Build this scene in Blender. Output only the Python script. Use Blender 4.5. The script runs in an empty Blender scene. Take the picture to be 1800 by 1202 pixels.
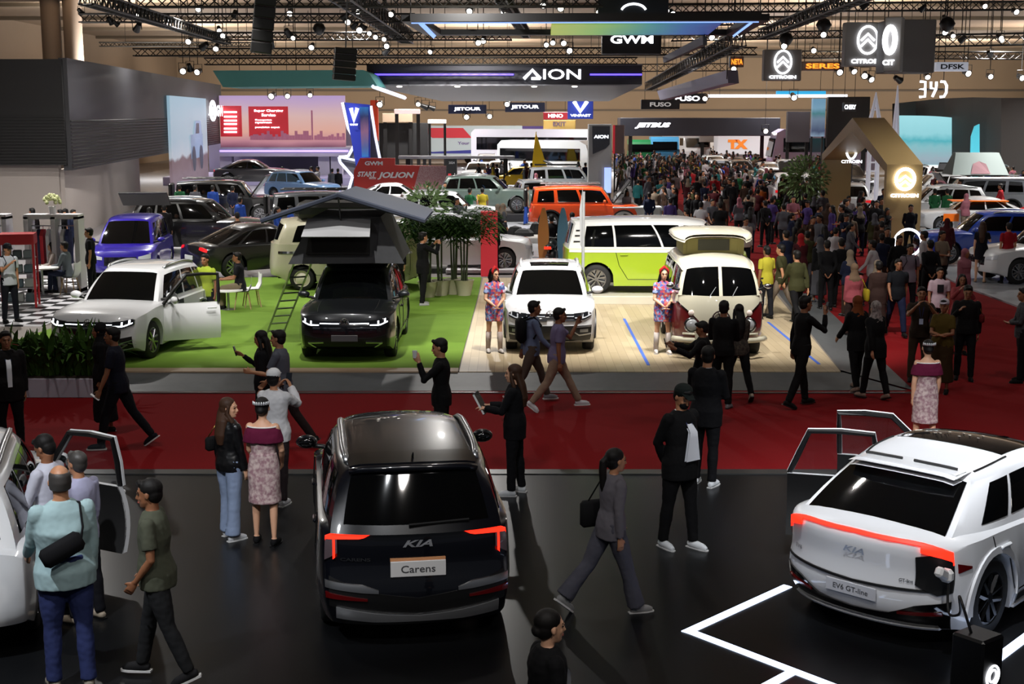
import bpy, bmesh, math, random
from mathutils import Vector, Matrix, noise, Euler
R = math.radians; PI = math.pi
SC = bpy.context.scene; COL = SC.collection
# ---------------------------------------------------------------- camera, world, exposure
FPX = 2400.0; HC = 4.8; PITCH = math.atan((601 - 200) / FPX)
_s, _c = math.sin(PITCH), math.cos(PITCH)
cam_d = bpy.data.cameras.new('camera'); cam = bpy.data.objects.new('camera', cam_d); COL.objects.link(cam)
cam_d.sensor_width = 36; cam_d.lens = FPX / 1800 * 36; cam_d.clip_end = 600
cam.location = (0, 0, HC); cam.rotation_euler = (PI / 2 - PITCH, 0, 0); SC.camera = cam
SC.view_settings.view_transform = 'Standard'; SC.view_settings.look = 'None'
SC.view_settings.exposure = 0.0; SC.view_settings.gamma = 1
SC.cycles.use_denoising = True; SC.cycles.max_bounces = 5; SC.cycles.diffuse_bounces = 3
SC.cycles.glossy_bounces = 3; SC.cycles.transmission_bounces = 3; SC.cycles.sample_clamp_indirect = 4
SC.cycles.caustics_reflective = False; SC.cycles.caustics_refractive = False
W = bpy.data.worlds.new('world'); SC.world = W; W.use_nodes = True
W.node_tree.nodes['Background'].inputs[0].default_value = (0.80, 0.86, 1.0, 1)
W.node_tree.nodes['Background'].inputs[1].default_value = 0.07

def G(px, py, z=0.0):
    a = (px - 900) / FPX; b = (py - 601) / FPX
    dy = _c - b * _s; dz = -_s - b * _c; t = (z - HC) / dz
    return Vector((a * t, dy * t, z))
def D(px, py, Y):
    a = (px - 900) / FPX; b = (py - 601) / FPX
    dy = _c - b * _s; dz = -_s - b * _c; t = Y / dy
    return Vector((a * t, Y, HC + dz * t))

# ---------------------------------------------------------------- hall lamps and added fill lights
def spot(loc, tgt, power, size=50, blend=0.6, col=(1, 0.96, 0.9), rad=0.07):
    d = bpy.data.lights.new('spot_light', 'SPOT'); d.energy = power; d.spot_size = R(size); d.spot_blend = blend
    d.color = col; d.shadow_soft_size = rad
    o = bpy.data.objects.new('spot_light', d); COL.objects.link(o); o.location = loc
    o.rotation_euler = (Vector(tgt) - Vector(loc)).to_track_quat('-Z', 'Y').to_euler()
    return o
def lamp(loc, power, size=0.6, col=(1, 0.97, 0.93), rot=(0, 0, 0), spread=180):
    d = bpy.data.lights.new('booth_and_fill_light', 'AREA'); d.energy = power; d.shape = 'DISK'; d.size = size; d.color = col
    d.spread = R(spread)
    o = bpy.data.objects.new('booth_and_fill_light', d); COL.objects.link(o); o.location = loc; o.rotation_euler = rot
    return o
ZS = 0.15                                                      # stage height
# stage spots (camper stage)
for x, y, tx, ty, p in ((-9, 24, -8, 30, 1500), (-6.2, 24, -6.2, 29, 900), (-3.4, 23.5, -3.4, 29, 1500), (-1.5, 24.5, -1.5, 31, 1300),
                        (1, 23.5, 1, 29, 2300), (3.2, 23.5, 3, 30, 2100), (5.4, 23.5, 5.3, 29.5, 2300), (3, 28.5, 3.5, 36, 1500), (-7, 33, -7, 36, 1100)):
    spot((x, y, 8.8), (tx, ty, 0), p * 1.7, 52)
# car display by the black floor
for x, y, tx, ty, p in ((2.2, 9.5, 4.8, 14.5, 1200), (6.6, 11, 5.5, 15.5, 1000), (-1.5, 8, -1.6, 15, 330), (-5.5, 7.5, -4.3, 12.5, 800)):
    spot((x, y, 7.6), (tx, ty, .8), p * 2.5, 46, .8, (.93, .96, 1))
# further booths
for x, y, z, p in ((-17, 42, 9, 1600), (-12, 52, 9, 3000), (-17, 62, 9, 3200), (-7, 62, 9, 4200), (-2, 72, 9.5, 4200), (2, 56, 9, 4200),
                   (-14, 84, 9.5, 4500), (-2, 95, 9.5, 5500), (8, 110, 9.5, 6500), (22, 110, 9.5, 6500), (19, 48, 9, 2200), (24, 62, 9, 5200),
                   (28, 80, 9.5, 6000), (17, 84, 9.5, 3800), (36, 60, 9, 4000), (-26, 100, 9.5, 4000), (10, 70, 9.5, 2000), (-22, 75, 10, 900)):
    lamp((x, y, z), p * .34, .3, spread=130)
# unseen soft fill lights added over the aisle and behind the camera
for x, y, p in ((-8, 18, 200), (0, 19, 150), (9, 19, 170), (13, 30, 150), (13, 42, 110), (-3, 1, 330), (4, 1, 380), (0, 6, 130)):
    lamp((x, y, 10.5), p, .35 if y > 15 else 1.0, (1, .95, .9))
# added unseen uplights that brighten the ceiling and the far walls
for x in (-24, -2, 20, 42):
    for y in (84, 106, 128): lamp((x, y, 6.2), 2400, 1.2, (1, .93, .85), (PI, 0, 0))
for x in (-26, -8, 10, 28, 46): lamp((x, 134, 4.5), 1500, 1.5, (1, .90, .78), (R(100), 0, 0))
for x, y, p in ((-24, 60, 500), (-22, 44, 420)): lamp((x + 6, y - 8, 6), p, 1.0, (1, .93, .86), (R(55), 0, R(25)))  # extra lights added to brighten the lower wall of the left booth
lamp((-1.5, 42, 9), 900, .3); lamp((-13, 36, 9), 900, .3); lamp((2, 88, 9.5), 1600, .7); lamp((4, 116, 9.5), 3200, .7); lamp((-8, 112, 9.5), 2600, .7)  # overhead lights added where the stage back and far hall were too dim

# ---------------------------------------------------------------- materials
def lin(c):
    if isinstance(c, str): c = [int(c[i:i + 2], 16) for i in (0, 2, 4)]
    return tuple(((v / 255) / 12.92 if v / 255 <= .04045 else ((v / 255 + .055) / 1.055) ** 2.4) for v in c) + (1,)
_M = {}
def mat(name, c='808080', rough=.5, metal=0, em=0, coat=0, nz=None, bump=0, alpha=1, spec=.5, trans=0, ec=None):
    """nz=(scale, other colour, contrast, kind)"""
    if name in _M: return _M[name]
    m = bpy.data.materials.new(name); m.use_nodes = True; _M[name] = m
    nt = m.node_tree; b = nt.nodes['Principled BSDF']
    b.inputs['Base Color'].default_value = lin(c); b.inputs['Roughness'].default_value = rough
    b.inputs['Metallic'].default_value = metal; b.inputs['Coat Weight'].default_value = coat
    b.inputs['Coat Roughness'].default_value = .03; b.inputs['Specular IOR Level'].default_value = spec
    b.inputs['Alpha'].default_value = alpha; b.inputs['Transmission Weight'].default_value = trans
    if em: b.inputs['Emission Color'].default_value = lin(ec or c); b.inputs['Emission Strength'].default_value = em
    m.diffuse_color = lin(c)
    if nz:
        tc = nt.nodes.new('ShaderNodeTexCoord'); n = nt.nodes.new('ShaderNodeTexNoise'); n.inputs['Scale'].default_value = nz[0]
        n.inputs['Detail'].default_value = 3
        nt.links.new(tc.outputs['Object'], n.inputs['Vector'])
        r = nt.nodes.new('ShaderNodeValToRGB'); k = nz[2]
        r.color_ramp.elements[0].position = .5 - k; r.color_ramp.elements[1].position = .5 + k
        r.color_ramp.elements[0].color = lin(c); r.color_ramp.elements[1].color = lin(nz[1])
        nt.links.new(n.outputs['Fac'], r.inputs['Fac']); nt.links.new(r.outputs['Color'], b.inputs['Base Color'])
        if bump:
            bp = nt.nodes.new('ShaderNodeBump'); bp.inputs['Strength'].default_value = bump
            nt.links.new(n.outputs['Fac'], bp.inputs['Height']); nt.links.new(bp.outputs['Normal'], b.inputs['Normal'])
    return m
def emat(name, c, s): return mat(name, c, .5, em=s)
def paint(name, c, metal=0, rough=.32): return mat(name, c, rough, metal, coat=1)
def nodes(m): return m.node_tree, m.node_tree.nodes['Principled BSDF']

BLK = mat('black_plastic', '0b0b0c', .45); RUB = mat('rubber', '101011', .7); CHR = mat('chrome', 'd8dadd', .12, 1)
GLS = mat('dark_glass', '050607', .04, spec=.8); WHT = mat('white_plastic', 'e8e8e8', .4); DK = mat('dark_interior', '0a0a0b', .8)
ALU = mat('alloy', '9a9ca0', .25, 1); TRUSS = mat('black_truss', '15130f', .5, .4); LEDW = emat('lamp_white', 'fff8ee', 6)
SKIN = mat('skin', 'b98562', .5, nz=(9, 'a87455', .3, 0)); SKIN2 = mat('skin_fair', 'd3a283', .5); SKIN3 = mat('skin_tan', '8a5b3f', .5)
HAIR = mat('hair', '0d0a09', .62, spec=.3); HAIRB = mat('hair_brown', '3a2416', .6, spec=.3); HAIRG = mat('hair_grey', '3b3836', .5)
REDL = emat('tail_light_red', 'ff2412', 2.6); REDD = mat('red_lens', '5a0508', .2, coat=1); LEDH = emat('headlight_led', 'f4f8ff', 5)

# ---------------------------------------------------------------- mesh helper
class MB:
    def __init__(s): s.v = []; s.f = []; s.m = []
    def add(s, vs, fs, m=0):
        o = len(s.v); s.v += [tuple(v) for v in vs]; s.f += [tuple(i + o for i in f) for f in fs]; s.m += [m] * len(fs); return s
    def box(s, c, d, m=0, rz=0, rx=0, ry=0, ch=0.0):
        x, y, z = d[0] / 2, d[1] / 2, d[2] / 2; M = Matrix.Translation(c) @ Euler((rx, ry, rz)).to_matrix().to_4x4()
        ch = min(ch, x * .9, y * .9, z * .9)
        if ch <= 0:
            vs = [M @ Vector((i, j, k)) for i in (-x, x) for j in (-y, y) for k in (-z, z)]
            return s.add(vs, [(0, 1, 3, 2), (4, 6, 7, 5), (0, 4, 5, 1), (2, 3, 7, 6), (0, 2, 6, 4), (1, 5, 7, 3)], m)
        bm = bmesh.new()
        for i in (-1, 1):
            for j in (-1, 1):
                for k in (-1, 1):
                    for q in (0, 1, 2):
                        p = [i * x, j * y, k * z]; 
                        for w in (0, 1, 2):
                            if w != q: p[w] -= (i, j, k)[w] * ch
                        bm.verts.new(p)
        r = bmesh.ops.convex_hull(bm, input=bm.verts[:]); bm.verts.index_update()
        s.add([M @ v.co for v in bm.verts], [[v.index for v in f.verts] for f in bm.faces], m); bm.free(); return s
    def rings(s, rs, m=0, cap=True, closed=True):
        n = len(rs[0]); vs = [p for r in rs for p in r]; fs = []
        for i in range(len(rs) - 1):
            for j in range(n if closed else n - 1):
                k = (j + 1) % n; fs.append((i * n + j, i * n + k, (i + 1) * n + k, (i + 1) * n + j))
        if cap and closed: fs += [tuple(range(n))[::-1], tuple(range((len(rs) - 1) * n, len(rs) * n))]
        return s.add(vs, fs, m)
    def tube(s, pts, r, n=8, m=0, flat=1.0, up=None, cap=True):
        pts = [Vector(p) for p in pts]; rr = r if isinstance(r, (list, tuple)) else [r] * len(pts); rs = []
        u = None
        for i, p in enumerate(pts):
            d = (pts[min(i + 1, len(pts) - 1)] - pts[max(i - 1, 0)])
            if d.length < 1e-9: d = Vector((0, 0, 1))
            d.normalize()
            if u is None:
                u = Vector(up) if up else (Vector((0, 0, 1)) if abs(d.z) < .9 else Vector((1, 0, 0)))
            u = (u - d * u.dot(d)); u = u.normalized() if u.length > 1e-6 else d.orthogonal().normalized()
            w = d.cross(u)
            rs.append([p + (u * math.cos(t) + w * math.sin(t) * flat) * rr[i] for t in [2 * PI * k / n for k in range(n)]])
        return s.rings(rs, m, cap)
    def cyl(s, c, r, h, n=20, m=0, axis='z', r2=None):
        d = {'x': Vector((1, 0, 0)), 'y': Vector((0, 1, 0)), 'z': Vector((0, 0, 1))}[axis] * (h / 2); c = Vector(c)
        return s.tube([c - d, c + d], [r, r if r2 is None else r2], n, m)
    def lathe(s, prof, n=24, m=0, c=(0, 0, 0), axis='z'):
        rs = []
        for (r, h) in prof:
            ring = []
            for k in range(n):
                t = 2 * PI * k / n; a, b = r * math.cos(t), r * math.sin(t)
                p = {'z': (a, b, h), 'y': (a, h, b), 'x': (h, a, b)}[axis]
                ring.append((p[0] + c[0], p[1] + c[1], p[2] + c[2]))
            rs.append(ring)
        return s.rings(rs, m, True)
    def ball(s, c, r, n=12, m=0, k=8, M=None):
        r = r if isinstance(r, (list, tuple)) else (r, r, r); c = Vector(c); rs = []
        for i in range(k + 1):
            f = PI * i / k; f = min(max(f, .06), PI - .06)
            ring = []
            for j in range(n):
                q = Vector((r[0] * math.sin(f) * math.cos(2 * PI * j / n), r[1] * math.sin(f) * math.sin(2 * PI * j / n), r[2] * math.cos(f)))
                ring.append(c + (M @ q if M else q))
            rs.append(ring)
        return s.rings(rs, m)
    def prism(s, poly, h, m=0, M=None):
        """poly in XY, extruded 0..h in Z, transformed by M"""
        M = M or Matrix(); n = len(poly)
        vs = [M @ Vector((x, y, 0)) for x, y in poly] + [M @ Vector((x, y, h)) for x, y in poly]
        return s.add(vs, [tuple(range(n))[::-1], tuple(range(n, 2 * n))] + [(i, (i + 1) % n, n + (i + 1) % n, n + i) for i in range(n)], m)
    def grid(s, P, th=0, m=0):
        """P[i][j] points; th: list of backing points or 0"""
        a, b = len(P), len(P[0]); vs = [p for r in P for p in r]
        fs = [(i * b + j, i * b + j + 1, (i + 1) * b + j + 1, (i + 1) * b + j) for i in range(a - 1) for j in range(b - 1)]
        return s.add(vs, fs, m)
    def bar(s, a, b, t=.05, m=0): return s.tube([a, b], t * .7, 4, m)
    def build(s, name, mats, parent=None, smooth=False, angle=None, loc=None, rz=None, weld=False):
        me = bpy.data.meshes.new(name); me.from_pydata(s.v, [], s.f)
        for m in (mats if isinstance(mats, (list, tuple)) else [mats]): me.materials.append(m)
        if any(s.m): me.polygons.foreach_set('material_index', s.m)
        bm = bmesh.new(); bm.from_mesh(me)
        if weld: bmesh.ops.remove_doubles(bm, verts=bm.verts, dist=1e-4)
        bmesh.ops.recalc_face_normals(bm, faces=bm.faces); bm.to_mesh(me); bm.free()
        if smooth:
            me.polygons.foreach_set('use_smooth', [True] * len(me.polygons))
            if angle is not None: me.set_sharp_from_angle(angle=R(angle))
        o = bpy.data.objects.new(name, me); COL.objects.link(o)
        if parent: o.parent = parent
        if loc is not None: o.location = loc
        if rz is not None: o.rotation_euler = (0, 0, rz)
        return o
_LAB = {}
def tag(o, label=None, cat=None, group=None, kind=None):
    if label: o['label'] = label
    if cat: o['category'] = cat
    if group: o['group'] = group
    if kind: o['kind'] = kind
    return o
def empty(name, loc=(0, 0, 0), rz=0, label=None, cat=None, group=None):
    o = bpy.data.objects.new(name, None); COL.objects.link(o); o.location = loc; o.rotation_euler = (0, 0, rz)
    o.empty_display_size = .1
    return tag(o, label, cat, group)
def children(o, _c={}):
    return [c for c in COL.objects if c.parent == o]
def copy_tree(o, parent=None, kids=None):
    c = o.copy(); COL.objects.link(c)
    if parent: c.parent = parent
    for ch in (kids[o.name] if kids else list(o.children)): copy_tree(ch, c)
    return c
def text_verts(t, w, h, shear=0, bold=0):
    cu = bpy.data.curves.new('txt', 'FONT'); cu.body = t; cu.offset = bold; cu.shear = shear; cu.resolution_u = 3
    ob = bpy.data.objects.new('txt', cu); me = bpy.data.meshes.new_from_object(ob)
    vs = [v.co.copy() for v in me.vertices]; fs = [tuple(p.vertices) for p in me.polygons]
    bpy.data.objects.remove(ob); bpy.data.curves.remove(cu); bpy.data.meshes.remove(me)
    if not vs: return [], []
    x0 = min(v.x for v in vs); x1 = max(v.x for v in vs); y0 = min(v.y for v in vs); y1 = max(v.y for v in vs)
    return [((v.x - (x0 + x1) / 2) / (x1 - x0) * w, (v.y - (y0 + y1) / 2) / (y1 - y0) * h) for v in vs], fs
def text(t, w, h, m, parent=None, loc=(0, 0, 0), rot=None, shear=0, bold=0.02, name='lettering', map3=None, up=(0, 0, 1), right=(1, 0, 0)):
    """flat lettering; local: right/up axes"""
    vs, fs = text_verts(t, w, h, shear, bold); r = Vector(right); u = Vector(up); l = Vector(loc); n = r.cross(u)
    mb = MB(); pts = [l + r * a + u * b for a, b in vs]
    if map3: pts = [map3(a, b) for a, b in vs]
    mb.add(pts, fs)
    me = bpy.data.meshes.new(name); me.from_pydata(mb.v, [], mb.f); me.materials.append(m)
    o = bpy.data.objects.new(name, me); COL.objects.link(o)
    if parent: o.parent = parent
    return o
# ---------------------------------------------------------------- hall shell
def wood_mat(name, c1, c2, sx=1.1, rot=0):
    m = mat(name, c1, .45); nt, b = nodes(m)
    tc = nt.nodes.new('ShaderNodeTexCoord'); mp = nt.nodes.new('ShaderNodeMapping'); mp.inputs['Rotation'].default_value = (0, 0, rot)
    br = nt.nodes.new('ShaderNodeTexBrick'); br.inputs['Scale'].default_value = 1; br.inputs['Brick Width'].default_value = 1.3
    br.inputs['Row Height'].default_value = .16; br.inputs['Mortar Size'].default_value = .004
    br.inputs['Color1'].default_value = lin(c1); br.inputs['Color2'].default_value = lin(c2); br.inputs['Mortar'].default_value = lin('8a7a60')
    br.offset = .37
    nt.links.new(tc.outputs['Object'], mp.inputs['Vector']); nt.links.new(mp.outputs['Vector'], br.inputs['Vector'])
    nt.links.new(br.outputs['Color'], b.inputs['Base Color']); return m
CARPET = mat('red_carpet', '7c1216', .95, nz=(40, '6a0e12', .4, 0), bump=.1, spec=.1)
BFLOOR = mat('black_floor', '0f1012', .3, nz=(.6, '151618', .4, 0), spec=.22)
GRASS = mat('artificial_grass', '5c7a2c', .9, nz=(1.6, '688634', .25, 0), spec=.1)
WOODF = wood_mat('pale_oak_floor', 'b9a98c', 'a8977a', rot=PI / 2)
GREYR = mat('grey_ramp', '55585a', .5, nz=(6, '4b4e50', .3, 0)); TAN = mat('tan_edge', 'a58e74', .6)
WFLOOR = mat('white_floor', '9a9ca0', .25, nz=(2, '909298', .3, 0)); BEIGE = mat('beige_wall', '8f7c66', .8, nz=(.3, '87745f', .3, 0))
CEIL = mat('beige_ceiling', '8a7763', .85, nz=(.25, '826f5b', .3, 0)); WDARK = mat('dark_wall', '5e544a', .8)
def slab(name, pts, z0, z1, m, kind='structure', label=None, cat=None):
    mb = MB(); mb.prism([(p[0], p[1]) for p in pts], z1 - z0, 0, Matrix.Translation((0, 0, z0)))
    return tag(mb.build(name, m), label, cat, kind=kind)
slab('floor', [(-70, -6), (90, -6), (90, 155), (-70, 155)], -.3, -.02, mat('hall_floor', '6a6664', .5, nz=(.4, '777270', .3, 0)))
slab('ceiling', [(-37, -6), (75, -6), (75, 152), (-37, 152)], 11.5, 11.8, CEIL)
mb = MB(); mb.box((20, 151, 6), (120, .6, 12.4)); wb = tag(mb.build('wall_back', BEIGE), kind='structure')
mb = MB(); mb.box((-36.6, 72, 6), (.6, 160, 12.4)); tag(mb.build('wall_left', mat('wall_left_paint', '857360', .85, nz=(.2, '7c6b59', .3, 0))), kind='structure')
mb = MB(); mb.box((75, 72, 6), (.6, 160, 12.4)); tag(mb.build('wall_right', BEIGE), kind='structure')
for i, (px, w) in enumerate(((90, 1.15), (128, 1.1))):
    p = D(px, 50, 84)
    mb = MB(); mb.tube([(p.x, 84, -.02), (p.x, 84, 11.5)], w / 2, 20); mb.lathe([(w / 2 + .12, -.02), (w / 2 + .12, .6), (w / 2, .7)], 20, 0, (p.x, 84, 0))
    tag(mb.build('trim_%d' % (i + 1), mat('hall_column', '766a5f', .8), smooth=True, angle=40), kind='structure')
for i, y in enumerate(range(86, 150, 12)):
    mb = MB(); mb.box((19, y, 11.38), (112, .35, .22)); tag(mb.build('trim_%d' % (i + 3), mat('ceiling_beam', '6f6353', .8)), kind='structure')
for i, (z, h) in enumerate(((10.9, .25), (7.3, .2), (5.2, .2))):
    mb = MB(); mb.box((20, 150.6, z), (112, .2, h)); tag(mb.build('trim_%d' % (i + 12), WDARK), kind='structure')
# floors (all laid in the hall plane)
def gp(*pp, z=0): return [G(a, b, z) for a, b in pp]
slab('floor', [(-30, -2), (30, -2), (30, G(600, 834).y), (-30, G(600, 834).y)], -.02, 0.0, BFLOOR).name = 'floor_display'
yc = G(600, 834).y; yr = G(600, 826).y
slab('trim_20', [(-30, yc), (30, yc), (30, yr), (-30, yr)], -.02, .012, mat('grey_metal_edge', '4a4c4d', .35, .6))
ar = [(-30, yr), (30, yr), (30, 34), G(1800, 545).xy, G(1700, 508).xy, G(1640, 480).xy, G(1600, 440).xy, G(1480, 400).xy, G(1450, 350).xy, (24, 95), (26, 125), (14, 125), (9, 80), G(1215, 385).xy, (6.6, 40), (6.6, 24.6), (-30, 24.6)]
slab('floor_carpet', ar, -.02, .006, CARPET)
slab('floor_white_right', [G(1800, 545).xy, G(1700, 508).xy, G(1640, 480).xy, G(1600, 440).xy, G(1560, 410).xy, (24, 62), (52, 62), (52, 30), (30, 34)], -.02, .05, WFLOOR)
slab('floor_white_far', [(24, 62), G(1450, 350).xy, (24, 95), (26, 125), (60, 125), (60, 62)], -.02, .03, WFLOOR)
slab('floor_white_centre', [(-8.5, 46), (4.8, 46), (8.5, 80), (13, 125), (-30, 125), (-30, 66), (-8.5, 66)], -.02, .03, WFLOOR)
slab('floor_back_left', [(-36, 66), (-8.5, 66), (-8.5, 39), (-30, 39)], -.02, .03, mat('grey_floor', '8d8a8d', .3))
# camper stage: deck, tan nosing, sloping grey skirt
F0 = G(230, 655, ZS).y
def fz(px, py): return G(px, py, ZS).xy
xw = G(805, 655, ZS).x
xr_f = G(1478, 651, ZS); xr_b = G(1362, 508, ZS)
LB = -30
stage = empty('display_stage', (0, 0, 0), 0, 'low display stage with artificial grass and pale wood floor and grey sloping edge', 'stage')
MB().prism([(LB, F0), xr_f.xy, xr_b.xy, (7, 39), (LB, 39)], ZS, 0).build('deck', mat('stage_deck', '77706a', .7), stage)
bl = G(842, 513, ZS)
MB().prism([(G(60, 655, ZS).x - 2, F0 + .35), (xw, F0 + .35), (bl.x, bl.y), (bl.x, 39), (-12, 39), (-9.9, 31)], .02, 0, Matrix.Translation((0, 0, ZS))).build('grass_mat', GRASS, stage)
MB().prism([(xw + .02, F0 + .03), (xr_f.x - .05, F0 + .03), (xr_b.x - .1, xr_b.y), (6.9, 38.9), (bl.x + .05, 38.9), (bl.x + .03, bl.y)], .015, 0, Matrix.Translation((0, 0, ZS))).build('wood_floor', WOODF, stage)
MB().prism([(LB, F0), (xw, F0), (xw, F0 + .35), (LB, F0 + .35)], .025, 0, Matrix.Translation((0, 0, ZS))).build('tan_border', TAN, stage)
g0 = G(250, 692).y; rr = G(1575, 672); rt = G(1385, 512)
sk = MB()
sk.add([(LB, F0, ZS + .004), (xr_f.x, F0 + .02, ZS + .004), (rr.x, g0 + .25, .01), (LB, g0, .01), (LB, F0, -.01), (xr_f.x, F0, -.01)], [(0, 1, 2, 3), (0, 4, 5, 1), (3, 2, 5, 4)])
sk.add([xr_f + Vector((0, .02, .004)), xr_b + Vector((0, 0, .004)), (rt.x + .5, xr_b.y, .01), (rr.x + .1, g0 + .25, .01)], [(0, 1, 2, 3)])
sk.build('skirt', GREYR, stage)
MB().box(((LB + rr.x) / 2, g0 + .0, .02), (rr.x - LB, .05, .02)).build('edge_strip', mat('strip_metal', '8f9090', .3, .8), stage)
# blue guide lines taped to the wood
tape = mat('blue_tape', '3f66c8', .6)
for lab, (a, b) in (('blue tape line on the wood floor right of the white compact car', ((1097, 560), (1140, 642))), ('blue tape line on the wood floor right of the red microbus', ((1350, 566), (1440, 640)))):
    A = G(*a, ZS + .016); B = G(*b, ZS + .016); d = (B - A).normalized(); n = Vector((-d.y, d.x, 0)) * .03
    mb = MB(); mb.prism([(A - n).xy, (B - n).xy, (B + n).xy, (A + n).xy], .004, 0, Matrix.Translation((0, 0, ZS + .015))); tag(mb.build('floor_tape', tape), lab, 'tape')
# glowing floor strips around the electric car
GLOW = emat('floor_led', 'cfe0ff', 2.6)
for lab, a, b, w in (('glowing white strip in the black floor running up to the rear of the white crossover', (1205, 1112), (1385, 1030), .05),
                     ('glowing white strip in the black floor running down from the corner before the white crossover', (1205, 1107), (1480, 1212), .05),
                     ('glowing white strip in the black floor along the near side of the white crossover', (1690, 1205), (1830, 1100), .05),
                     ('short glowing white strip crossing at the bottom of the floor', (1395, 1180), (1330, 1215), .05)):
    A = G(*a); B = G(*b); d = (B - A).normalized(); n = Vector((-d.y, d.x, 0)) * w
    mb = MB(); mb.prism([(A - n).xy, (B - n).xy, (B + n).xy, (A + n).xy], .006); tag(mb.build('light_strip', GLOW), lab, 'floor light')
# checkered floor
ck = mat('checker_tiles', 'd8d8dc', .3); nt, b = nodes(ck)
tc = nt.nodes.new('ShaderNodeTexCoord'); ch = nt.nodes.new('ShaderNodeTexChecker'); ch.inputs['Scale'].default_value = 2.4
ch.inputs['Color1'].default_value = lin('dadade'); ch.inputs['Color2'].default_value = lin('15161a')
nt.links.new(tc.outputs['Object'], ch.inputs['Vector']); nt.links.new(ch.outputs['Color'], b.inputs['Base Color'])
slab('floor_checker', [(-30, 30.2), G(78, 574, ZS).xy, (-10.3, 34), (-9.8, 38.6), (-30, 38.6)], ZS, ZS + .03, ck)
# ---------------------------------------------------------------- cars
def lerp(a, b, t): return a + (b - a) * t
def clamp(x, a=0., b=1.): return max(a, min(b, x))
def sm(x): x = clamp(x); return x * x * (3 - 2 * x)
def curve(pts):
    def f(x):
        if x <= pts[0][0]: return pts[0][1]
        if x >= pts[-1][0]: return pts[-1][1]
        for i in range(len(pts) - 1):
            (a, p), (b, q) = pts[i], pts[i + 1]
            if a <= x <= b:
                # catmull-rom, monotone-limited
                h = b - a; d = (q - p) / h if h else 0
                d0 = (p - pts[i - 1][1]) / (a - pts[i - 1][0]) if i > 0 else d
                d1 = (pts[i + 2][1] - q) / (pts[i + 2][0] - b) if i + 2 < len(pts) else d
                m0 = (d0 + d) / 2 if d0 * d > 0 else 0; m1 = (d1 + d) / 2 if d1 * d > 0 else 0
                if i == 0: m0 = d
                if i + 2 >= len(pts): m1 = d
                t = (x - a) / h
                return (2 * t**3 - 3 * t**2 + 1) * p + (t**3 - 2 * t**2 + t) * h * m0 + (-2 * t**3 + 3 * t**2) * q + (t**3 - t**2) * h * m1
    return f
VS = [0, .25, .5, .68, .8, .88, .935, .97, .99, 1.0]
class Hull:
    """shell over (s along car from the nose, w up, v across); P gives a point"""
    def __init__(h, P, S, Wn, V=VS): h.P, h.S, h.W, h.V = P, S, Wn, [-a for a in V[:0:-1]] + V
    def build(h, name, m, parent, angle=35, seat=None):
        idx = {}; vs = []; fs = []; S, Wn, V = h.S, h.W, h.V
        def q(i, j, k):
            if (i, j, k) not in idx: idx[(i, j, k)] = len(vs); vs.append(h.P(S[i], Wn[j], V[k]))
            return idx[(i, j, k)]
        a, b, c = len(S) - 1, len(Wn) - 1, len(V) - 1
        for i in range(a):
            for k in range(c):
                fs.append((q(i, b, k), q(i + 1, b, k), q(i + 1, b, k + 1), q(i, b, k + 1)))
                fs.append((q(i, 0, k), q(i, 0, k + 1), q(i + 1, 0, k + 1), q(i + 1, 0, k)))
            for j in range(b):
                fs.append((q(i, j, 0), q(i + 1, j, 0), q(i + 1, j + 1, 0), q(i, j + 1, 0)))
                fs.append((q(i, j, c), q(i, j + 1, c), q(i + 1, j + 1, c), q(i + 1, j, c)))
        for j in range(b):
            for k in range(c):
                fs.append((q(0, j, k), q(0, j + 1, k), q(0, j + 1, k + 1), q(0, j, k + 1)))
                fs.append((q(a, j, k), q(a, j, k + 1), q(a, j + 1, k + 1), q(a, j + 1, k)))
        mb = MB(); mb.add(vs, fs); return mb.build(name, m, parent, True, angle)

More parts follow.
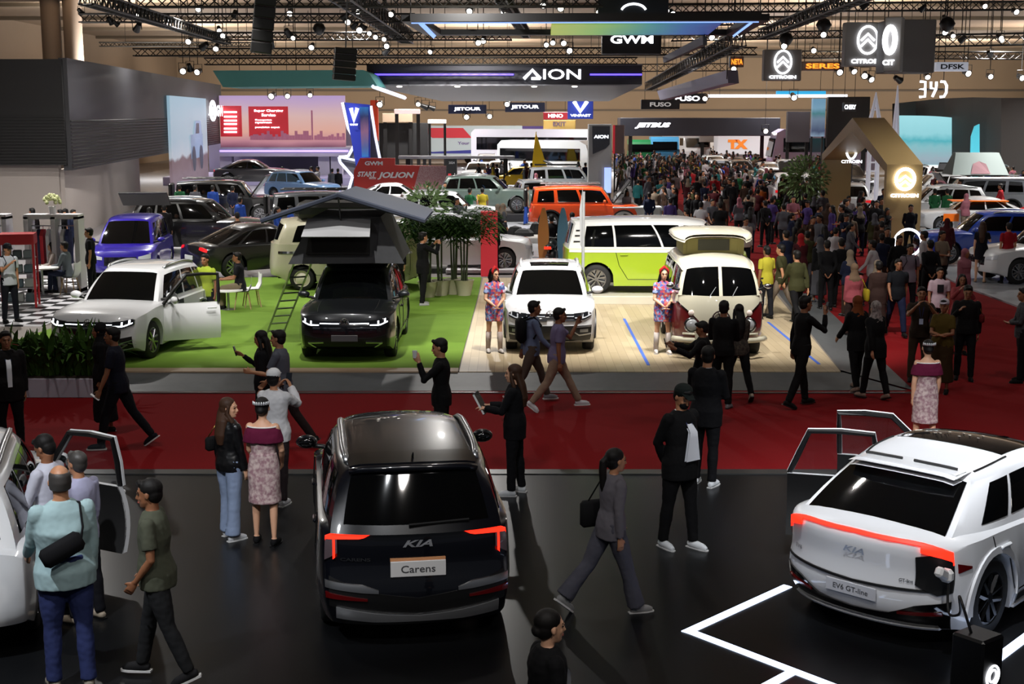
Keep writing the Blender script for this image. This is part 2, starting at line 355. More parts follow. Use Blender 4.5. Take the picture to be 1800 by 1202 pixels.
def make_body(c):
    L, Wd = c['L'], c['W']; h0 = L / 2; gc = c.get('gc', .2); wr = c['wr']; ax = c['ax']
    top = curve(c['top']); nose = curve(c['nose']); tail = curve(c['tail'])
    zm = c.get('zm', .62); cr = c.get('crown', .05); pf, pr = c.get('pf', .10), c.get('pr', .07); bf, br_ = c.get('bow', .16), c.get('rbow', .10)
    S = sorted(set([round(L * i / 44, 3) for i in range(45)] + [round(a + (wr + .06) * math.cos(k * PI / 12), 3) for a in ax for k in range(13)]))
    S2 = [S[0]]
    for s in S[1:]:
        if s - S2[-1] > .012: S2.append(s)
    S2[-1] = L
    # slots: keep arch ends sharp
    def zb(s):
        g = gc + .10 * sm(1 - s / .5) * c.get('lift', 1) + .14 * sm(1 - (L - s) / .6) * c.get('rlift', 1)
        for a in ax:
            d = abs(s - a); Ra = wr + .06
            if d < Ra - .002: g = max(g, wr + math.sqrt(Ra * Ra - d * d))
        return g
    def P(s, w, v):
        a = abs(v); zt = top(s); z0 = zb(s)
        z = z0 + (zt - z0) * w - (cr * a * a + c.get('shl', .05) * a**9) * w**2
        hw = Wd / 2 * (1 - pf * clamp(1 - s / .9)**2.2 - pr * clamp(1 - (L - s) / .8)**2.2)
        dz = z - zm; hw -= (c.get('tb', .11) if dz > 0 else .16) * dz * dz + max(0, -dz - .25) * .12
        for q in ax:
            d = abs(s - q); hw += .02 * sm(1 - (d - wr) / .3) * sm(1 - abs(z - wr) / (wr + .35))
        f1 = clamp(1 - s / .75)**1.6; f2 = clamp(1 - (L - s) / .7)**1.6
        zz = z if True else w
        x = h0 - s - f1 * (nose(zz) + bf * a**2.4 + .05 * a**12) + f2 * (tail(zz) + br_ * a**2.4 + .04 * a**12)
        return Vector((x, v * hw, z))
    Wn = c.get('rows', [0, .05, .14, .25, .36, .47, .58, .68, .78, .87, .94, .98, 1])
    b = Hull(P, S2, Wn); b.zb, b.top, b.c = zb, top, c; b.L = L
    return b
def bz(b, s, z, v=0):
    zt = b.top(s); z0 = b.zb(s); a = abs(v); k = (b.c.get('crown', .05) * a * a + b.c.get('shl', .05) * a**9); w = (z - z0) / (zt - z0)
    for _ in range(4): w = (z + k * w * w - z0) / (zt - z0)
    return clamp(w)
def sheet(P, n1, n2, off, out, name, m, parent, smooth=True, thick=.02, cols=None):
    """P(i/n1, j/n2); out = outward vector or function; slab with skirts"""
    A = [[P(i / n1, j / n2) for j in range(n2 + 1)] for i in range(n1 + 1)]
    out = Vector(out); F = [[p + out * off for p in r] for r in A]; B = [[p - out * thick for p in r] for r in A]
    mb = MB(); mb.grid(F); a, b = n1 + 1, n2 + 1
    per = [(i, 0) for i in range(a)] + [(n1, j) for j in range(1, b)] + [(i, n2) for i in range(n1 - 1, -1, -1)] + [(0, j) for j in range(n2 - 1, 0, -1)]
    k = len(per); vs = [F[i][j] for i, j in per] + [B[i][j] for i, j in per]
    mb.add(vs, [(i, (i + 1) % k, k + (i + 1) % k, k + i) for i in range(k)])
    return mb.build(name, m, parent, smooth, 40)
def col(cols, t):
    """cols [(a, lo, hi)...] interpolated at t in 0..1 along a"""
    a = lerp(cols[0][0], cols[-1][0], t)
    for i in range(len(cols) - 1):
        p, q = cols[i], cols[i + 1]
        if (p[0] <= a <= q[0]) or (q[0] <= a <= p[0]):
            u = (a - p[0]) / (q[0] - p[0]) if q[0] != p[0] else 0
            return a, lerp(p[1], q[1], u), lerp(p[2], q[2], u)
    return (a,) + tuple(cols[-1][1:])
FZ = [0]
def fzo(z): return z + FZ[0] * clamp((z - .35) / .3)
def hwat(b, s, z):
    return b.P(s, bz(b, s, z, 1), 1).y
def fpatch(b, cols, name, m, parent, off=.008, rear=False, n=(14, 5), thick=.025, mirror=False):
    """patch on the nose (or tail) given columns (y, zlo, zhi)"""
    s = b.L if rear else 0
    def Pf(sg):
        def P(t, u):
            y, lo, hi = col(cols, t); z = fzo(lerp(lo, hi, u)); hw = max(.3, hwat(b, s, z)); v = clamp(y / hw, -1, 1)
            p = b.P(s, bz(b, s, z, v), v); return Vector((p.x, p.y * sg, p.z))
        return P
    r = [sheet(Pf(1), n[0], n[1], off, (-1 if rear else 1, 0, 0), name, m, parent, thick=thick)]
    if mirror: r.append(sheet(Pf(-1), n[0], n[1], off, (-1 if rear else 1, 0, 0), name, m, parent, thick=thick))
    return r
def spatch(b, cols, name, m, parent, side=1, off=.008, n=(12, 4), thick=.02):
    """patch on the side; columns (s from nose, zlo, zhi)"""
    def P(t, u):
        s, lo, hi = col(cols, t); z = lerp(lo, hi, u); p = b.P(s, bz(b, s, z, 1), side); return p
    return sheet(P, n[0], n[1], off, (0, side, 0), name, m, parent, thick=thick)
def tpatch(b, cols, name, m, parent, off=.008, n=(12, 6), thick=.02):
    def P(t, u):
        s, lo, hi = col(cols, t); return b.P(s, 1, lerp(lo, hi, u))
    return sheet(P, n[0], n[1], off, (0, 0, 1), name, m, parent, thick=thick)
def make_cabin(c, b):
    k = c['cab']; L = c['L']; h0 = L / 2
    s0, s1, r0, r1 = k['cowl'], k['end'], k['hdr'], k['rend']; roof = curve(k['roof']); hb, hr = k['hb'], k['hr']; zb0 = k.get('zb', .9)
    bow0, bow1 = k.get('bow', .22), k.get('rbow', .12)
    def P(u, w, v):
        a = abs(v); zr = roof(u); zb = zb0; z = zb + (zr - zb) * w - (k.get('crown', .03) * a * a + .06 * a**10) * w**3
        hw = lerp(hb, hr, w**1.25) * (1 - k.get('pt', .10) * clamp(1 - u / .35)**2 - k.get('rpt', .08) * clamp((u - .7) / .3)**2)
        ws = w - .05 * math.sin(PI * w)
        sf = lerp(s0, r0, ws) + bow0 * a**2.5 * (1 - .4 * w); sr = lerp(s1, r1, w + k.get('rb', .0) * math.sin(PI * w)) - bow1 * a**2.5
        return Vector((h0 - lerp(sf, sr, u), v * hw, z))
    h = Hull(P, [i / 26 for i in range(27)], [0, .12, .25, .4, .55, .7, .82, .9, .95, .98, 1]); h.k = k
    return h
def cpatch(h, face, A, B, name, m, parent, off=.006, n=(10, 8), side=1, skew=(0, 0), thick=.015):
    """param patch on the cabin: face f/r: A=v range, B=w range; side: A=u range,B=w range; top: A=u,B=v"""
    def P(t, q):
        a = lerp(A[0], A[1], t); w = lerp(B[0], B[1], q)
        if face in 'fr':
            w2 = clamp(w); return h.P(0 if face == 'f' else 1, w2, a)
        if face == 's':
            return h.P(clamp(a + (skew[0] if t < .5 else skew[1]) * (q if True else 0) * abs(1 - 2 * t)), w, side)
        return h.P(a, 1, w)
    out = {'f': Vector((.8, 0, .6)), 'r': Vector((-.85, 0, .5)), 's': Vector((0, side * .97, .2)), 't': Vector((0, 0, 1))}[face]
    return sheet(P, n[0], n[1], off, out, name, m, parent, thick=thick)
_wh = {}
def wheel(parent, x, y, wr, side, style='alloy', hi=True, rimm=None):
    key = (round(wr, 2), style, hi); w = .225
    if key not in _wh:
        e = empty('wheel'); n = 32 if hi else 18
        MB().lathe([(wr * .66, -w / 2), (wr * .9, -w / 2), (wr * .985, -w * .38), (wr, -w * .2), (wr, w * .2), (wr * .985, w * .38), (wr * .9, w / 2), (wr * .66, w / 2), (wr * .64, 0)], n, 0, axis='y').build('tyre', RUB, e, True, 50)
        rm = ALU if style == 'alloy' else (mat('dark_alloy', '2a2b2e', .3, .8) if style == 'dark' else mat('cream_hubcap', 'd9d3c0', .3))
        mb = MB(); mb.lathe([(wr * .67, -.02), (wr * .67, w * .46), (wr * .60, w * .46), (wr * .58, w * .1), (wr * .1, w * .05)], n, 0, axis='y')
        if style == 'cap': mb.lathe([(wr * .6, w * .2), (wr * .35, w * .5), (.001, w * .6)], n, 0, axis='y')
        else:
            for k in range(5):
                t = 2 * PI * k / 5
                for dt in (-.16, .16):
                    a = Vector((math.cos(t + dt * 2.2), 0, math.sin(t + dt * 2.2))) * wr * .62; b2 = Vector((math.cos(t), 0, math.sin(t))) * wr * .12
                    mb.tube([b2 + Vector((0, w * .36, 0)), a + Vector((0, w * .42, 0))], [.03, .022], 5)
            mb.cyl((0, w * .36, 0), wr * .14, .05, 12, axis='y')
        mb.build('rim', rm, e, True, 40)
        _wh[key] = e; o = e
        o.parent = parent
    else:
        o = copy_tree(_wh[key], parent)
    o.location = (x, y, wr); o.rotation_euler = (0, 0, 0 if side > 0 else PI); return o
def mirror_(parent, p, side, m, k=1.0):
    o = MB(); q = Vector(p)
    o.ball(q + Vector((0, side * .13, .03)), (.075 * k, .12 * k, .075 * k), 12)
    mo = o.build('side_mirror', m, parent, True)
    MB().tube([q + Vector((.02, -side * .2, -.06)), q + Vector((0, side * .1, -.01))], [.03, .025], 6).build('mirror_arm', BLK, mo, True)
    MB().ball(q + Vector((-.055, side * .13, .03)), (.03, .095 * k, .055 * k), 12).build('mirror_glass', GLS, mo, True)
    return mo
def seam(b, pts, parent, side, name='door_seam', w=.012, m=None):
    """thin dark line on side, pts [(s,z)...]"""
    P3 = []
    for i in range(len(pts) - 1):
        for k in range(6):
            t = k / 6; s = lerp(pts[i][0], pts[i + 1][0], t); z = lerp(pts[i][1], pts[i + 1][1], t)
            P3.append(b.P(s, bz(b, s, z, 1), side) + Vector((0, side * .001, 0)))
    s, z = pts[-1]; P3.append(b.P(s, bz(b, s, z, 1), side) + Vector((0, side * .001, 0)))
    return MB().tube(P3, w * .6, 4).build(name, m or BLK, parent)
def handle(b, s, z, side, parent, m):
    p = b.P(s, bz(b, s, z, 1), side)
    return MB().box(p + Vector((0, side * .018, 0)), (.2, .035, .035), ch=.012).build('door_handle', m, parent)
def rails(h, parent, m, v=.9, u=(.12, .92), rise=.045, lift=0):
    for sg in (1, -1):
        pts = [h.P(lerp(u[0], u[1], t), 1, v * sg) + Vector((0, 0, rise * math.sin(PI * min(1, max(0, t)))**.35 + lift)) for t in [i / 14 for i in range(15)]]
        MB().tube(pts, .026, 6, flat=1.3).build('roof_rail', m, parent, True)
CARS = {}
def car(name, c, label, cat, loc, rz, group=None, hi=True, pm=None):
    root = empty(name, loc, rz, label, cat, group)
    b = make_body(c); body = b.build('body', pm, root, 38)
    cab = make_cabin(c, b); h = cab; cabin = h.build('cabin', c.get('cabm', pm), root, 38)
    k = c['cab']; wr = c['wr']; L, Wd = c['L'], c['W']
    # glazing
    cpatch(h, 'f', (-.9, .9), (k.get('wlo', .1), .93), 'windscreen', GLS, root, n=(16, 8))
    cpatch(h, 'r', (-.86, .86), (k.get('rlo', .2), .9), 'rear_window', GLS, root, n=(14, 8))
    for side in (1, -1):
        for (a, z2) in k.get('win', [(.06, .40), (.43, .70), (.73, .93)]):
            cpatch(h, 's', (a, z2), (k.get('slo', .16), .87), 'side_window', GLS, root, side=side, n=(8, 6))
    # underbody, wheels
    mb = MB(); mb.box((0, 0, c.get('gc', .2) + .16), (L * .86, Wd * .72, .2)); mb.build('chassis', DK, root)
    for a in c['ax']:
        for side in (1, -1): wheel(root, L / 2 - a, side * (Wd / 2 - .135), wr, side, c.get('rim', 'alloy'), hi)
    # cladding arches
    if c.get('clad'):
        for a in c['ax']:
            for side in (1, -1):
                def P(t, q):
                    th = lerp(-.12, PI + .12, t); r = wr + .055 + .065 * q; s = a - r * math.cos(th); z = max(wr + r * math.sin(th), c.get('gc', .2))
                    s = clamp(s, .02, L - .02); hw = hwat(b, s, max(z, .3)); w = bz(b, s, z, 1)
                    p = b.P(s, w, side); return Vector((L / 2 - s, side * (abs(p.y) + .012), z))
                sheet(P, 16, 1, .006, (0, side, 0), 'arch_trim', c['clad'], root)
        for side in (1, -1):
            a0 = c['ax'][0] + wr + .1; a1 = c['ax'][1] - wr - .1
            spatch(b, [(a0, c['gc'] + .01, c['gc'] + .17), (a1, c['gc'] + .01, c['gc'] + .17)], 'sill_trim', c['clad'], root, side)
    if hi and c.get('doors', True):
        for side in (1, -1):
            zb_, zt_ = c.get('gc', .2) + .17, k['zb'] + .05; d = c.get('dl', (k['cowl'] + .2, (c['ax'][0] + c['ax'][1]) / 2 + .1, c['ax'][1] - .05))
            seam(b, [(d[0], zt_ - .05), (d[0], zb_), (d[1], zb_), (d[1], zt_ - .03)], root, side)
            seam(b, [(d[1] + .02, zb_), (d[2] - wr * .6, zb_), (d[2], .72), (d[2] + .1, zt_ - .04)], root, side)
            handle(b, d[1] - .22, zt_ - .17, side, root, c.get('hm', pm)); handle(b, d[2] - .12, zt_ - .17, side, root, c.get('hm', pm))
    if c.get('rails'): rails(h, root, c['rails'])
    for side in (1, -1):
        mz = k['zb'] + .13; p = Vector((L / 2 - k['cowl'] - .42, side * (k['hb'] + .0), mz)); mirror_(root, p, side, c.get('mm', pm))
    root['_'] = 0; del root['_']
    return root, b, h
def decal(b, t, y, z, w, hgt, m, parent, rear=False, name='badge', shear=0, off=.014, bold=.02):
    """lettering wrapped on nose/tail"""
    s = b.L if rear else 0; sg = -1 if rear else 1
    def mp(a, q):
        yy = y + (a if not rear else -a) * 1.0; yy = y + a * (1 if not rear else -1); zz = fzo(z + q); hw = hwat(b, s, zz); v = clamp(yy / hw, -1, 1)
        p = b.P(s, bz(b, s, zz, v), v); return p + Vector((sg * off, 0, 0))
    return text(t, w, hgt, m, parent, name=name, map3=mp, shear=shear, bold=bold)
def plate(b, z, w, hgt, root, m=None, t=None, tm=None, rear=False, y=0, name='licence_plate', tw=.7, th=.45):
    s = b.L if rear else 0; sg = -1 if rear else 1; z = fzo(z)
    x = max((b.P(s, bz(b, s, z + d, 0), 0).x * sg) for d in (-hgt / 2, 0, hgt / 2)) * sg
    o = MB().box((x + sg * .012, y, z), (.02, w, hgt), ch=.004).build(name, m or WHT, root)
    if t: text(t, w * tw, hgt * th, tm or BLK, o, (x + sg * .0245, y, z), right=(0, sg, 0), bold=.01)
    return o
def ring(parent, c, r, t, m, name='badge', right=(0, 1, 0), up=(0, 0, 1), n=28):
    r_, u_ = Vector(right), Vector(up); c = Vector(c)
    pts = [c + r_ * r * math.cos(2 * PI * k / n) + u_ * r * math.sin(2 * PI * k / n) for k in range(n + 1)]
    return MB().tube(pts, t, 6).build(name, m, parent, True)
def vwbadge(parent, x, z, r, m, nx=1, y=0):
    c = Vector((x, y, z)); mb = MB(); n = 24
    mb.tube([c + Vector((0, r * math.cos(2 * PI * k / n), r * math.sin(2 * PI * k / n))) for k in range(n + 1)], r * .09, 6)
    def seg(pp):
        for i in range(len(pp) - 1):
            mb.tube([c + Vector((0, pp[i][0] * r, pp[i][1] * r)), c + Vector((0, pp[i + 1][0] * r, pp[i + 1][1] * r))], r * .085, 5)
    seg([(-.36, .88), (0, .18), (.36, .88)]); seg([(-.8, .5), (-.42, -.82), (0, -.02), (.42, -.82), (.8, .5)])
    return mb.build('badge', m, parent, True)
# ---------------------------------------------------------------- the cars on show
WP = paint('white_paint', 'd4d6d9'); WP2 = paint('white_pearl_paint', 'e2e4e8'); GP = paint('dark_grey_paint', '26292d', .5, .3)
NP = mat('black_blue_paint', '090b12', .28, 0, coat=1, spec=.25); KP = paint('black_paint', '08080a', .2, .2)
SIL = mat('satin_silver', 'a9abae', .3, .9)
def suv(L=4.5, W=1.84, H=1.68, wr=.36, hood=1.02, cowl=1.25, hdr=1.95, end=None, rend=None, zb=1.02, **kw):
    end = end or L - .12; rend = rend or L - .45
    c = dict(L=L, W=W, wr=wr, gc=.22, ax=(.88, L - .93), nose=[(.2, .10), (.45, .0), (.7, .01), (.85, .06), (1.0, .16), (1.1, .25)],
             top=[(0, hood - .07), (.12, hood - .04), (.5, hood), (cowl, hood + .06), (cowl + .5, zb + .05), (L - .3, zb + .06), (L, zb + .0)],
             tail=[(.2, .12), (.45, .0), (.75, .02), (zb, .09), (zb + .1, .12)],
             cab=dict(cowl=cowl, end=end, hdr=hdr, rend=rend, zb=zb - .06, roof=[(0, H - .06), (.15, H - .015), (.45, H), (.8, H - .03), (1, H - .08)], hb=W / 2 - .055, hr=W / 2 - .24, rb=.0))
    for k_, v_ in kw.items():
        if k_ == 'cab': c['cab'].update(v_)
        else: c[k_] = v_
    return c
FZ[0] = .10
# --- dark people carrier, seen from behind in the foreground
c = suv(4.54, 1.80, 1.67, .35, 1.0, 1.05, 1.75, 4.50, 4.12, 1.14, rlift=.2, zm=.7, rails=SIL, ax=(.86, 3.64), rim='dark', gc=.2,
        cab=dict(win=[(.06, .36), (.39, .66), (.69, .93)], rlo=.14, hr=.70, roof=[(0, 1.62), (.2, 1.67), (.5, 1.68), (.85, 1.66), (1, 1.63)], rbow=.14, zb=1.08),
        tail=[(.2, .08), (.42, .0), (.6, .01), (.72, .06), (1.0, .08), (1.12, .12), (1.2, .2)], rbow=.13)
th = R(98.6); d = Vector((math.cos(th), math.sin(th), 0))
rb = G(737, 1140); ctr = rb + d * 2.24
car1, b, h = car('people_carrier', c, 'dark metallic people carrier seen from behind with lit red tail lights and silver roof rails', 'car', ctr, th, pm=NP)
# glossy dark roof with opening panel lines, spoiler, rear details
cpatch(h, 't', (.86, 1.0), (-.9, .9), 'roof_spoiler', NP, car1, off=.02, n=(4, 14))
mb = MB()
pts = [h.P(1, 1, v) + Vector((-.06, 0, -.02)) for v in [-.9 + .12 * i for i in range(16)]]
mb.tube(pts, .035, 6).build('spoiler_lip', NP, car1, True)
MB().box(h.P(.97, 1, 0) + Vector((-.05, 0, -.055)), (.02, .4, .025)).build('brake_light', REDD, car1)
for sg in (1, -1):
    fpatch(b, [(sg * .40, .985, .99), (sg * .5, .935, 1.01), (sg * .66, .93, 1.02), (sg * .80, .92, 1.03), (sg * .9, .90, 1.03)], 'tail_light', REDL, car1, .022, True, n=(12, 4))
    fpatch(b, [(sg * .72, .80, .925), (sg * .84, .72, .92), (sg * .9, .70, .90)], 'tail_light_lens', mat('lens_grey', '5d5055', .2, coat=1), car1, .018, True)
    fpatch(b, [(sg * .74, .76, .93), (sg * .76, .74, .93)], 'tail_light_tube', REDL, car1, .024, True, n=(2, 4))
    fpatch(b, [(sg * .46, .45, .465), (sg * .85, .46, .50)], 'reflector', REDD, car1, .03, True)
    fpatch(b, [(sg * .36, .50, .52), (sg * .5, .505, .555), (sg * .86, .53, .575)], 'bumper_trim', SIL, car1, .022, True)
    MB().box(b.P(2.0, .6, sg) + Vector((0, 0, 0)), (.01, .01, .01)).v
fpatch(b, [(-.86, .97, 1.0), (0, .975, 1.005), (.86, .97, 1.0)], 'chrome_strip', mat('dark_chrome', '6c7078', .15, 1), car1, .012, True, n=(20, 1))
fpatch(b, [(-.74, .30, .40), (-.4, .27, .36), (0, .27, .33), (.4, .27, .36), (.74, .30, .40)], 'bumper_trim', mat('bright_trim', 'c4c6ca', .28, .75), car1, .035, True, n=(22, 3))
fpatch(b, [(-.80, .40, .60), (-.4, .35, .5), (0, .35, .46), (.4, .35, .5), (.80, .40, .60)], 'lower_bumper', BLK, car1, .012, True, n=(20, 3))
decal(b, 'KIA', 0, .885, .27, .062, mat('bright_trim', 'c4c6ca', .28, .75), car1, True, shear=.35, bold=.03)
decal(b, 'CARENS', .56, .745, .27, .03, CHR, car1, True)
pl = plate(b, .66, .50, .145, car1, WHT, 'Carens', mat('plate_grey', '4a4a4e', .6), True, tw=.62, th=.48)
x = b.P(b.L, bz(b, b.L, .72), 0).x
fpatch(b, [(-.25, .726, .752), (.25, .726, .752)], 'plate_top_band', mat('plate_orange', 'd89a6a', .6), car1, .02, True)
MB().tube([h.P(1, .14, .1) + Vector((-.03, 0, 0)), h.P(1, .17, -.62) + Vector((-.03, 0, .0))], .014, 5).build('rear_wiper', BLK, car1)
MB().tube([h.P(.93, 1, 0), h.P(.93, 1, 0) + Vector((-.1, 0, .07))], [.03, .012], 6, flat=.5).build('antenna', NP, car1, True)
# --- white electric crossover, right foreground
c = suv(4.68, 1.88, 1.56, .38, .93, 1.15, 1.95, 4.50, 3.72, .98, ax=(.87, 3.77), rim='dark', clad=WP2, gc=.17,
        cab=dict(win=[(.06, .36), (.385, .66), (.69, .86)], hr=.70, zb=.98, rlo=.13, roof=[(0, 1.48), (.2, 1.54), (.45, 1.56), (.75, 1.54), (1, 1.49)], rbow=.10, bow=.3, slo=.2, rpt=.12),
        tail=[(.15, .14), (.3, .03), (.5, .0), (.7, .03), (.96, .0), (1.03, .04), (1.15, .16)], rbow=.24, pr=.09,
        top=[(0, .70), (.12, .80), (.5, .92), (1.2, 1.0), (1.8, 1.02), (3.9, 1.10), (4.45, 1.09), (4.68, 1.05)], rlift=.2)
th = R(45); d = Vector((math.cos(th), math.sin(th), 0)); ctr = G(1497, 1118) + d * 2.30
car2, b, h = car('electric_crossover', c, 'white crossover with full width red light bar and doors open on its far side', 'car', ctr, th, pm=WP2)
cpatch(h, 't', (.03, .56), (-.8, .8), 'glass_roof', GLS, car2, n=(10, 12))
cpatch(h, 'r', (-.93, .93), (.06, .92), 'rear_window', GLS, car2, off=.012, n=(14, 8))
cpatch(h, 't', (.985, 1.1), (-.86, .86), 'spoiler', WP2, car2, off=.03, n=(3, 14))
mb = MB()
for i in range(13):
    pass
sp = [[h.P(1, 1, v) + Vector((.10 - q * .36, 0, .035 - q * .0 - .02 * q)) for v in [-.9 + .15 * i for i in range(13)]] for q in (0, .5, 1)]
mb.grid(sp); mb.grid([[p - Vector((0, 0, .05)) for p in r] for r in sp]); mb.build('roof_spoiler', WP2, car2, True, 40)
for a, z2 in ((-.78, -.1), (.1, .78)):
    MB().tube([h.P(1, 1, v) + Vector((-.02, 0, .045)) for v in [lerp(a, z2, i / 6) for i in range(7)]], .014, 5).build('spoiler_slot', BLK, car2)
for sg in (1, -1):
    MB().tube([h.P(u, 1, .86 * sg) + Vector((0, 0, .004)) for u in [.56 + .04 * i for i in range(10)]], .012, 5).build('roof_seam', BLK, car2)
fpatch(b, [(-.9, .875, .905), (-.5, .905, .93), (0, .915, .94), (.5, .905, .93), (.9, .875, .905)], 'light_bar', REDL, car2, .02, True, n=(26, 2))
for sg in (1, -1):
    fpatch(b, [(sg * .62, .84, .90), (sg * .78, .80, .89), (sg * .93, .73, .87)], 'tail_light', REDL, car2, .025, True)
    spatch(b, [(4.28, .78, .80), (4.5, .76, .83), (4.6, .75, .84)], 'tail_light_tip', REDD, car2, sg)
fpatch(b, [(-.9, .52, .535), (0, .50, .515), (.9, .52, .535)], 'chrome_line', BLK, car2, .015, True, n=(20, 1))
fpatch(b, [(-.88, .20, .46), (-.6, .22, .42), (-.35, .24, .33), (0, .24, .31), (.35, .24, .33), (.6, .22, .42), (.88, .20, .46)], 'lower_bumper', mat('gloss_black', '060608', .08, coat=1), car2, .02, True, n=(24, 4))
fpatch(b, [(-.75, .175, .22), (0, .17, .215), (.75, .175, .22)], 'diffuser', WP2, car2, .05, True, n=(16, 1))
for sg in (1, -1): fpatch(b, [(sg * .45, .34, .36), (sg * .8, .36, .385)], 'reflector', REDD, car2, .035, True)
fpatch(b, [(-.58, .56, .79), (-.76, .50, .83), (-.86, .52, .80)], 'charge_port', BLK, car2, .022, True)
plate(b, .445, .52, .12, car2, mat('plate_white', 'c9cbd2', .5), 'EV6 GT-line', mat('plate_grey', '4a4a4e', .6), True, tw=.7, th=.42)
decal(b, 'KIA', 0, .75, .22, .06, SIL, car2, True, shear=.35); decal(b, 'EV6', .68, .61, .10, .03, SIL, car2, True); decal(b, 'GT-line', -.5, .58, .12, .022, SIL, car2, True)
for sg in (1, -1):
    spatch(b, [(1.35, .20, .30), (3.25, .20, .30)], 'sill_blade', mat('gloss_black', '060608'), car2, sg, .015)
    spatch(b, [(1.3, .17, .20), (3.3, .17, .20)], 'sill_skirt', WP2, car2, sg, .03)
def door(name, parent, hinge, ang, L=1.05, zb=.28, zs=.93, zt=1.48, m=WP, side=1, rake=.35, inner=None, back=0.0, mirror=False, bulge=.05, rear_rake=.0, fm=None):
    """car door with window frame; hinge at local origin, extends along -x (closed), side +y out"""
    e = empty(name, hinge, ang); e.parent = parent
    def lo(t, q): # lower skin
        x = -L * t; z = lerp(zb, zs, q); return Vector((x + back * (1 - q) * (t > .95), side * (bulge * math.sin(PI * clamp(q, 0, 1)) - .12 * (q - .4)**2), z))
    P = [[lo(i / 8, j / 8) for j in range(9)] for i in range(9)]
    Q = [[p + Vector((0, -side * .09, 0)) for p in r] for r in P]
    sheet(lambda t, q: lo(t, q), 8, 8, 0, (0, side, 0), 'door_skin', m, e, thick=.075)
    sheet(lambda t, q: lo(t, q) - Vector((0, side * .076, 0)), 8, 8, 0, (0, -side, 0), 'door_lining', inner or DK, e, thick=.02)
    a = Vector((-.02, 0, zs)); bpt = Vector((-rake - .05, -side * .1, zt)); cpt = Vector((-L + rear_rake, -side * .1, zt)); dpt = Vector((-L + .02, 0, zs))
    mid = [a, lerp(a, bpt, .5) + Vector((0, side * .015, .02)), bpt, lerp(bpt, cpt, .5) + Vector((0, 0, .015)), cpt, lerp(cpt, dpt, .5) + Vector((0, side * .015, 0)), dpt]
    mo = MB(); mo.tube([p + Vector((0, side * -.02, 0)) for p in mid], .034, 6); mo.build('window_frame', fm or m, e)
    MB().tube([p + Vector((0, side * -.055, 0)) for p in mid], .03, 6).build('frame_seal', BLK, e)
    gl = MB(); gl.add([p - Vector((0, side * .035, 0)) for p in mid], [tuple(range(7))]); gl.build('window_glass', mat('tinted_glass', '20262a', .05, alpha=.32, spec=.8), e)
    MB().box((-L + .17, side * .075, zs - .1), (.19, .03, .035), ch=.01).build('door_handle', m, e)
    if mirror: mirror_(e, Vector((-.2, side * .06, zs + .07)), side, m)
    return e
door('front_door', car2, (4.68 / 2 - 1.50, .90, 0), -R(62), 1.05, .28, .97, 1.46, WP2, 1, .42, mirror=False)
door('rear_door', car2, (4.68 / 2 - 2.62, .91, 0), -R(60), .98, .28, .97, 1.46, WP2, 1, .05, rear_rake=.22)
FZ[0] = 0
# --- white estate car on the left edge with open doors
c = suv(4.55, 1.84, 1.66, .36, 1.0, 1.1, 1.8, gc=.2, rails=SIL)
th = R(105)
LCX = Vector((-5.69, 13.4, 0))
car3, b, h = car('white_car', c, 'white car cut off by the left edge with one door open', 'car', LCX, th, pm=WP)
for a0, a1 in ((1.45, 2.45),):
    spatch(b, [(a0, .3, 1.03), (a1, .3, 1.03)], 'door_opening', DK, car3, -1, .012)
door('front_door', car3, (4.55 / 2 - 1.62, -.90, 0), R(47), 1.1, .28, 1.0, 1.52, WP, -1, .45, mirror=True)
# --- the three compact SUVs on the camper stage
def front_modern(b, root, grille_m, ledm=LEDH, strip=True, z=.77, wide=.86, light_in=.46):
    fpatch(b, [(-light_in, z - .035, z + .05), (0, z - .045, z + .055), (light_in, z - .035, z + .05)], 'grille', grille_m, root, .022, n=(16, 4))
    for sg in (1, -1):
        o = fpatch(b, [(sg * light_in, z - .05, z + .06), (sg * .66, z - .06, z + .075), (sg * wide, z + .01, z + .12)], 'headlight', mat('headlight_lens', '1c1e22', .1, coat=1), root, .04, n=(10, 4))[0]
        fpatch(b, [(sg * (light_in + .02), z - .03, z - .012), (sg * .66, z - .035, z - .015), (sg * .80, z + .02, z + .04)], 'daytime_light', ledm, o, .052, n=(8, 1))
        fpatch(b, [(sg * .62, z - .03, z + .05), (sg * .645, z - .03, z + .055)], 'daytime_light', ledm, o, .052, n=(2, 2))
        fpatch(b, [(sg * .74, z, z + .085), (sg * .765, z + .005, z + .09)], 'daytime_light', ledm, o, .052, n=(2, 2))
        if strip: fpatch(b, [(sg * .1, z + .0, z + .014), (sg * light_in, z - .0, z + .014)], 'light_strip', ledm, root, .035, n=(8, 1))
        if strip: fpatch(b, [(sg * .06, z - .08, z - .065), (sg * .6, z - .085, z - .07)], 'chrome_strip', CHR, root, .03, n=(8, 1))
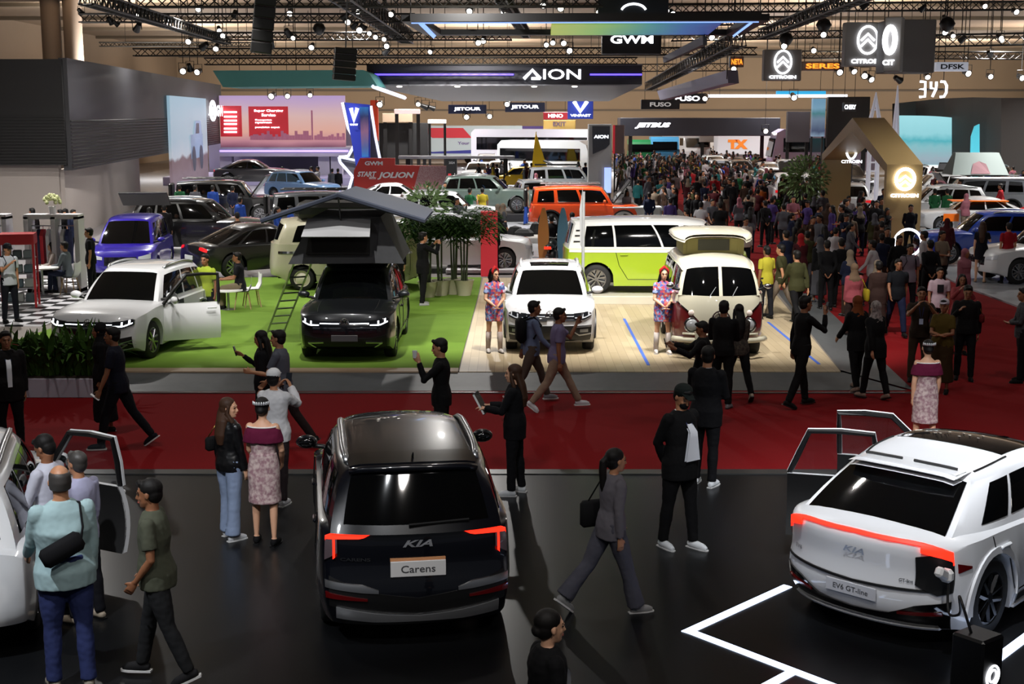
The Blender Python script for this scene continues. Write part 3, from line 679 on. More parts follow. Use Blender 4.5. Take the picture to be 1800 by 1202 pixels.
def tiguan(name, m, label, loc, th, lowm, plate_m):
    c = suv(4.49, 1.84, 1.66, .37, 1.02, 1.22, 1.95, rails=SIL, gc=.21, nose=[(.2, .12), (.42, .01), (.62, .0), (.8, .03), (.95, .12), (1.05, .22)],
            cab=dict(wlo=.08))
    root, b, h = car(name, c, label, 'car', loc, th, pm=m)
    front_modern(b, root, mat('grille_dark', '101218', .2, coat=1))
    fpatch(b, [(-.6, .60, .70), (0, .57, .71), (.6, .60, .70)], 'lower_grille', mat('grille_dark', '101218'), root, .02)
    fpatch(b, [(-.78, .30, .55), (-.5, .27, .50), (0, .27, .50), (.5, .27, .50), (.78, .30, .55)], 'bumper_intake', BLK, root, .008, n=(18, 4))
    fpatch(b, [(-.5, .265, .285), (.5, .265, .285)], 'bumper_trim', lowm, root, .03, n=(10, 1))
    for sg in (1, -1):
        fpatch(b, [(sg * .5, .265, .285), (sg * .66, .36, .39), (sg * .7, .38, .41)], 'bumper_trim', lowm, root, .03, n=(6, 1))
        fpatch(b, [(sg * .4, .40, .425), (sg * .7, .38, .405)], 'bumper_trim', lowm, root, .026, n=(6, 1))
    vwbadge(root, b.P(0, bz(b, 0, .80), 0).x + .03, .80, .075, CHR)
    plate(b, .50, .50, .12, root, plate_m)
    for sg in ((1, -1) if m == GP else ()):
        MB().tube([b.P(s, 1, .62 * sg) + Vector((0, 0, .004)) for s in [.15 + .1 * i for i in range(11)]], .008, 4).build('bonnet_crease', BLK if m != GP else mat('crease', '15171a', .4), root)
    MB().tube([h.P(.0, .04, -.5) + Vector((.03, 0, .02)), h.P(0, .07, .3) + Vector((.03, 0, .02))], .012, 4).build('wiper', BLK, root)
    return root, b, h
th = R(-98); loc = G(160, 642, ZS) - Vector((math.cos(th), math.sin(th), 0)) * 2.20
carw, b, h = tiguan('white_suv', WP, 'white SUV with its front door open on the artificial grass behind the potted ferns', loc, th, SIL, WHT)
spatch(b, [(1.42, .3, .99), (2.45, .3, .99)], 'door_opening', DK, carw, 1, .012)
door('front_door', carw, (4.49 / 2 - 1.38, .90, 0), -R(58), 1.12, .26, .98, 1.52, WP, 1, .45, mirror=True, fm=BLK)
th = R(-90); loc = G(607, 640, ZS) + Vector((0, 2.2, 0))
carg, b, h = tiguan('dark_grey_suv', GP, 'dark grey SUV on the artificial grass carrying an open roof tent', loc, th, CHR, mat('plate_dark_grey', '4c4a50', .5))  # plate in plain dark grey
GSUV = (loc, th)
c = suv(4.2, 1.80, 1.60, .35, 1.0, 1.12, 1.78, rails=WP, gc=.2, clad=BLK, nose=[(.2, .12), (.42, .01), (.62, .0), (.8, .03), (.95, .12), (1.05, .22)])
th = R(-91); loc = G(970, 626, ZS) + Vector((0, 2.05, 0))
cart, b, h = car('white_compact_suv', c, 'white compact SUV with a small glass sunroof on the pale wood floor', 'car', loc, th, pm=WP2)
front_modern(b, cart, mat('grille_dark', '101218'), mat('headlight_dull', 'c8ccd4', .2), True, .78)
cpatch(h, 't', (.07, .27), (-.62, .62), 'sunroof', GLS, cart)
fpatch(b, [(-.82, .30, .60), (-.5, .27, .60), (0, .27, .60), (.5, .27, .60), (.82, .30, .60)], 'bumper_intake', BLK, cart, .008, n=(18, 4))
for sg in (1, -1):
    fpatch(b, [(sg * .42, .50, .52), (sg * .56, .40, .425), (sg * .8, .42, .445)], 'bumper_trim', SIL, cart, .026, n=(8, 1))
    fpatch(b, [(sg * .5, .565, .585), (sg * .8, .57, .59)], 'bumper_trim', SIL, cart, .026, n=(8, 1))
    fpatch(b, [(sg * .58, .47, .53), (sg * .74, .47, .53)], 'fog_light', SIL, cart, .02, n=(6, 2))
fpatch(b, [(-.5, .26, .29), (.5, .26, .29)], 'skid_plate', SIL, cart, .03, n=(8, 1))
vwbadge(cart, b.P(0, bz(b, 0, .82), 0).x + .03, .82, .075, CHR)
# --- lime and white electric van (side on)
LIME = paint('lime_paint', '9db82a'); WV = paint('van_white', 'e6e7e6')
c = dict(L=4.71, W=1.98, wr=.37, gc=.2, ax=(.87, 3.86), nose=[(.2, .08), (.5, .0), (.9, .04), (1.1, .12)], tail=[(.2, .05), (.5, 0), (1.1, .02)],
         top=[(0, 1.0), (.3, 1.12), (.7, 1.15), (4.71, 1.15)], zm=.7, crown=.02, shl=.02, tb=.06,
         cab=dict(cowl=.35, end=4.68, hdr=1.15, rend=4.5, zb=1.10, roof=[(0, 1.80), (.15, 1.86), (.5, 1.87), (1, 1.82)], hb=.95, hr=.83, win=[(.05, .17), (.21, .40), (.415, .70), (.715, .91)], slo=.1, wlo=.05))
th = R(-2); loc = G(1050, 514, ZS + .25); loc = loc + Vector((3.86 - 2.355, .85, 0)); loc.z = ZS + .22
van, b, h = car('electric_van', dict(c, cabm=WV, dl=(1.0, 1.95, 3.3), hm=LIME), 'lime green and white electric van seen side on behind the compact SUV', 'van', loc, th, pm=LIME)
for sg in (1, -1):
    spatch(b, [(.75, 1.04, 1.16), (4.69, 1.04, 1.16)], 'waist_band', WV, van, sg, .01, n=(20, 2))
    for k, z in enumerate((1.72, 1.55, 1.38)):
        p = h.P(.955, (z - 1.1) / .8, sg); MB().box(p + Vector((0, sg * .01, -.05)), (.2, .02, .035)).build('pillar_vent', BLK, van)
cpatch(h, 't', (.1, .95), (-.8, .8), 'roof_panel', WV, van)
for side, x in ((1, 0), ):
    pass
pl_ = MB(); pl_.box((0, 0, .11), (5.3, 2.7, .22), ch=.02); tag(pl_.build('plinth', mat('plinth_cream', 'b7b2a2', .5), loc=(loc.x, loc.y, ZS + .001), rz=th), 'cream plinth under the lime green van', 'plinth')
# --- red and white classic microbus
RED = paint('classic_red', '5e0f14'); CRM = paint('cream_paint', 'cfcbb6')
c = dict(L=4.28, W=1.75, wr=.33, gc=.26, ax=(.92, 3.32), nose=[(.2, .10), (.5, .02), (.8, .0), (1.1, .03), (1.25, .07)], tail=[(.2, .08), (.6, 0), (1.25, .05)],
         top=[(0, 1.24), (.3, 1.26), (4.28, 1.26)], zm=.75, crown=.0, shl=.01, tb=.06, bow=.30, pf=.10, rbow=.25, pr=.1, rim='cap',
         cab=dict(cowl=.07, end=4.18, hdr=.42, rend=3.95, zb=1.22, roof=[(0, 1.84), (.08, 1.90), (.3, 1.94), (.8, 1.94), (1, 1.86)], hb=.865, hr=.72, bow=.30, rbow=.25, pt=.10, rpt=.1,
                  win=[(.03, .11), (.125, .22), (.27, .40), (.43, .56), (.59, .72), (.75, .88)], slo=.12, wlo=.0, crown=.09))
th = R(-91.5); loc = G(1270, 634, ZS) + Vector((0, 2.1, 0))
bus, b, h = car('microbus', dict(c, cabm=CRM, doors=False), 'dark red and cream classic microbus with raised roof and round headlights', 'van', loc, th, pm=RED)
for o in list(bus.children):
    if o.name.startswith(('windscreen', 'side_mirror')): bpy.data.objects.remove(o, do_unlink=True)
cv = [(-.80, 1.10, 1.25), (-.55, .90, 1.25), (-.3, .66, 1.25), (-.12, .52, 1.25), (0, .49, 1.25), (.12, .52, 1.25), (.3, .66, 1.25), (.55, .90, 1.25), (.80, 1.10, 1.25)]
fpatch(b, cv, 'front_panel', CRM, bus, .008, n=(24, 10))
for sg in (1, -1):
    spatch(b, [(.03, 1.10, 1.26), (1.0, 1.02, 1.26), (4.2, 1.02, 1.26)], 'waist_band', CRM, bus, sg, .01, n=(24, 2))
    spatch(b, [(.05, 1.075, 1.10), (1.0, .995, 1.02), (4.2, .995, 1.02)], 'waist_trim', CHR, bus, sg, .02, n=(24, 1))
    fpatch(b, [(sg * .0, .46, .49), (sg * .12, .49, .525), (sg * .3, .63, .665), (sg * .55, .87, .905), (sg * .80, 1.07, 1.105)], 'front_trim', CHR, bus, .018, n=(18, 1))
    cpatch(h, 'f', (sg * .045, sg * .92), (.02, .88), 'windscreen', GLS, bus, off=.012, n=(8, 6))
    p = b.P(0, bz(b, 0, .70), sg * .68)
    o = MB().lathe([(.155, -.02), (.155, .03), (.13, .045), (.12, .03)], 24, 0, (0, p.y, .68), 'x'); hl = o.build('headlight', CHR, bus, True, 40, loc=(p.x + .0, 0, 0))
    MB().lathe([(.125, .03), (.10, .06), (.02, .075)], 20, 0, (0, p.y, .68), 'x').build('lens', mat('clear_lens', 'b9bcc0', .15, .4), hl, True)
    q = b.P(0, bz(b, 0, .92), sg * .70)
    MB().ball((q.x + .02, q.y, .91), (.03, .06, .06), 12).build('indicator', mat('pale_lens', 'e8d8d0', .3), bus, True)
xf = b.P(0, bz(b, 0, .80), 0).x
vwbadge(bus, xf + .03, .80, .17, mat('badge_brown', '2c1a1a', .4))
MB().tube([Vector((b.P(0, .2, v).x + .10, v * .88, .40)) for v in [-1 + .1 * i for i in range(21)]], .055, 8).build('bumper', CRM, bus, True)
MB().tube([Vector((b.P(0, .2, v).x + .10, v * .95, .52)) for v in [-.75 + .1 * i for i in range(16)]], .022, 6).build('bumper_rail', CRM, bus, True)
for y in (-.45, .45): MB().box((b.P(0, .2, y).x + .16, y, .45), (.05, .09, .26), ch=.02).build('bumper_guard', CRM, bus)
for y in (-.22, .22): MB().tube([h.P(0, .02, y / .8) + Vector((.02, 0, 0)), h.P(0, .3, y / .8 + .15) + Vector((.03, 0, 0))], .008, 4).build('wiper', SIL, bus)
for sg in (1, -1): mirror_(bus, Vector((1.72, sg * .80, 1.36)), sg, CHR, .7)
# gutter, raised roof with canvas
for sg in (1, -1): MB().tube([h.P(u, .9, sg) + Vector((0, sg * .015, 0)) for u in [i / 20 for i in range(21)]], .016, 5).build('gutter', CRM, bus, True)
cvs = mat('canvas', '8c8455', .9); cvd = mat('canvas_window', '3c3c36', .9)
MB().rings([[(.72 * a, .60 * s_, z) for a, s_ in ((1, -1), (1, 1), (-1, 1), (-1, -1))] for z in (1.9, 2.0, 2.22)]).build('canvas_wall', cvs, bus)
MB().box((.735, 0, 2.09), (.012, .62, .22)).build('canvas_window', cvd, bus)
for y in (-.5, .5): MB().box((.73, y, 2.07), (.02, .05, .28)).build('canvas_post', cvs, bus)
rl = MB(); n_ = 14
RP = []
for i in range(13):
    x_ = lerp(-1.0, 1.0, i / 12); k_ = 1 - .25 * abs(2 * i / 12 - 1)**4
    RP.append([Vector((x_, .80 * k_ * math.sin(PI / 2 * (2 * j / n_ - 1)), 2.20 + .12 * (1 - abs(2 * j / n_ - 1)**3) + .07 * (1 - (2 * i / 12 - 1)**2))) for j in range(n_ + 1)])
rl.grid(RP); rl.grid([[p - Vector((0, 0, .05)) for p in r] for r in RP]); rl.build('raised_roof', CRM, bus, True)
# ---------------------------------------------------------------- people
_Q = []          # surfaces waiting to be fused: (object, noise amplitude)
def fuse_all():
    if not _Q: return
    dg = bpy.context.evaluated_depsgraph_get(); dg.update(); out = []
    for o, amp, sc in _Q:
        me = bpy.data.meshes.new_from_object(o.evaluated_get(dg)); out.append(me)
    for (o, amp, sc), me in zip(_Q, out):
        bm = bmesh.new(); bm.from_mesh(me)
        bmesh.ops.smooth_vert(bm, verts=bm.verts, factor=.5, use_axis_x=True, use_axis_y=True, use_axis_z=True)
        if amp:
            bm.normal_update()
            for v in bm.verts:
                p = v.co * sc; v.co += v.normal * amp * (noise.noise(Vector((p.x, p.y, p.z * .6))) + .5 * noise.noise(p * 2.3))
        bm.to_mesh(me); bm.free()
        old = o.data; me.materials.clear()
        for m in old.materials: me.materials.append(m)
        me.polygons.foreach_set('use_smooth', [True] * len(me.polygons)); me.polygons.foreach_set('material_index', [0] * len(me.polygons))
        o.modifiers.clear(); o.data = me; nm = old.name; bpy.data.meshes.remove(old); me.name = nm
    _Q.clear()
def fused(mb, name, m, parent, vox, amp=0, sc=9):
    o = mb.build(name, m, parent)
    md = o.modifiers.new('r', 'REMESH'); md.mode = 'VOXEL'; md.voxel_size = vox; md.adaptivity = 0
    _Q.append((o, amp, sc)); return o
POSES = {
 'stand': dict(L=(3, 3), Rr=(-4, 2), aL=(-4, 8, 12, 0), aR=(4, 8, 12, 0)),
 'walk': dict(L=(24, 8), Rr=(-20, 16), aL=(-22, 8, 12, 0), aR=(22, 8, 22, 0), lean=3),
 'walk2': dict(L=(-20, 16), Rr=(24, 8), aL=(22, 8, 22, 0), aR=(-22, 8, 12, 0), lean=3),
 'phone': dict(L=(4, 4), Rr=(-3, 3), aL=(-6, 8, 12, 0), aR=(38, 14, 95, 25), hp=15),
 'photo': dict(L=(5, 4), Rr=(-5, 3), aL=(62, 12, 85, 30), aR=(62, 12, 85, 30)),
 'fold': dict(L=(3, 3), Rr=(-3, 3), aL=(18, 8, 62, 55), aR=(18, 8, 62, 55)),
 'behind': dict(L=(3, 3), Rr=(-3, 3), aL=(-25, 6, 20, 30), aR=(-25, 6, 20, 30)),
 'sit': dict(L=(86, 82), Rr=(82, 84), aL=(22, 8, 60, 20), aR=(22, 8, 60, 20), sit=1, lean=4),
 'mouth': dict(L=(3, 3), Rr=(-3, 3), aL=(48, 8, 115, 10), aR=(0, 6, 15, 0), hp=8),
 'pocket': dict(L=(26, 6), Rr=(-18, 14), aL=(-10, 14, 30, 10), aR=(20, 10, 20, 0), lean=2),
}
def skel(h, fat, pose, female):
    k = h / 1.75; p = dict(lean=0, hp=0, hy=0, sit=0); p.update(POSES.get(pose, {}) if isinstance(pose, str) else {**POSES[pose[0]], **pose[1]})
    J = {}; hip = Vector((0, 0, .94)); ln = R(p['lean']); sw = (.152 if female else .178)
    up = Vector((math.sin(ln), 0, math.cos(ln)))
    J['hip'] = hip; J['waist'] = hip + up * .14; J['chest'] = hip + up * .34; J['neck'] = hip + up * .53; J['head'] = J['neck'] + up * .045 + Vector((.025, 0, .095))
    for sg, a, l, s in ((1, 'aL', 'L', 'l'), (-1, 'aR', 'Rr', 'r')):
        th, kn = p[l]; t = R(th); q = R(th - kn); hh = hip + Vector((0, sg * .09, -.03)); sp = .05
        J['hip' + s] = hh
        J['knee' + s] = hh + Vector((math.sin(t), sg * sp, -math.cos(t))) * .43
        J['ank' + s] = J['knee' + s] + Vector((math.sin(q), sg * .02, -math.cos(q))) * .42
        fp = R(p.get('fp' + s, max(-60, min(30, (th - kn) * 1.0 if th - kn < -12 else 0))))
        if p['sit']: fp = 0
        J['fd' + s] = Vector((math.cos(fp), sg * .12, math.sin(fp))).normalized()
        sh = J['neck'] + Vector((0, sg * sw, -.085)); J['sh' + s] = sh
        pa, ab, el, inn = [R(v) for v in p[a]]
        J['el' + s] = sh + Vector((math.sin(pa) * math.cos(ab), sg * math.sin(ab), -math.cos(pa) * math.cos(ab))) * .29
        fa = pa + el; J['fa' + s] = Vector((math.sin(fa) * math.cos(inn), -sg * math.sin(inn), -math.cos(fa) * math.cos(inn) - 0.0)).normalized()
        J['wr' + s] = J['el' + s] + J['fa' + s] * .255
    lo = min(J['ankl'].z, J['ankr'].z) - .085
    if not p['sit']:
        # raised heel on the trailing foot
        lo = min(J['ank' + s].z - .085 + min(0, J['fd' + s].z * .16) for s in 'lr')
    for q in J:
        if not q.startswith('f'): J[q] = (J[q] - Vector((0, 0, lo))) * k
    J['k'] = k; J['up'] = up; J['hp'] = p['hp']; J['hy'] = p['hy']; return J
def torso(mb, J, g, fat, female, z0=0.0, low=-.06, hem=False):
    k = J['k']; up = J['up']; h = J['hip']
    W_ = [(low, .165, .115), (.0, .168, .12), (.08, .150, .108), (.17, .140 if female else .150, .10), (.30, .158, .115), (.39, .170, .118), (.445, .160, .105), (.49, .112, .085), (.53, .066, .06)]
    if not female: W_ = [(a, b * (1.02 if a > .2 else .97), c) for a, b, c in W_]
    rs = []
    for a, b, c in W_:
        f = 1 + (fat * (1 if a < .35 else .5)); c2 = c * (1 + fat * 1.4 if a < .35 else 1); gg = g + (.016 if g > .005 and a < .09 and hem else 0)
        ce = h + up * a * k + Vector((.012 * fat * 8 if .0 < a < .3 else 0, 0, 0)) * k
        rs.append([ce + Vector((math.cos(t) * (c2 * k + gg), math.sin(t) * (b * f * k + gg), 0)) for t in [2 * PI * i / 20 for i in range(20)]])
    mb.rings(rs)
def legs(mb, J, g, fat, end=1.0, flare=0):
    k = J['k']
    for s in 'lr':
        a, b, c = J['hip' + s], J['knee' + s], J['ank' + s]; f = 1 + fat * .6
        mb.tube([a + Vector((0, 0, .08 * k)), a, lerp(a, b, .5), b, lerp(b, c, .35), lerp(b, c, end * .98)], [(.085 * f) * k + g, .092 * f * k + g, .078 * f * k + g, .058 * k + g, .056 * k + g * 1.1, (.038 + flare) * k + g * 1.3], 14)
        mb.ball(b, .057 * k + g, 12)
def arms(mb, J, g, fat, end=1.0, full=True, cuff=0):
    k = J['k']
    for s in 'lr':
        a, b, c = J['sh' + s], J['el' + s], J['wr' + s]; f = 1 + fat * .5
        mb.ball(a, (.054 * f * k + g), 12)
        if end <= .55: mb.tube([a, lerp(a, b, end * 1.7)], [.055 * f * k + g, .048 * f * k + g + cuff], 12)
        else: mb.tube([a, lerp(a, b, .5), b, lerp(b, c, .35), lerp(b, c, (end - .5) * 2)], [.055 * f * k + g, .048 * f * k + g, .040 * k + g, .040 * k + g, .027 * k + g * 1.2 + cuff], 12); mb.ball(b, .041 * k + g, 12)
def hand(mb, J, s, curl, det):
    k = J['k']; d = J['fa' + s]; w = J['wr' + s]; sg = 1 if s == 'l' else -1
    side = Vector((1, 0, 0)) - d * d.x; side = side.normalized() if side.length > .2 else Vector((0, 0, 1)); n = d.cross(side) * sg   # n: towards the body (palm)
    if n.y * sg > 0: n = -n
    p = w + d * .045 * k
    mb.tube([w - d * .02 * k, w + d * .03 * k, w + d * .085 * k], [.026 * k, .036 * k, .04 * k], 10, flat=.45, up=side)
    if not det:
        mb.tube([w + d * .08 * k, w + d * .12 * k + n * .01, w + d * .155 * k + n * .035 * k], [.034 * k, .032 * k, .02 * k], 8, flat=.45, up=side)
        mb.tube([w + d * .03 * k + side * .03 * k, w + d * .085 * k + side * .055 * k + n * .015 * k], [.013 * k, .010 * k], 6); return
    for i, ln in enumerate((.072, .08, .075, .058)):
        b = w + d * .082 * k + side * (.030 - .02 * i) * k; c1 = curl
        q = [b]; ang = 0
        for j, seg in enumerate((.45, .32, .23)):
            ang += c1 * (.6 if j == 0 else .8); q.append(q[-1] + (d * math.cos(ang) + n * math.sin(ang)) * ln * seg * k)
        mb.tube(q, [.0105 * k, .0098 * k, .009 * k, .0075 * k], 7)
    b = w + d * .025 * k + side * .028 * k
    mb.tube([b, b + (d * .6 + side * .55 + n * .2) * .036 * k, b + (d * .85 + side * .55 + n * .45) * .062 * k], [.015 * k, .012 * k, .009 * k], 7)
def headM(J): return Matrix.Translation(J['head']) @ Euler((0, R(J['hp']), R(J['hy']))).to_matrix().to_4x4() @ Matrix.Scale(J['k'], 4)
def head(mb, J, female, det=True):
    M = headM(J)
    def T(x, y, z): return M @ Vector((x, y, z))
    R3 = M.to_3x3()
    mb.ball(T(-.012, 0, .028), (.096, .076, .092), 16, 0, 12, R3)
    jaw = .054 if female else .060
    mb.rings([[T(x0 + cx * math.cos(t), cy * math.sin(t), z) for t in [2 * PI * i / 16 for i in range(16)]] for z, x0, cx, cy in ((-.122, .045, .022, .024), (-.105, .028, .048, jaw * .72), (-.07, .018, .066, jaw), (-.02, .010, .074, .066), (.03, .0, .084, .072))])
    # nose, brow, lips, cheeks, ears
    mb.tube([T(.082, 0, .012), T(.098, 0, -.022), T(.106, 0, -.038), T(.088, 0, -.046)], [.008, .011, .014, .010], 8)
    mb.tube([T(.078, -.045, .022), T(.089, 0, .02), T(.078, .045, .022)], [.010, .011, .010], 6)
    mb.tube([T(.076, -.02, -.072), T(.087, 0, -.070), T(.076, .02, -.072)], [.006, .010, .006], 6); mb.ball(T(.066, 0, -.103), (.02, .022, .016), 8, 0, 6, R3)
    for sg in (1, -1):
        mb.ball(T(.056, sg * .035, -.032), (.024, .022, .022), 8, 0, 6, R3)
        mb.ball(T(-.006, sg * .079, -.010), (.018, .010, .030), 8, 0, 6, R3)
    nk = J['neck']; c = M @ Vector((-.02, 0, -.06))
    mb.tube([nk - Vector((0, 0, .06)) * J['k'], nk + Vector((0, 0, .02)) * J['k'], c], [.066 * J['k'], .056 * J['k'], .056 * J['k']] if not female else [.055 * J['k'], .047 * J['k'], .048 * J['k']], 12)
def hair(J, style, m, root, vox):
    M = headM(J); R3 = M.to_3x3(); mb = MB(); k = J['k']
    def T(x, y, z): return M @ Vector((x, y, z))
    if style == 'bald':
        mb.rings([[T(-.02 + cx * math.cos(t), cy * math.sin(t), z) for t in [PI * .32 + 2 * PI * .68 * i / 17 for i in range(18)]] + [T(-.02 + cx * .8 * math.cos(t), cy * .8 * math.sin(t), z) for t in [PI * .32 + 2 * PI * .68 * i / 17 for i in range(17, -1, -1)]] for z, cx, cy in ((-.06, .085, .078), (.0, .096, .083), (.05, .09, .08), (.075, .078, .07))])
        return fused(mb, 'hair', m, root, vox)
    mb.ball(T(-.026, 0, .045), (.102, .086, .088), 16, 0, 10, R3)
    mb.ball(T(-.048, 0, -.005), (.072, .080, .09), 14, 0, 8, R3)
    if style == 'short': mb.tube([T(.045, -.05, .085), T(.07, 0, .095), T(.045, .05, .085)], [.02, .028, .02], 8)
    if style in ('long', 'longback'):
        b = J['neck']; e = .30 if style == 'longback' else .34
        mb.tube([T(-.05, 0, .05), T(-.085, 0, -.06), b + Vector((-.095, 0, -.02)) * k, b + Vector((-.125, 0, -.18)) * k, b + Vector((-.125, 0, -e)) * k], [.075 * k, .082 * k, .09 * k, .085 * k, .045 * k], 12, flat=.62, up=(0, 1, 0))
        for sg in (1, -1): mb.tube([T(.015, sg * .075, .03), T(-.0, sg * .085, -.06), b + Vector((-.01, sg * .095, -.02)) * k, b + Vector((-.02, sg * .11, -.14)) * k], [.02 * k, .028 * k, .032 * k, .014 * k], 8)
    if style == 'pony': mb.ball(T(-.11, 0, .04), .034 * k, 8); mb.tube([T(-.11, 0, .04), T(-.15, 0, .0), T(-.155, 0, -.09), T(-.15, 0, -.26), T(-.13, 0, -.38)], [.03 * k, .04 * k, .042 * k, .034 * k, .010 * k], 10)
    if style == 'bun': mb.ball(T(-.10, 0, -.02), (.045 * k, .055 * k, .045 * k), 10)
    return fused(mb, 'hair', m, root, vox)
def person(label, px, py, hd, h=1.72, pose='stand', top=('shirt', '303030'), bot=('trousers', '15151a'), hr=('short', 0), skin=None, female=False, fat=0.0, shoes='111111', z=0.0,
           det=1, extras=(), cat='person', sole=None, group=None, loc=None, sc=1.0):
    """px,py: pixel of the ground point under the body; hd heading degrees (0 = +X, 90 = away)"""
    L0 = loc if loc is not None else G(px, py, z); root = empty('person', L0, R(hd), label, cat, group)
    J = skel(h, fat, pose, female); k = J['k']; skin = skin or SKIN
    vb = (.0085, .012, .017)[det]; vc = (.012, .016, .020)[det]; vh = (.008, .011, .014)[det]
    J['k'] = k
    tk, tc = top[0], top[1]; bk, bc = bot[0], bot[1]
    body = MB(); torso(body, J, -.012, fat, female); legs(body, J, -.008, fat); arms(body, J, -.004, fat); head(body, J, female)
    for s in 'lr':
        hand(body, J, s, .45, det == 0)
        a = J['ank' + s]; fd = J['fd' + s]; body.tube([a, a + Vector((0, 0, -.04 * k)), a + fd * .10 * k + Vector((0, 0, -.055 * k))], [.036 * k, .036 * k, .028 * k], 8)
    bo = fused(body, 'body', skin, root, vb)
    if hr[0] not in ('hijab', 'none'): hair(J, hr[0], (HAIR, HAIRB, HAIRG)[hr[1]], root, vh)
    M = headM(J)
    def T(x, y, z): return M @ Vector((x, y, z))
    if det < 2:
        mb = MB()
        for sg in (1, -1): mb.ball(T(.0765, sg * .030, .001), (.012 * k, .015 * k, .0075 * k), 8, 0, 6, Euler((0, 0, R(J['hy']))).to_matrix())
        mb.build('eyes', mat('eye', '120c0a', .3), root, True)
        mb = MB()
        for sg in (1, -1): mb.tube([T(.087, sg * .012, .024), T(.085, sg * .032, .030), T(.072, sg * .05, .024)], .0042 * k, 5)
        mb.build('eyebrows', HAIR, root, True)
        MB().tube([T(.083, -.022, -.073), T(.0955, 0, -.071), T(.083, .022, -.073)], [.004 * k, .0062 * k, .004 * k], 6).build('lips', mat('lips', '9a4a42', .4), root, True)
    cm = lambda c, n='cloth': c if not isinstance(c, str) else mat(n + '_' + c, c, .85, spec=.2)
    # shoes
    sm_ = cm(shoes, 'shoe'); so = mat('white_sole', 'c8c8c8', .6) if sole or shoes[0] in 'cdef' else BLK
    for s in 'lr':
        a = J['ank' + s]; fd = J['fd' + s]; mb = MB(); dn = Vector((fd.z * .0, 0, -1)); ndn = (dn - fd * dn.dot(fd)).normalized()
        b0 = a + ndn * .045 * k
        mb.tube([b0 - fd * .062 * k, b0 - fd * .03 * k, b0 + fd * .05 * k, b0 + fd * .13 * k + ndn * .008 * k, b0 + fd * .185 * k + ndn * .018 * k], [.028 * k, .042 * k, .045 * k, .040 * k, .022 * k], 10, flat=.95)
        if tk != 'none': mb.tube([a + Vector((0, 0, .0)), b0], [.042 * k, .044 * k], 10)
        sh = fused(mb, 'shoe', sm_, root, .010 if det < 2 else .014)
        c_ = b0 + ndn * .034 * k
        fy = Vector((-fd.y, fd.x, 0)).normalized(); P_ = [(-.075, -.03), (-.075, .03), (.03, .040), (.12, .045), (.19, .028), (.205, 0), (.19, -.028), (.12, -.045), (.03, -.040)]
        mb = MB(); n = len(P_); vs = [c_ + fd * x * k + fy * y * k + ndn * q for q in (-.004, .014) for x, y in P_]
        mb.add(vs, [tuple(range(n))[::-1], tuple(range(n, 2 * n))] + [(i, (i + 1) % n, n + (i + 1) % n, n + i) for i in range(n)]); mb.build('sole', so, sh)
    # lower clothes
    if bk in ('trousers', 'jeans', 'wide'):
        mb = MB(); torso(mb, J, .004, fat * .8, female, low=-.07); mb2 = MB()
        mb.v, mb.f, mb.m = [], [], []
        up = J['up']; hp = J['hip']
        mb.rings([[hp + up * a * k + Vector((math.cos(t) * (c + .006) * (1 + fat) * k, math.sin(t) * (b_ + .006) * (1 + fat * .8) * k, 0)) for t in [2 * PI * i / 20 for i in range(20)]] for a, b_, c in ((-.10, .155, .105), (-.05, .172, .125), (.0, .168, .12), (.07, .15, .108), (.12, .145, .104))])
        legs(mb, J, .010 if bk != 'wide' else .018, fat, 1.04, .004 if bk == 'trousers' else (.035 if bk == 'wide' else .01)); fused(mb, 'trousers' if bk != 'jeans' else 'jeans', cm(bc), root, vc, .007, 11)
    elif bk in ('skirt', 'longskirt', 'dress'):
        e = bot[2] if len(bot) > 2 else (.42 if bk != 'longskirt' else .86)
        mb = MB(); hp = J['hip']; rs = []; ml = (J['kneel'] + J['kneer']) / 2; ma = (J['ankl'] + J['ankr']) / 2
        for q in (-.14, -.05, .03, .15, .3, .45, .6, .75, .9):
            if q > e + .01: break
            c_ = hp + Vector((0, 0, -q * k)) if q < .1 else lerp(hp, ml, min(1, q / .46)) if q < .46 else lerp(ml, ma, min(1, (q - .46) / .42))
            sp = abs(J['kneel'].x - J['kneer'].x) * .5 * min(1, max(0, q) / .45); w_ = (.148, .165, .180, .185, .18, .185, .2, .21, .22)[len(rs)]
            rs.append([Vector((c_.x + math.cos(t) * (w_ * .74 + sp + .008) * (1 + fat) * k, math.sin(t) * (w_ + .008) * (1 + fat * .7) * k, hp.z - q * k)) for t in [2 * PI * i / 24 for i in range(24)]])
        mb.rings(rs); fused(mb, 'skirt' if bk != 'dress' else 'dress_skirt', cm(bc), root, vc, .008, 9)
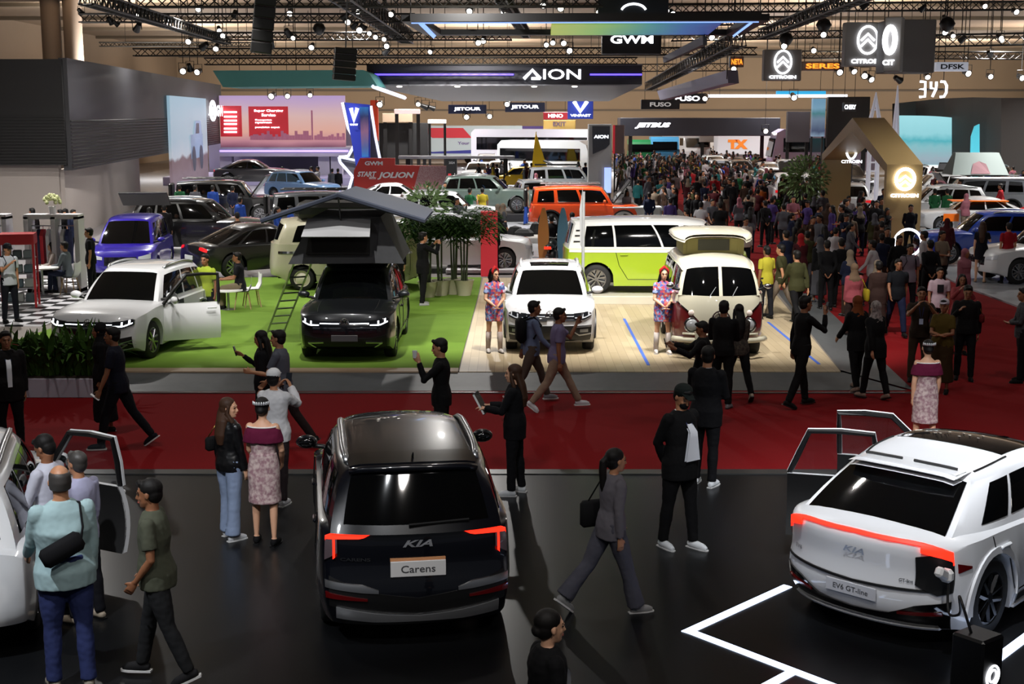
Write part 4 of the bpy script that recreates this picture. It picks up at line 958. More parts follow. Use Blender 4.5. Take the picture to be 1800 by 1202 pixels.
    # upper clothes
    if tk != 'none':
        mb = MB(); g = {'shirt': .008, 'tee': .008, 'jacket': .018, 'suit': .017, 'hoodie': .024, 'blouse': .012, 'dress': .006, 'abaya': .02, 'bare': .006}[tk]
        torso(mb, J, g, fat, female, hem=True, low={'suit': -.20, 'jacket': -.10, 'abaya': -.22}.get(tk, -.13 if tk != 'dress' else -.05))
        if tk == 'bare':  # off-shoulder cape collar
            mb = MB(); up = J['up']; h_ = J['hip']
            torso(mb, J, .004, fat, female, low=-.04)
            mb = MB(); mb.rings([[h_ + up * a * k + Vector((math.cos(t) * (c) * k, math.sin(t) * b_ * k, 0)) for t in [2 * PI * i / 24 for i in range(24)]] for a, b_, c in ((-.05, .172, .125), (.08, .152, .112), (.17, .142, .105), (.30, .16, .122), (.36, .16, .12))])
            fused(mb, 'bodice', cm(bc), root, vc, .003)
            mb = MB(); mb.rings([[h_ + up * a * k + Vector((math.cos(t) * c * k, math.sin(t) * b_ * k, 0)) for t in [2 * PI * i / 28 for i in range(28)]] for a, b_, c in ((.27, .245, .150), (.34, .235, .150), (.42, .21, .135), (.455, .175, .115))])
            fused(mb, 'shoulder_ruffle', cm(tc), root, vc, .006, 16)
            mb = MB(); mb.tube([h_ + up * .458 * k + Vector((math.cos(t) * .118 * k, math.sin(t) * .178 * k, 0)) for t in [2 * PI * i / 28 for i in range(29)]], .009, 6); mb.build('white_trim', mat('white_trim', 'e8e4e0', .6), root, True)
        else:
            arms(mb, J, g * .8, fat, {'tee': .42, 'dress': .36}.get(tk, .98), cuff=.006 if tk == 'tee' else .004)
            nm = {'suit': 'suit_jacket', 'abaya': 'robe'}.get(tk, tk); 
            to = fused(mb, nm if tk != 'dress' else 'dress_top', cm(tc), root, vc, .006 if tk != 'hoodie' else .010, 12)
            if tk in ('shirt', 'tee', 'suit', 'jacket') and det < 2:
                nk = J['neck']; mb = MB(); mb.tube([nk + Vector((math.cos(t) * .062 + .004 - .012 * 0, math.sin(t) * .064, -.012 - .03 * max(0, math.cos(t)))) * k for t in [2 * PI * i / 18 for i in range(19)]], .013 * k, 6)
                mb.build('collar', cm(tc) if tk != 'suit' else mat('shirt_white', 'd8dbe2', .7), root, True)
            if tk == 'suit':
                c_ = J['chest']; mb = MB(); w_ = top[2] if len(top) > 2 else .05
                P3 = []
                for i in range(8):
                    a = lerp(.445, .02, i / 7); ww = lerp(.035, w_, i / 7); c2 = lerp(.09, .168 + fat * .21, min(1, i / 2)); P3.append([J['hip'] + J['up'] * a * k + Vector((c2 * k, y * ww, 0)) for y in (-1, 0, 1)])
                mb.grid(P3); mb.grid([[p - Vector((.03, 0, 0)) for p in r] for r in P3]); mb.build('shirt_front', mat('shirt_white', 'd8dbe2', .7), root, True)
    if hr[0] == 'hijab':
        hm = cm(hr[1]); mb = MB(); R3 = M.to_3x3()
        mb.ball(T(-.022, 0, .03), (.106 * k, .094 * k, .108 * k), 14, 0, 10); mb.ball(T(-.03, 0, -.05), (.09 * k, .090 * k, .09 * k), 12)
        nk = J['neck']; mb.rings([[nk + Vector((x0 + cx * math.cos(t), cy * math.sin(t), z_)) * k for t in [2 * PI * i / 18 for i in range(18)]] for z_, x0, cx, cy in ((.06, -.01, .085, .085), (-.02, -.0, .105, .12), (-.10, .0, .135, .185), (-.22, .01, .14, .19))])
        fused(mb, 'headscarf', hm, root, vh, .004)
    for ex in extras:
        e, c = ex[0], ex[1] if len(ex) > 1 else '111111'
        if e == 'bag':      # cross body bag on the back
            nk = J['neck']; ch = J['chest']; q = J['waist'] + Vector((-.17 - fat * .2, .05, .07)) * k
            o = MB().box(q, (.10, .36, .17), ch=.035, rx=R(-25)).build('shoulder_bag', cm(c), root, True, 50)
            mb = MB(); mb.tube([q + Vector((0, -.14, .06)) * k, ch + Vector((-.15, -.12, .0)) * k, nk + Vector((-.07, -.12, -.02)) * k, nk + Vector((.06, -.10, -.05)) * k], [.022] * 4, 6, flat=.4); mb.build('strap', cm(c), o, True)
        if e == 'backpack':
            q = J['chest'] + Vector((-.20, 0, -.04)) * k; o = MB().box(q, (.17, .30, .42), ch=.06).build('backpack', cm(c), root, True, 60)
            for sg in (1, -1): MB().tube([q + Vector((.05, sg * .1, .18)) * k, J['neck'] + Vector((0, sg * .11, -.0)) * k, J['chest'] + Vector((.13, sg * .11, .05)) * k, J['waist'] + Vector((.0, sg * .17, .03)) * k], .018, 6, flat=.5).build('strap', cm(c), o, True)
        if e == 'tote':
            q = J['hipl' if ex[2] > 0 else 'hipr'] + Vector((-.05, ex[2] * .20, .08)) * k; o = MB().box(q, (.30, .09, .27), ch=.03).build('shoulder_bag', cm(c), root, True, 50)
            for dx in (-.08, .08): MB().tube([q + Vector((dx, 0, .12)) * k, J['shl' if ex[2] > 0 else 'shr'] + Vector((dx * .3, 0, .065)) * k], .008, 5).build('strap', cm(c), o, True)
        if e == 'handbag':
            q = J['waist'] + Vector((-.02, ex[2] * .26, .06)) * k; o = MB().box(q, (.24, .09, .16), ch=.025).build('handbag', cm(c), root, True, 50)
            MB().tube([q + Vector((-.1, 0, .08)) * k, J['shl' if ex[2] > 0 else 'shr'] + Vector((-.02, 0, .068)) * k, q + Vector((.1, 0, .08)) * k], .007, 5).build('chain_strap', mat('gold', 'b89a50', .3, 1), o, True); MB().ball(q + Vector((0, ex[2] * .047, .0)) * k, .018).build('clasp', mat('gold', 'b89a50', .3, 1), o, True)
        if e == 'phone':
            s = ex[2]; q = J['wr' + s] + J['fa' + s] * .11 * k; o = MB().box(q + Vector((.03, 0, .01)), (.012, .075, .15), ch=.004, ry=ex[3] if len(ex) > 3 else .3).build('phone', mat('phone_' + c, c, .2), root)
        if e == 'tablet':
            q = (J['wrl'] + J['wrr']) / 2 + Vector((.09, 0, .05)) * k; o = MB().box(q, (.03, .22, .30), ch=.006, ry=.5).build('tablet_folder', mat('folder_black', '0c0c10', .5), root); MB().box(q + Vector((.0, .113, 0)), (.024, .006, .28), ry=.5).build('paper_edge', WHT, o)
        if e == 'cap':
            mb = MB(); mb.ball(T(-.02, 0, .062), (.108 * k, .092 * k, .082 * k), 14); mb.tube([T(.05, 0, .062), T(.15, 0, .05)], [.075 * k, .05 * k], 10, flat=.16, up=(0, 1, 0)); fused(mb, 'cap', cm(c), root, vh)
        if e == 'beret': MB().tube([T(.03, -.09, .0), T(.02, -.075, .08), T(.01, 0, .142), T(.02, .075, .08), T(.03, .09, .0)], [.012, .03, .036, .03, .012], 8).build('headband', cm(c), root, True)
        if e == 'mask': MB().ball(T(.058, 0, -.065), (.045 * k, .058 * k, .048 * k), 12).build('face_mask', cm(c), root, True)
        if e == 'badge':
            ch = J['chest']; q = J['waist'] + Vector((.155 + fat * .2, 0, .04)) * k; o = MB().box(q, (.008, .07, .10)).build('name_badge', mat('badge_card', 'b8c4e0', .5), root)
            MB().tube([J['neck'] + Vector((.05, .06, 0)) * k, ch + Vector((.145, .03, .03)) * k, q, ch + Vector((.145, -.03, .03)) * k, J['neck'] + Vector((.05, -.06, 0)) * k], .006, 4).build('lanyard', mat('lanyard', '1b2a60', .6), o)
        if e == 'crown':
            mb = MB()
            for i in range(9):
                t = R(115 + 130 * i / 8 - 0); mb.tube([T(-.03 + .108 * math.cos(t), .094 * math.sin(t), .055), T(-.03 + .116 * math.cos(t), .10 * math.sin(t), .092)], [.016, .006], 5)
            mb.build('hair_clip', mat('clip_silver', 'd8dade', .3, .3), root, True)
        if e == 'boots':
            mb = MB()
            for s in 'lr': a, b_ = J['ank' + s], J['knee' + s]; mb.tube([a - Vector((0, 0, .03)), lerp(a, b_, .5), lerp(a, b_, .84)], [.045, .056, .058], 12)
            mb.build('boots', cm(c), root, True)
        if e == 'print': MB().box(J['chest'] + Vector((.128, 0, -.02)) * k, (.012, .13, .17)).build('shirt_print', cm(c), root)
        if e == 'cup':
            q = J['wr' + ex[2]] + J['fa' + ex[2]] * .09 * k; MB().lathe([(.028, -.05), (.036, .05), (.03, .05), (.02, -.04)], 12, 0, tuple(q + Vector((.03, 0, .02)))).build('cup', cm(c), root, True, 50)
    return root
FLOR = mat('floral_cloth', 'b8506a', .8)
nt, bb = nodes(FLOR); tc = nt.nodes.new('ShaderNodeTexCoord'); vo = nt.nodes.new('ShaderNodeTexVoronoi'); vo.inputs['Scale'].default_value = 24
rp = nt.nodes.new('ShaderNodeValToRGB'); rp.color_ramp.interpolation = 'CONSTANT'
for i, (q, cc) in enumerate(((0, '4a5f9c'), (.25, 'b9405a'), (.45, '8c9cc4'), (.62, 'c96a5a'), (.78, '6a4a90'), (.9, 'c8b6c8'))):
    e = rp.color_ramp.elements[i] if i < 2 else rp.color_ramp.elements.new(q); e.position = q; e.color = lin(cc)
sp_ = nt.nodes.new('ShaderNodeSeparateColor'); nt.links.new(tc.outputs['Object'], vo.inputs['Vector']); nt.links.new(vo.outputs['Color'], sp_.inputs[0])
nt.links.new(sp_.outputs[0], rp.inputs['Fac']); nt.links.new(rp.outputs['Color'], bb.inputs['Base Color'])
LACE = mat('lace_cloth', 'c2aeaa', .8, nz=(22, '8f6c74', .12, 0)); BATIK = mat('batik_cloth', '4a4238', .8, nz=(24, '2a2420', .1, 0)); CHECK = mat('patterned_shirt', '6a5a50', .8, nz=(30, '9a8878', .1, 0))
# ---------------------------------------------------------------- the people one can tell apart
Pn = person
# foreground, black floor
Pn('balding man in pale blue shirt with black bag across his back and blue jeans', 126, 1208, 118, 1.93, ('stand', dict(aL=(25, 8, 30, 0))), ('shirt', '9ab4b8'), ('jeans', '2c3560'), ('bald', 2), fat=.28, det=0, extras=(('bag', '101013'),), shoes='8a8478')
Pn('man in white shirt looking down beside the open door of the white car', 98, 1075, 165, 1.76, ('fold', dict(hp=28)), ('shirt', 'c4c6d4'), ('trousers', '16161c'), ('short', 0), SKIN3, det=0)
Pn('dark haired man in pale lilac shirt half hidden behind the balding man', 152, 1090, 150, 1.66, 'stand', ('shirt', 'a8a8c4'), ('trousers', '16161c'), ('short', 2), det=1, shoes='a89a88')
Pn('man in olive short sleeved shirt striding left over the black floor', 285, 1196, 180, 1.76, ('pocket', dict(L=(-13, 10), Rr=(15, 4), aL=(-6, 10, 42, 8), aR=(10, 8, 12, 0), hp=4)), ('tee', '4c4f42'), ('trousers', '1d1e20'), ('short', 0), SKIN3, fat=.1, det=0, shoes='1a1a1c', sole=1)
Pn('long haired woman in black leather jacket and pale wide jeans', 408, 945, 48, 1.63, ('stand', dict(hy=-55)), ('jacket', mat('black_leather', '0d0d0f', .3)), ('wide', '7c8ba6'), ('longback', 1), SKIN2, True, det=0, shoes='c6c8cc', extras=(('handbag', '0b0b0c', 1),))
Pn('hostess seen from behind in burgundy top and lace skirt left of the dark car', 468, 955, 84, 1.68, ('stand', dict(aL=(10, 6, 30, 10), aR=(10, 10, 30, 10))), ('bare', '5e1534'), ('skirt', LACE, .50), ('bun', 0), SKIN2, True, det=0, shoes='0c0c0e', extras=(('crown',),))
Pn('person in white cap and white hoodie raising a phone to take a photo', 487, 885, 78, 1.70, ('photo', dict()), ('hoodie', 'c9c9cc'), ('trousers', '2a2224'), ('short', 0), female=True, det=0, shoes='c0c0c4', extras=(('cap', 'cfd0d2'), ('phone', '20242c', 'r')))
Pn('woman in black with very long hair holding a black folder behind the dark car', 905, 868, 168, 1.68, ('fold', dict(aL=(28, 8, 66, 20), aR=(28, 8, 66, 20))), ('suit', '0c0c10', .01), ('trousers', '0c0c10'), ('longback', 1), SKIN2, True, det=0, shoes='c8ccd0', extras=(('tablet',),))
Pn('man in black suit with black cap and face mask and white shirt with lanyard', 1192, 962, -52, 1.86, ('behind', dict(L=(8, 3), Rr=(-6, 3), hp=24, hy=-8)), ('suit', '0b0b0d', .105), ('trousers', '0b0b0d'), ('short', 0), SKIN, det=0, fat=.12, shoes='d4d8dc', extras=(('cap', '141a18'), ('mask', '08080a'), ('badge',)))
Pn('man in black suit seen from behind with white shoes standing on the carpet edge', 1238, 852, 62, 1.84, ('fold', dict(hy=15)), ('suit', '0c0c10', .01), ('trousers', '0c0c10'), ('short', 0), SKIN, det=0, fat=.1, shoes='d4d8dc')
Pn('woman with ponytail in grey top and grey wide trousers with a black shoulder bag', 1072, 1075, 22, 1.66, ('walk2', dict(L=(-26, 14), Rr=(18, 4), aR=(-8, 10, 12, 0), aL=(12, 8, 10, 0))), ('blouse', '66636a'), ('wide', '4c4c56'), ('pony', 0), SKIN, True, det=0, shoes='8c8c8c', sole=1, extras=(('tote', '101012', 1),))
Pn('woman with tied black hair and glasses in black at the bottom edge', 965, 1460, 20, 1.62, 'stand', ('suit', '0c0c0f', .03), ('trousers', '0c0c0f'), ('bun', 0), SKIN2, True, det=0, loc=Vector((.23, 8.45, 0)))
Pn('hostess seen from behind in burgundy off shoulder top behind the white crossover', 1622, 800, 92, 1.66, 'stand', ('bare', '5e1534'), ('skirt', LACE, .50), ('bun', 0), SKIN2, True, det=0, shoes='0c0c0e', extras=(('crown',),))
# on the red carpet
Pn('man in navy t-shirt walking left along the carpet with a phone in his hand', 213, 788, 183, 1.80, ('walk', dict(L=(22, 10), Rr=(-22, 14), aL=(14, 8, 10, 0), aR=(-8, 6, 10, 0))), ('tee', '10121f'), ('trousers', '0c0d13'), ('short', 0), SKIN3, det=0, fat=.05, shoes='14141c', sole=1, extras=(('phone', 'c8c8cc', 'l', .9),))
Pn('person with black head covering directly behind the man in the navy t-shirt', 186, 762, 188, 1.70, 'stand', ('abaya', '08080c'), ('longskirt', '08080c'), ('hijab', '08080b'), SKIN3, True, det=1)
Pn('heavy man in dark suit with badge at the left edge of the carpet', 22, 795, -62, 1.76, 'stand', ('suit', '0d0a0c', .03), ('trousers', '0b0a0c'), ('short', 0), SKIN3, det=0, fat=.14, extras=(('badge',),), shoes='6a6a6a')
Pn('man in grey t-shirt and brown trousers walking left beside a woman in black', 500, 790, 172, 1.76, ('walk', dict(aL=(25, 8, 70, 10))), ('tee', '50525c'), ('trousers', '1e1413'), ('short', 0), det=0)
Pn('woman in black on the far side of the man in the grey t-shirt', 466, 776, 176, 1.66, ('phone', dict()), ('shirt', '0c0c10'), ('trousers', '0c0c10'), ('long', 0), SKIN, True, det=1, extras=(('phone', '20242c', 'r'),))
Pn('man in black long sleeved top raising a cup to his mouth behind the dark car', 777, 815, 178, 1.76, ('mouth', dict()), ('shirt', '08080a'), ('trousers', '0a0a0c'), ('short', 0), det=0, extras=(('cup', 'cfcfcf', 'l'),))
Pn('man in pale blue long sleeved shirt with black backpack walking right', 934, 708, 8, 1.74, ('walk', dict()), ('shirt', '5d6884'), ('trousers', '4c4038'), ('short', 0), SKIN3, det=0, shoes='8a8a90', sole=1, extras=(('backpack', '0c0c10'),))
Pn('man in lilac polo shirt and beige trousers striding right on the carpet', 978, 722, 4, 1.72, ('walk', dict(L=(28, 2), Rr=(-22, 16), aL=(50, 8, 105, 0), aR=(-4, 6, 8, 0))), ('tee', '6c6484'), ('trousers', '86705f'), ('short', 0), SKIN3, det=0, fat=.06, shoes='c4c4c8', extras=(('phone', '101010', 'l'),))
Pn('man in dark jacket leaning over his phone in front of the microbus', 1232, 745, 170, 1.62, ('phone', dict(aL=(45, 10, 70, 0), aR=(60, 10, 40, 0))), ('jacket', '0b0b0d'), ('trousers', '0b0b0d'), ('short', 0), SKIN3, det=1, extras=(('phone', '20242c', 'r'),))
Pn('man in black jacket standing before the badge of the microbus', 1268, 716, 70, 1.78, 'fold', ('jacket', '0c0c0e'), ('trousers', '0b0b0d'), ('short', 0), SKIN3, det=1, shoes='7c7c80')
Pn('woman with long hair in dark patterned top beside the man at the microbus', 1296, 702, 100, 1.64, ('walk', dict()), ('blouse', BATIK), ('trousers', '0b0b0d'), ('long', 0), SKIN, True, det=1, shoes='a89888')
Pn('man in black walking right with a phone at his ear near the stage corner', 1405, 716, 20, 1.84, ('walk', dict(L=(14, 4), Rr=(-14, 10), aR=(52, 14, 122, 10), aL=(-12, 6, 12, 0))), ('shirt', '0b0b0d'), ('trousers', '0a0a0c'), ('short', 0), SKIN3, det=0, extras=(('phone', '20242c', 'r'),))
Pn('woman in black with a grey patterned headscarf walking away beside another', 1535, 702, 118, 1.66, ('walk', dict(L=(12, 4), Rr=(-10, 8))), ('abaya', '09090c'), ('trousers', '0b0b0e'), ('hijab', mat('scarf_pattern', '8c8280', .8, nz=(26, '5a5250', .1, 0))), SKIN, True, det=1, shoes='8a7468', fat=.06)
Pn('woman in black with an orange brown headscarf on the stage edge side of another', 1503, 688, 112, 1.66, ('walk2', dict(L=(-10, 8), Rr=(12, 4))), ('abaya', '09090c'), ('trousers', '0b0b0e'), ('hijab', '6a3618'), SKIN, True, det=1, shoes='8a7468')
Pn('man in brown shirt and khaki trousers filming with folded arms', 1612, 672, -100, 1.74, 'photo', ('tee', '241a12'), ('trousers', '3a2c20'), ('short', 0), SKIN3, det=1, extras=(('badge',),))
Pn('woman in white cap and olive brown dress reading a leaflet', 1652, 690, -120, 1.64, 'fold', ('tee', '4a3c12'), ('longskirt', '33240f', .80), ('short', 0), SKIN3, True, det=1, fat=.1, extras=(('cap', 'b0a8b4'),))
Pn('man in open black jacket over a patterned shirt with a red bag', 1693, 668, -105, 1.74, 'phone', ('jacket', '0c0a0c'), ('trousers', '0d0c10'), ('short', 0), SKIN3, det=1, extras=(('handbag', '5a0f14', 1),))
Pn('man in grey patterned shirt cut off by the right edge', 1792, 672, 170, 1.72, 'fold', ('shirt', mat('grey_pattern', '3a3a40', .8, nz=(30, '24242a', .1, 0))), ('trousers', '0d0c10'), ('short', 0), SKIN3, det=1)
Pn('boy in white t-shirt with black print', 1646, 604, -95, 1.62, 'stand', ('tee', 'a8929c'), ('trousers', '18161c'), ('short', 0), SKIN3, det=1, extras=(('print', '141216'),))
Pn('woman in coral top with a raised arm behind the white capped woman', 1684, 622, -100, 1.62, 'photo', ('blouse', '7c3438'), ('longskirt', '1c1418', .8), ('long', 0), SKIN3, True, det=1, fat=.14)
Pn('woman in pink top and beige headscarf with a yellow bag seen from behind', 1497, 592, 95, 1.60, 'stand', ('blouse', '864048'), ('trousers', '2a1c1a'), ('hijab', '63503f'), SKIN, True, det=1, fat=.1, extras=(('tote', '8a7a18', -1),))
Pn('woman in a long dull brown dress with dark hair seen from behind', 1540, 590, 92, 1.64, 'stand', ('abaya', '33231f'), ('longskirt', '33231f', .88), ('short', 0), SKIN3, True, det=1, fat=.06)
Pn('man in dark polo shirt and blue jeans walking towards the camera', 1573, 590, -92, 1.70, 'walk', ('tee', '0d1016'), ('jeans', '121832'), ('short', 0), SKIN3, det=1, fat=.08)
Pn('young man in pale shirt with backpack straps behind the man in jeans', 1594, 556, -85, 1.74, 'stand', ('tee', '6c6470'), ('trousers', '0d0d12'), ('short', 0), SKIN3, det=1, extras=(('backpack', '101014'),))
Pn('man in bright red t-shirt and black trousers standing on the white floor', 1768, 498, 92, 1.72, 'stand', ('tee', '8e1620'), ('trousers', '0b0b0f'), ('short', 0), det=1, z=.05)
Pn('hostess in short black dress with long hair on the white floor', 1722, 496, 70, 1.72, 'phone', ('dress', '0c0c14'), ('dress', '0c0c14', .36), ('long', 1), SKIN2, True, det=1, z=.05, shoes='a8866c')
Pn('man in yellow t-shirt beside the red microbus', 1345, 560, 120, 1.66, 'stand', ('tee', 'a8a030'), ('trousers', '15161c'), ('short', 0), SKIN3, det=1, z=ZS + .015)
Pn('man in white shirt with beard on the red carpet behind the microbus', 1308, 482, -70, 1.72, 'stand', ('shirt', 'b0a49c'), ('trousers', '15161c'), ('short', 0), SKIN3, det=1)
Pn('man in black standing before the golden booth pillar', 1597, 452, -95, 1.78, 'behind', ('shirt', '0c0b12'), ('trousers', '0b0b0f'), ('short', 0), SKIN3, det=1)
# on the stage
Pn('hostess in floral dress left of the white compact SUV', 869, 619, -78, 1.66, ('fold', dict(aL=(12, 8, 38, 38), aR=(12, 8, 38, 38), hy=35)), ('dress', FLOR), ('dress', FLOR, .34), ('long', 0), SKIN2, True, z=ZS + .015, det=0, shoes='b0aaa6', extras=(('beret', '9c1a1c'), ('boots', 'a89a94')))
Pn('hostess in floral dress standing beside the red microbus', 1164, 621, -84, 1.68, ('fold', dict(aL=(12, 8, 38, 38), aR=(12, 8, 38, 38))), ('dress', FLOR), ('dress', FLOR, .34), ('long', 0), SKIN2, True, z=ZS + .015, det=0, shoes='c0b8b4', extras=(('beret', '9c1a1c'), ('boots', 'b8b0ac')))
Pn('visitor with grey shoes partly hidden behind the open door of the white SUV', 366, 588, -110, 1.72, ('stand', dict()), ('tee', '8fa030'), ('trousers', '0b0b0f'), ('short', 0), SKIN3, z=ZS, det=1, shoes='9a9ca0')
Pn('man in black suit photographing near the potted palms', 744, 537, 30, 1.80, ('photo', dict()), ('suit', '0a0a0c', .02), ('trousers', '0a0a0c'), ('short', 0), z=ZS, det=1, extras=(('phone', '20242c', 'r'),), shoes='909090')
Pn('man in black suit close behind the roof tent car', 696, 528, -75, 1.80, 'stand', ('suit', '0a0a0c', .02), ('trousers', '0a0a0c'), ('short', 0), z=ZS, det=1)
Pn('security guard in white and black with backpack on the checkered floor', 20, 566, -40, 1.76, ('phone', dict()), ('tee', 'b8bcc4'), ('trousers', '0e1018'), ('short', 0), z=ZS + .03, det=1, extras=(('backpack', '10141c'), ('cap', '101218')))
Pn('man in black t-shirt beside the white clothes rack', 163, 520, 190, 1.74, 'stand', ('tee', '0c0d12'), ('trousers', '0c0c10'), ('short', 0), z=ZS + .03, det=1)
CHAIRS = []
Pn('seated woman in white top at the round white table', 98, 512, 205, 1.64, 'sit', ('blouse', 'b4a8a0'), ('trousers', '14141a'), ('long', 0), SKIN2, True, z=ZS + .03, det=1)
Pn('seated man in grey patterned shirt and jeans at the round white table', 121, 516, 175, 1.72, 'sit', ('shirt', '5c6468'), ('jeans', '1e2438'), ('short', 0), SKIN, z=ZS + .03, det=1)
Pn('seated man in black t-shirt and khaki trousers at the low table on the grass', 424, 543, 190, 1.74, 'sit', ('tee', '0e0e14'), ('trousers', '6a604c'), ('short', 0), SKIN3, z=ZS, det=1)
Pn('man in black suit seen from behind in front of the black SUV', 292, 452, 100, 1.78, 'stand', ('suit', '0c090b', .02), ('trousers', '0b0a0c'), ('short', 0), det=1)
Pn('woman in black with long hair beside the suited man at the black SUV', 266, 452, 60, 1.68, 'stand', ('jacket', '0b0b0d'), ('trousers', '0c0c14'), ('long', 0), SKIN, True, det=1)
Pn('man in dark suit alone before the pale booth wall', 62, 462, 150, 1.78, 'stand', ('suit', '120c0e', .02), ('trousers', '0c0a0c'), ('short', 0), SKIN3, det=1)
Pn('person in dark navy cloak near the red pillar banner', 866, 480, 80, 1.66, 'stand', ('abaya', '0d1420'), ('longskirt', '0d1420', .88), ('hijab', '1a1416'), SKIN, True, det=1)
fuse_all()
# ---------------------------------------------------------------- booths, screens, signs
def quadwall(name, a, b, z0, z1, th, m, parent=None, label=None, cat=None, kind=None):
    """upright slab between ground points a and b"""
    a, b = Vector((a[0], a[1])), Vector((b[0], b[1])); c = (a + b) / 2; L = (b - a).length; rz = math.atan2(b.y - a.y, b.x - a.x)
    mb = MB(); mb.box((0, 0, (z0 + z1) / 2), (L, th, z1 - z0)); o = mb.build(name, m, parent, loc=(c.x, c.y, 0), rz=rz)
    return tag(o, label, cat, kind=kind)
def gradmat(name, stops, axis=2, em=1.0, scale=1, extra=None):
    """lit screen picture: colour bands along generated axis"""
    m = mat(name, '101010', .4); nt, b = nodes(m); tc = nt.nodes.new('ShaderNodeTexCoord'); sx = nt.nodes.new('ShaderNodeSeparateXYZ')
    r = nt.nodes.new('ShaderNodeValToRGB'); nt.links.new(tc.outputs['Generated'], sx.inputs[0]); nz = nt.nodes.new('ShaderNodeTexNoise'); nz.inputs['Scale'].default_value = extra or 3
    nt.links.new(tc.outputs['Generated'], nz.inputs['Vector']); md = nt.nodes.new('ShaderNodeMath'); md.operation = 'MULTIPLY_ADD'; md.inputs[1].default_value = .14
    nt.links.new(nz.outputs['Fac'], md.inputs[0]); ad = nt.nodes.new('ShaderNodeMath'); ad.operation = 'SUBTRACT'; ad.inputs[1].default_value = .07
    nt.links.new(sx.outputs[axis], md.inputs[2]); nt.links.new(md.outputs[0], ad.inputs[0]); nt.links.new(ad.outputs[0], r.inputs[0])
    for i, (q, cc) in enumerate(stops):
        e = r.color_ramp.elements[i] if i < 2 else r.color_ramp.elements.new(q); e.position = q; e.color = lin(cc)
    nt.links.new(r.outputs[0], b.inputs['Emission Color']); b.inputs['Emission Strength'].default_value = em; return m
DARKP = mat('charcoal_panel', '232329', .55); SLAT = mat('charcoal_slat', '131214', .6); PALEW = mat('pale_wall', 'a89f99', .6); WTX = emat('sign_white', 'f6f8ff', 3.2)
HANG = mat('hanging_cable', '14110f', .6)
def hang(e, pts, z0, top=11.48, r=.02):
    for x, y in pts: MB().tube([(x, y, z0), (x, y, top)], r, 4).build('suspension_cable', HANG, e)
# left booth
g = empty('booth_wall', (0, 0, 0), 0, 'dark charcoal slatted booth wall with glowing lettering and pale lower wall on the left', 'booth')
CX, CY = -16.3, 50.5; EX, EY = -20.7, 98
quadwall('front_panel', (-34, CY), (CX, CY), 2.95, 6.75, .3, SLAT, g); quadwall('side_panel', (CX, CY), (EX, EY), 2.75, 6.8, .3, DARKP, g)
quadwall('lower_wall', (-34, CY + .6), (CX - .5, CY + .6), 0, 2.95, .3, PALEW, g); quadwall('lower_wall', (CX - .5, CY + .6), (-20.2, 74), 0, 2.75, .3, PALEW, g)
mb = MB()
for i in range(16):
    z = 3.05 + i * .11; mb.box(((-34 + CX) / 2, CY - .19, z), (-34 - CX, .05, .03)); 
for i in range(14):
    z = 2.85 + i * .13; a = Vector((CX + .19, CY, z)); bb_ = Vector((EX + .19, EY, z)); mb.tube([a, bb_], .03, 4)
mb.build('slat_relief', SLAT, g)
MB().box((-19.3, 63.5, 2.2), (.12, .5, 1.0)).build('wall_sign', mat('small_sign', 'c8ccd8', .4, em=.6), g)
dv = Vector((EX - CX, EY - CY, 0)).normalized(); nv = Vector((dv.y, -dv.x, 0)); nv = nv if nv.x > 0 else -nv
def onwall(t, z, off=.36): return Vector((CX, CY, z)) + dv * t + nv * off
scr = empty('led_wall', (0, 0, 0), 0, 'tall screen showing a pickup truck on a rocky hillside', 'screen')
t0, t1 = 22.5, 37.5
P4 = [onwall(t0, 0.05), onwall(t1, 0.05), onwall(t1, 5.75), onwall(t0, 5.75)]
mb = MB(); mb.add(P4 + [p - nv * .15 for p in P4], [(0, 1, 2, 3), (0, 4, 5, 1), (3, 2, 6, 7), (0, 3, 7, 4), (1, 5, 6, 2)])
mb.build('screen_image', gradmat('rocky_picture', [(0, '6a5560'), (.25, '8d7883'), (.40, '7c6468'), (.44, 'c3cbd6'), (.6, 'a9c3d3'), (1, '9cc0d4')], em=.75, extra=5), scr)
def sp(t, z): return onwall(t, z, .42)
mb = MB()
for q in ([(29.5, 2.2), (34.8, 2.2), (34.8, 3.6), (29.5, 3.6)], [(31, 3.6), (34.5, 3.6), (34.2, 4.4), (31.8, 4.4)]): mb.add([sp(*p) for p in q], [(0, 1, 2, 3)])
mb.build('pictured_truck', mat('picture_blue', '5d6d88', .5, em=.5), scr)
mb = MB()
for t in (30.6, 33.8): mb.add([sp(t + .8 * math.cos(a), 2.2 + .75 * math.sin(a)) + nv * .02 for a in [k * PI / 6 for k in range(12)]], [tuple(range(12))])
mb.add([sp(31.7, 3.65) + nv * .02, sp(33.2, 3.65) + nv * .02, sp(33.2, 4.25) + nv * .02, sp(32.1, 4.25) + nv * .02], [(0, 1, 2, 3)]); mb.build('pictured_wheels', mat('picture_dark', '2c3040', .5, em=.2), scr)
lg = empty('wall_lettering', onwall(39.5, 5.0), 0, 'glowing round emblem and white GWM letters on the dark side wall', 'sign')
# emblem and letters lie in the plane of the wall
text('GWM', 5.6, .75, WTX, lg, tuple(dv * 5.2 + nv * .12), right=tuple(dv), bold=.05)
ring(lg, dv * .6 + nv * .1, .6, .09, WTX, right=tuple(dv * 2.0)); MB().tube([dv * .6 + nv * .1 + Vector((0, 0, -.3)), dv * .6 + nv * .1 + Vector((0, 0, .25))], [.3, .15], 6).build('emblem_core', WTX, lg)
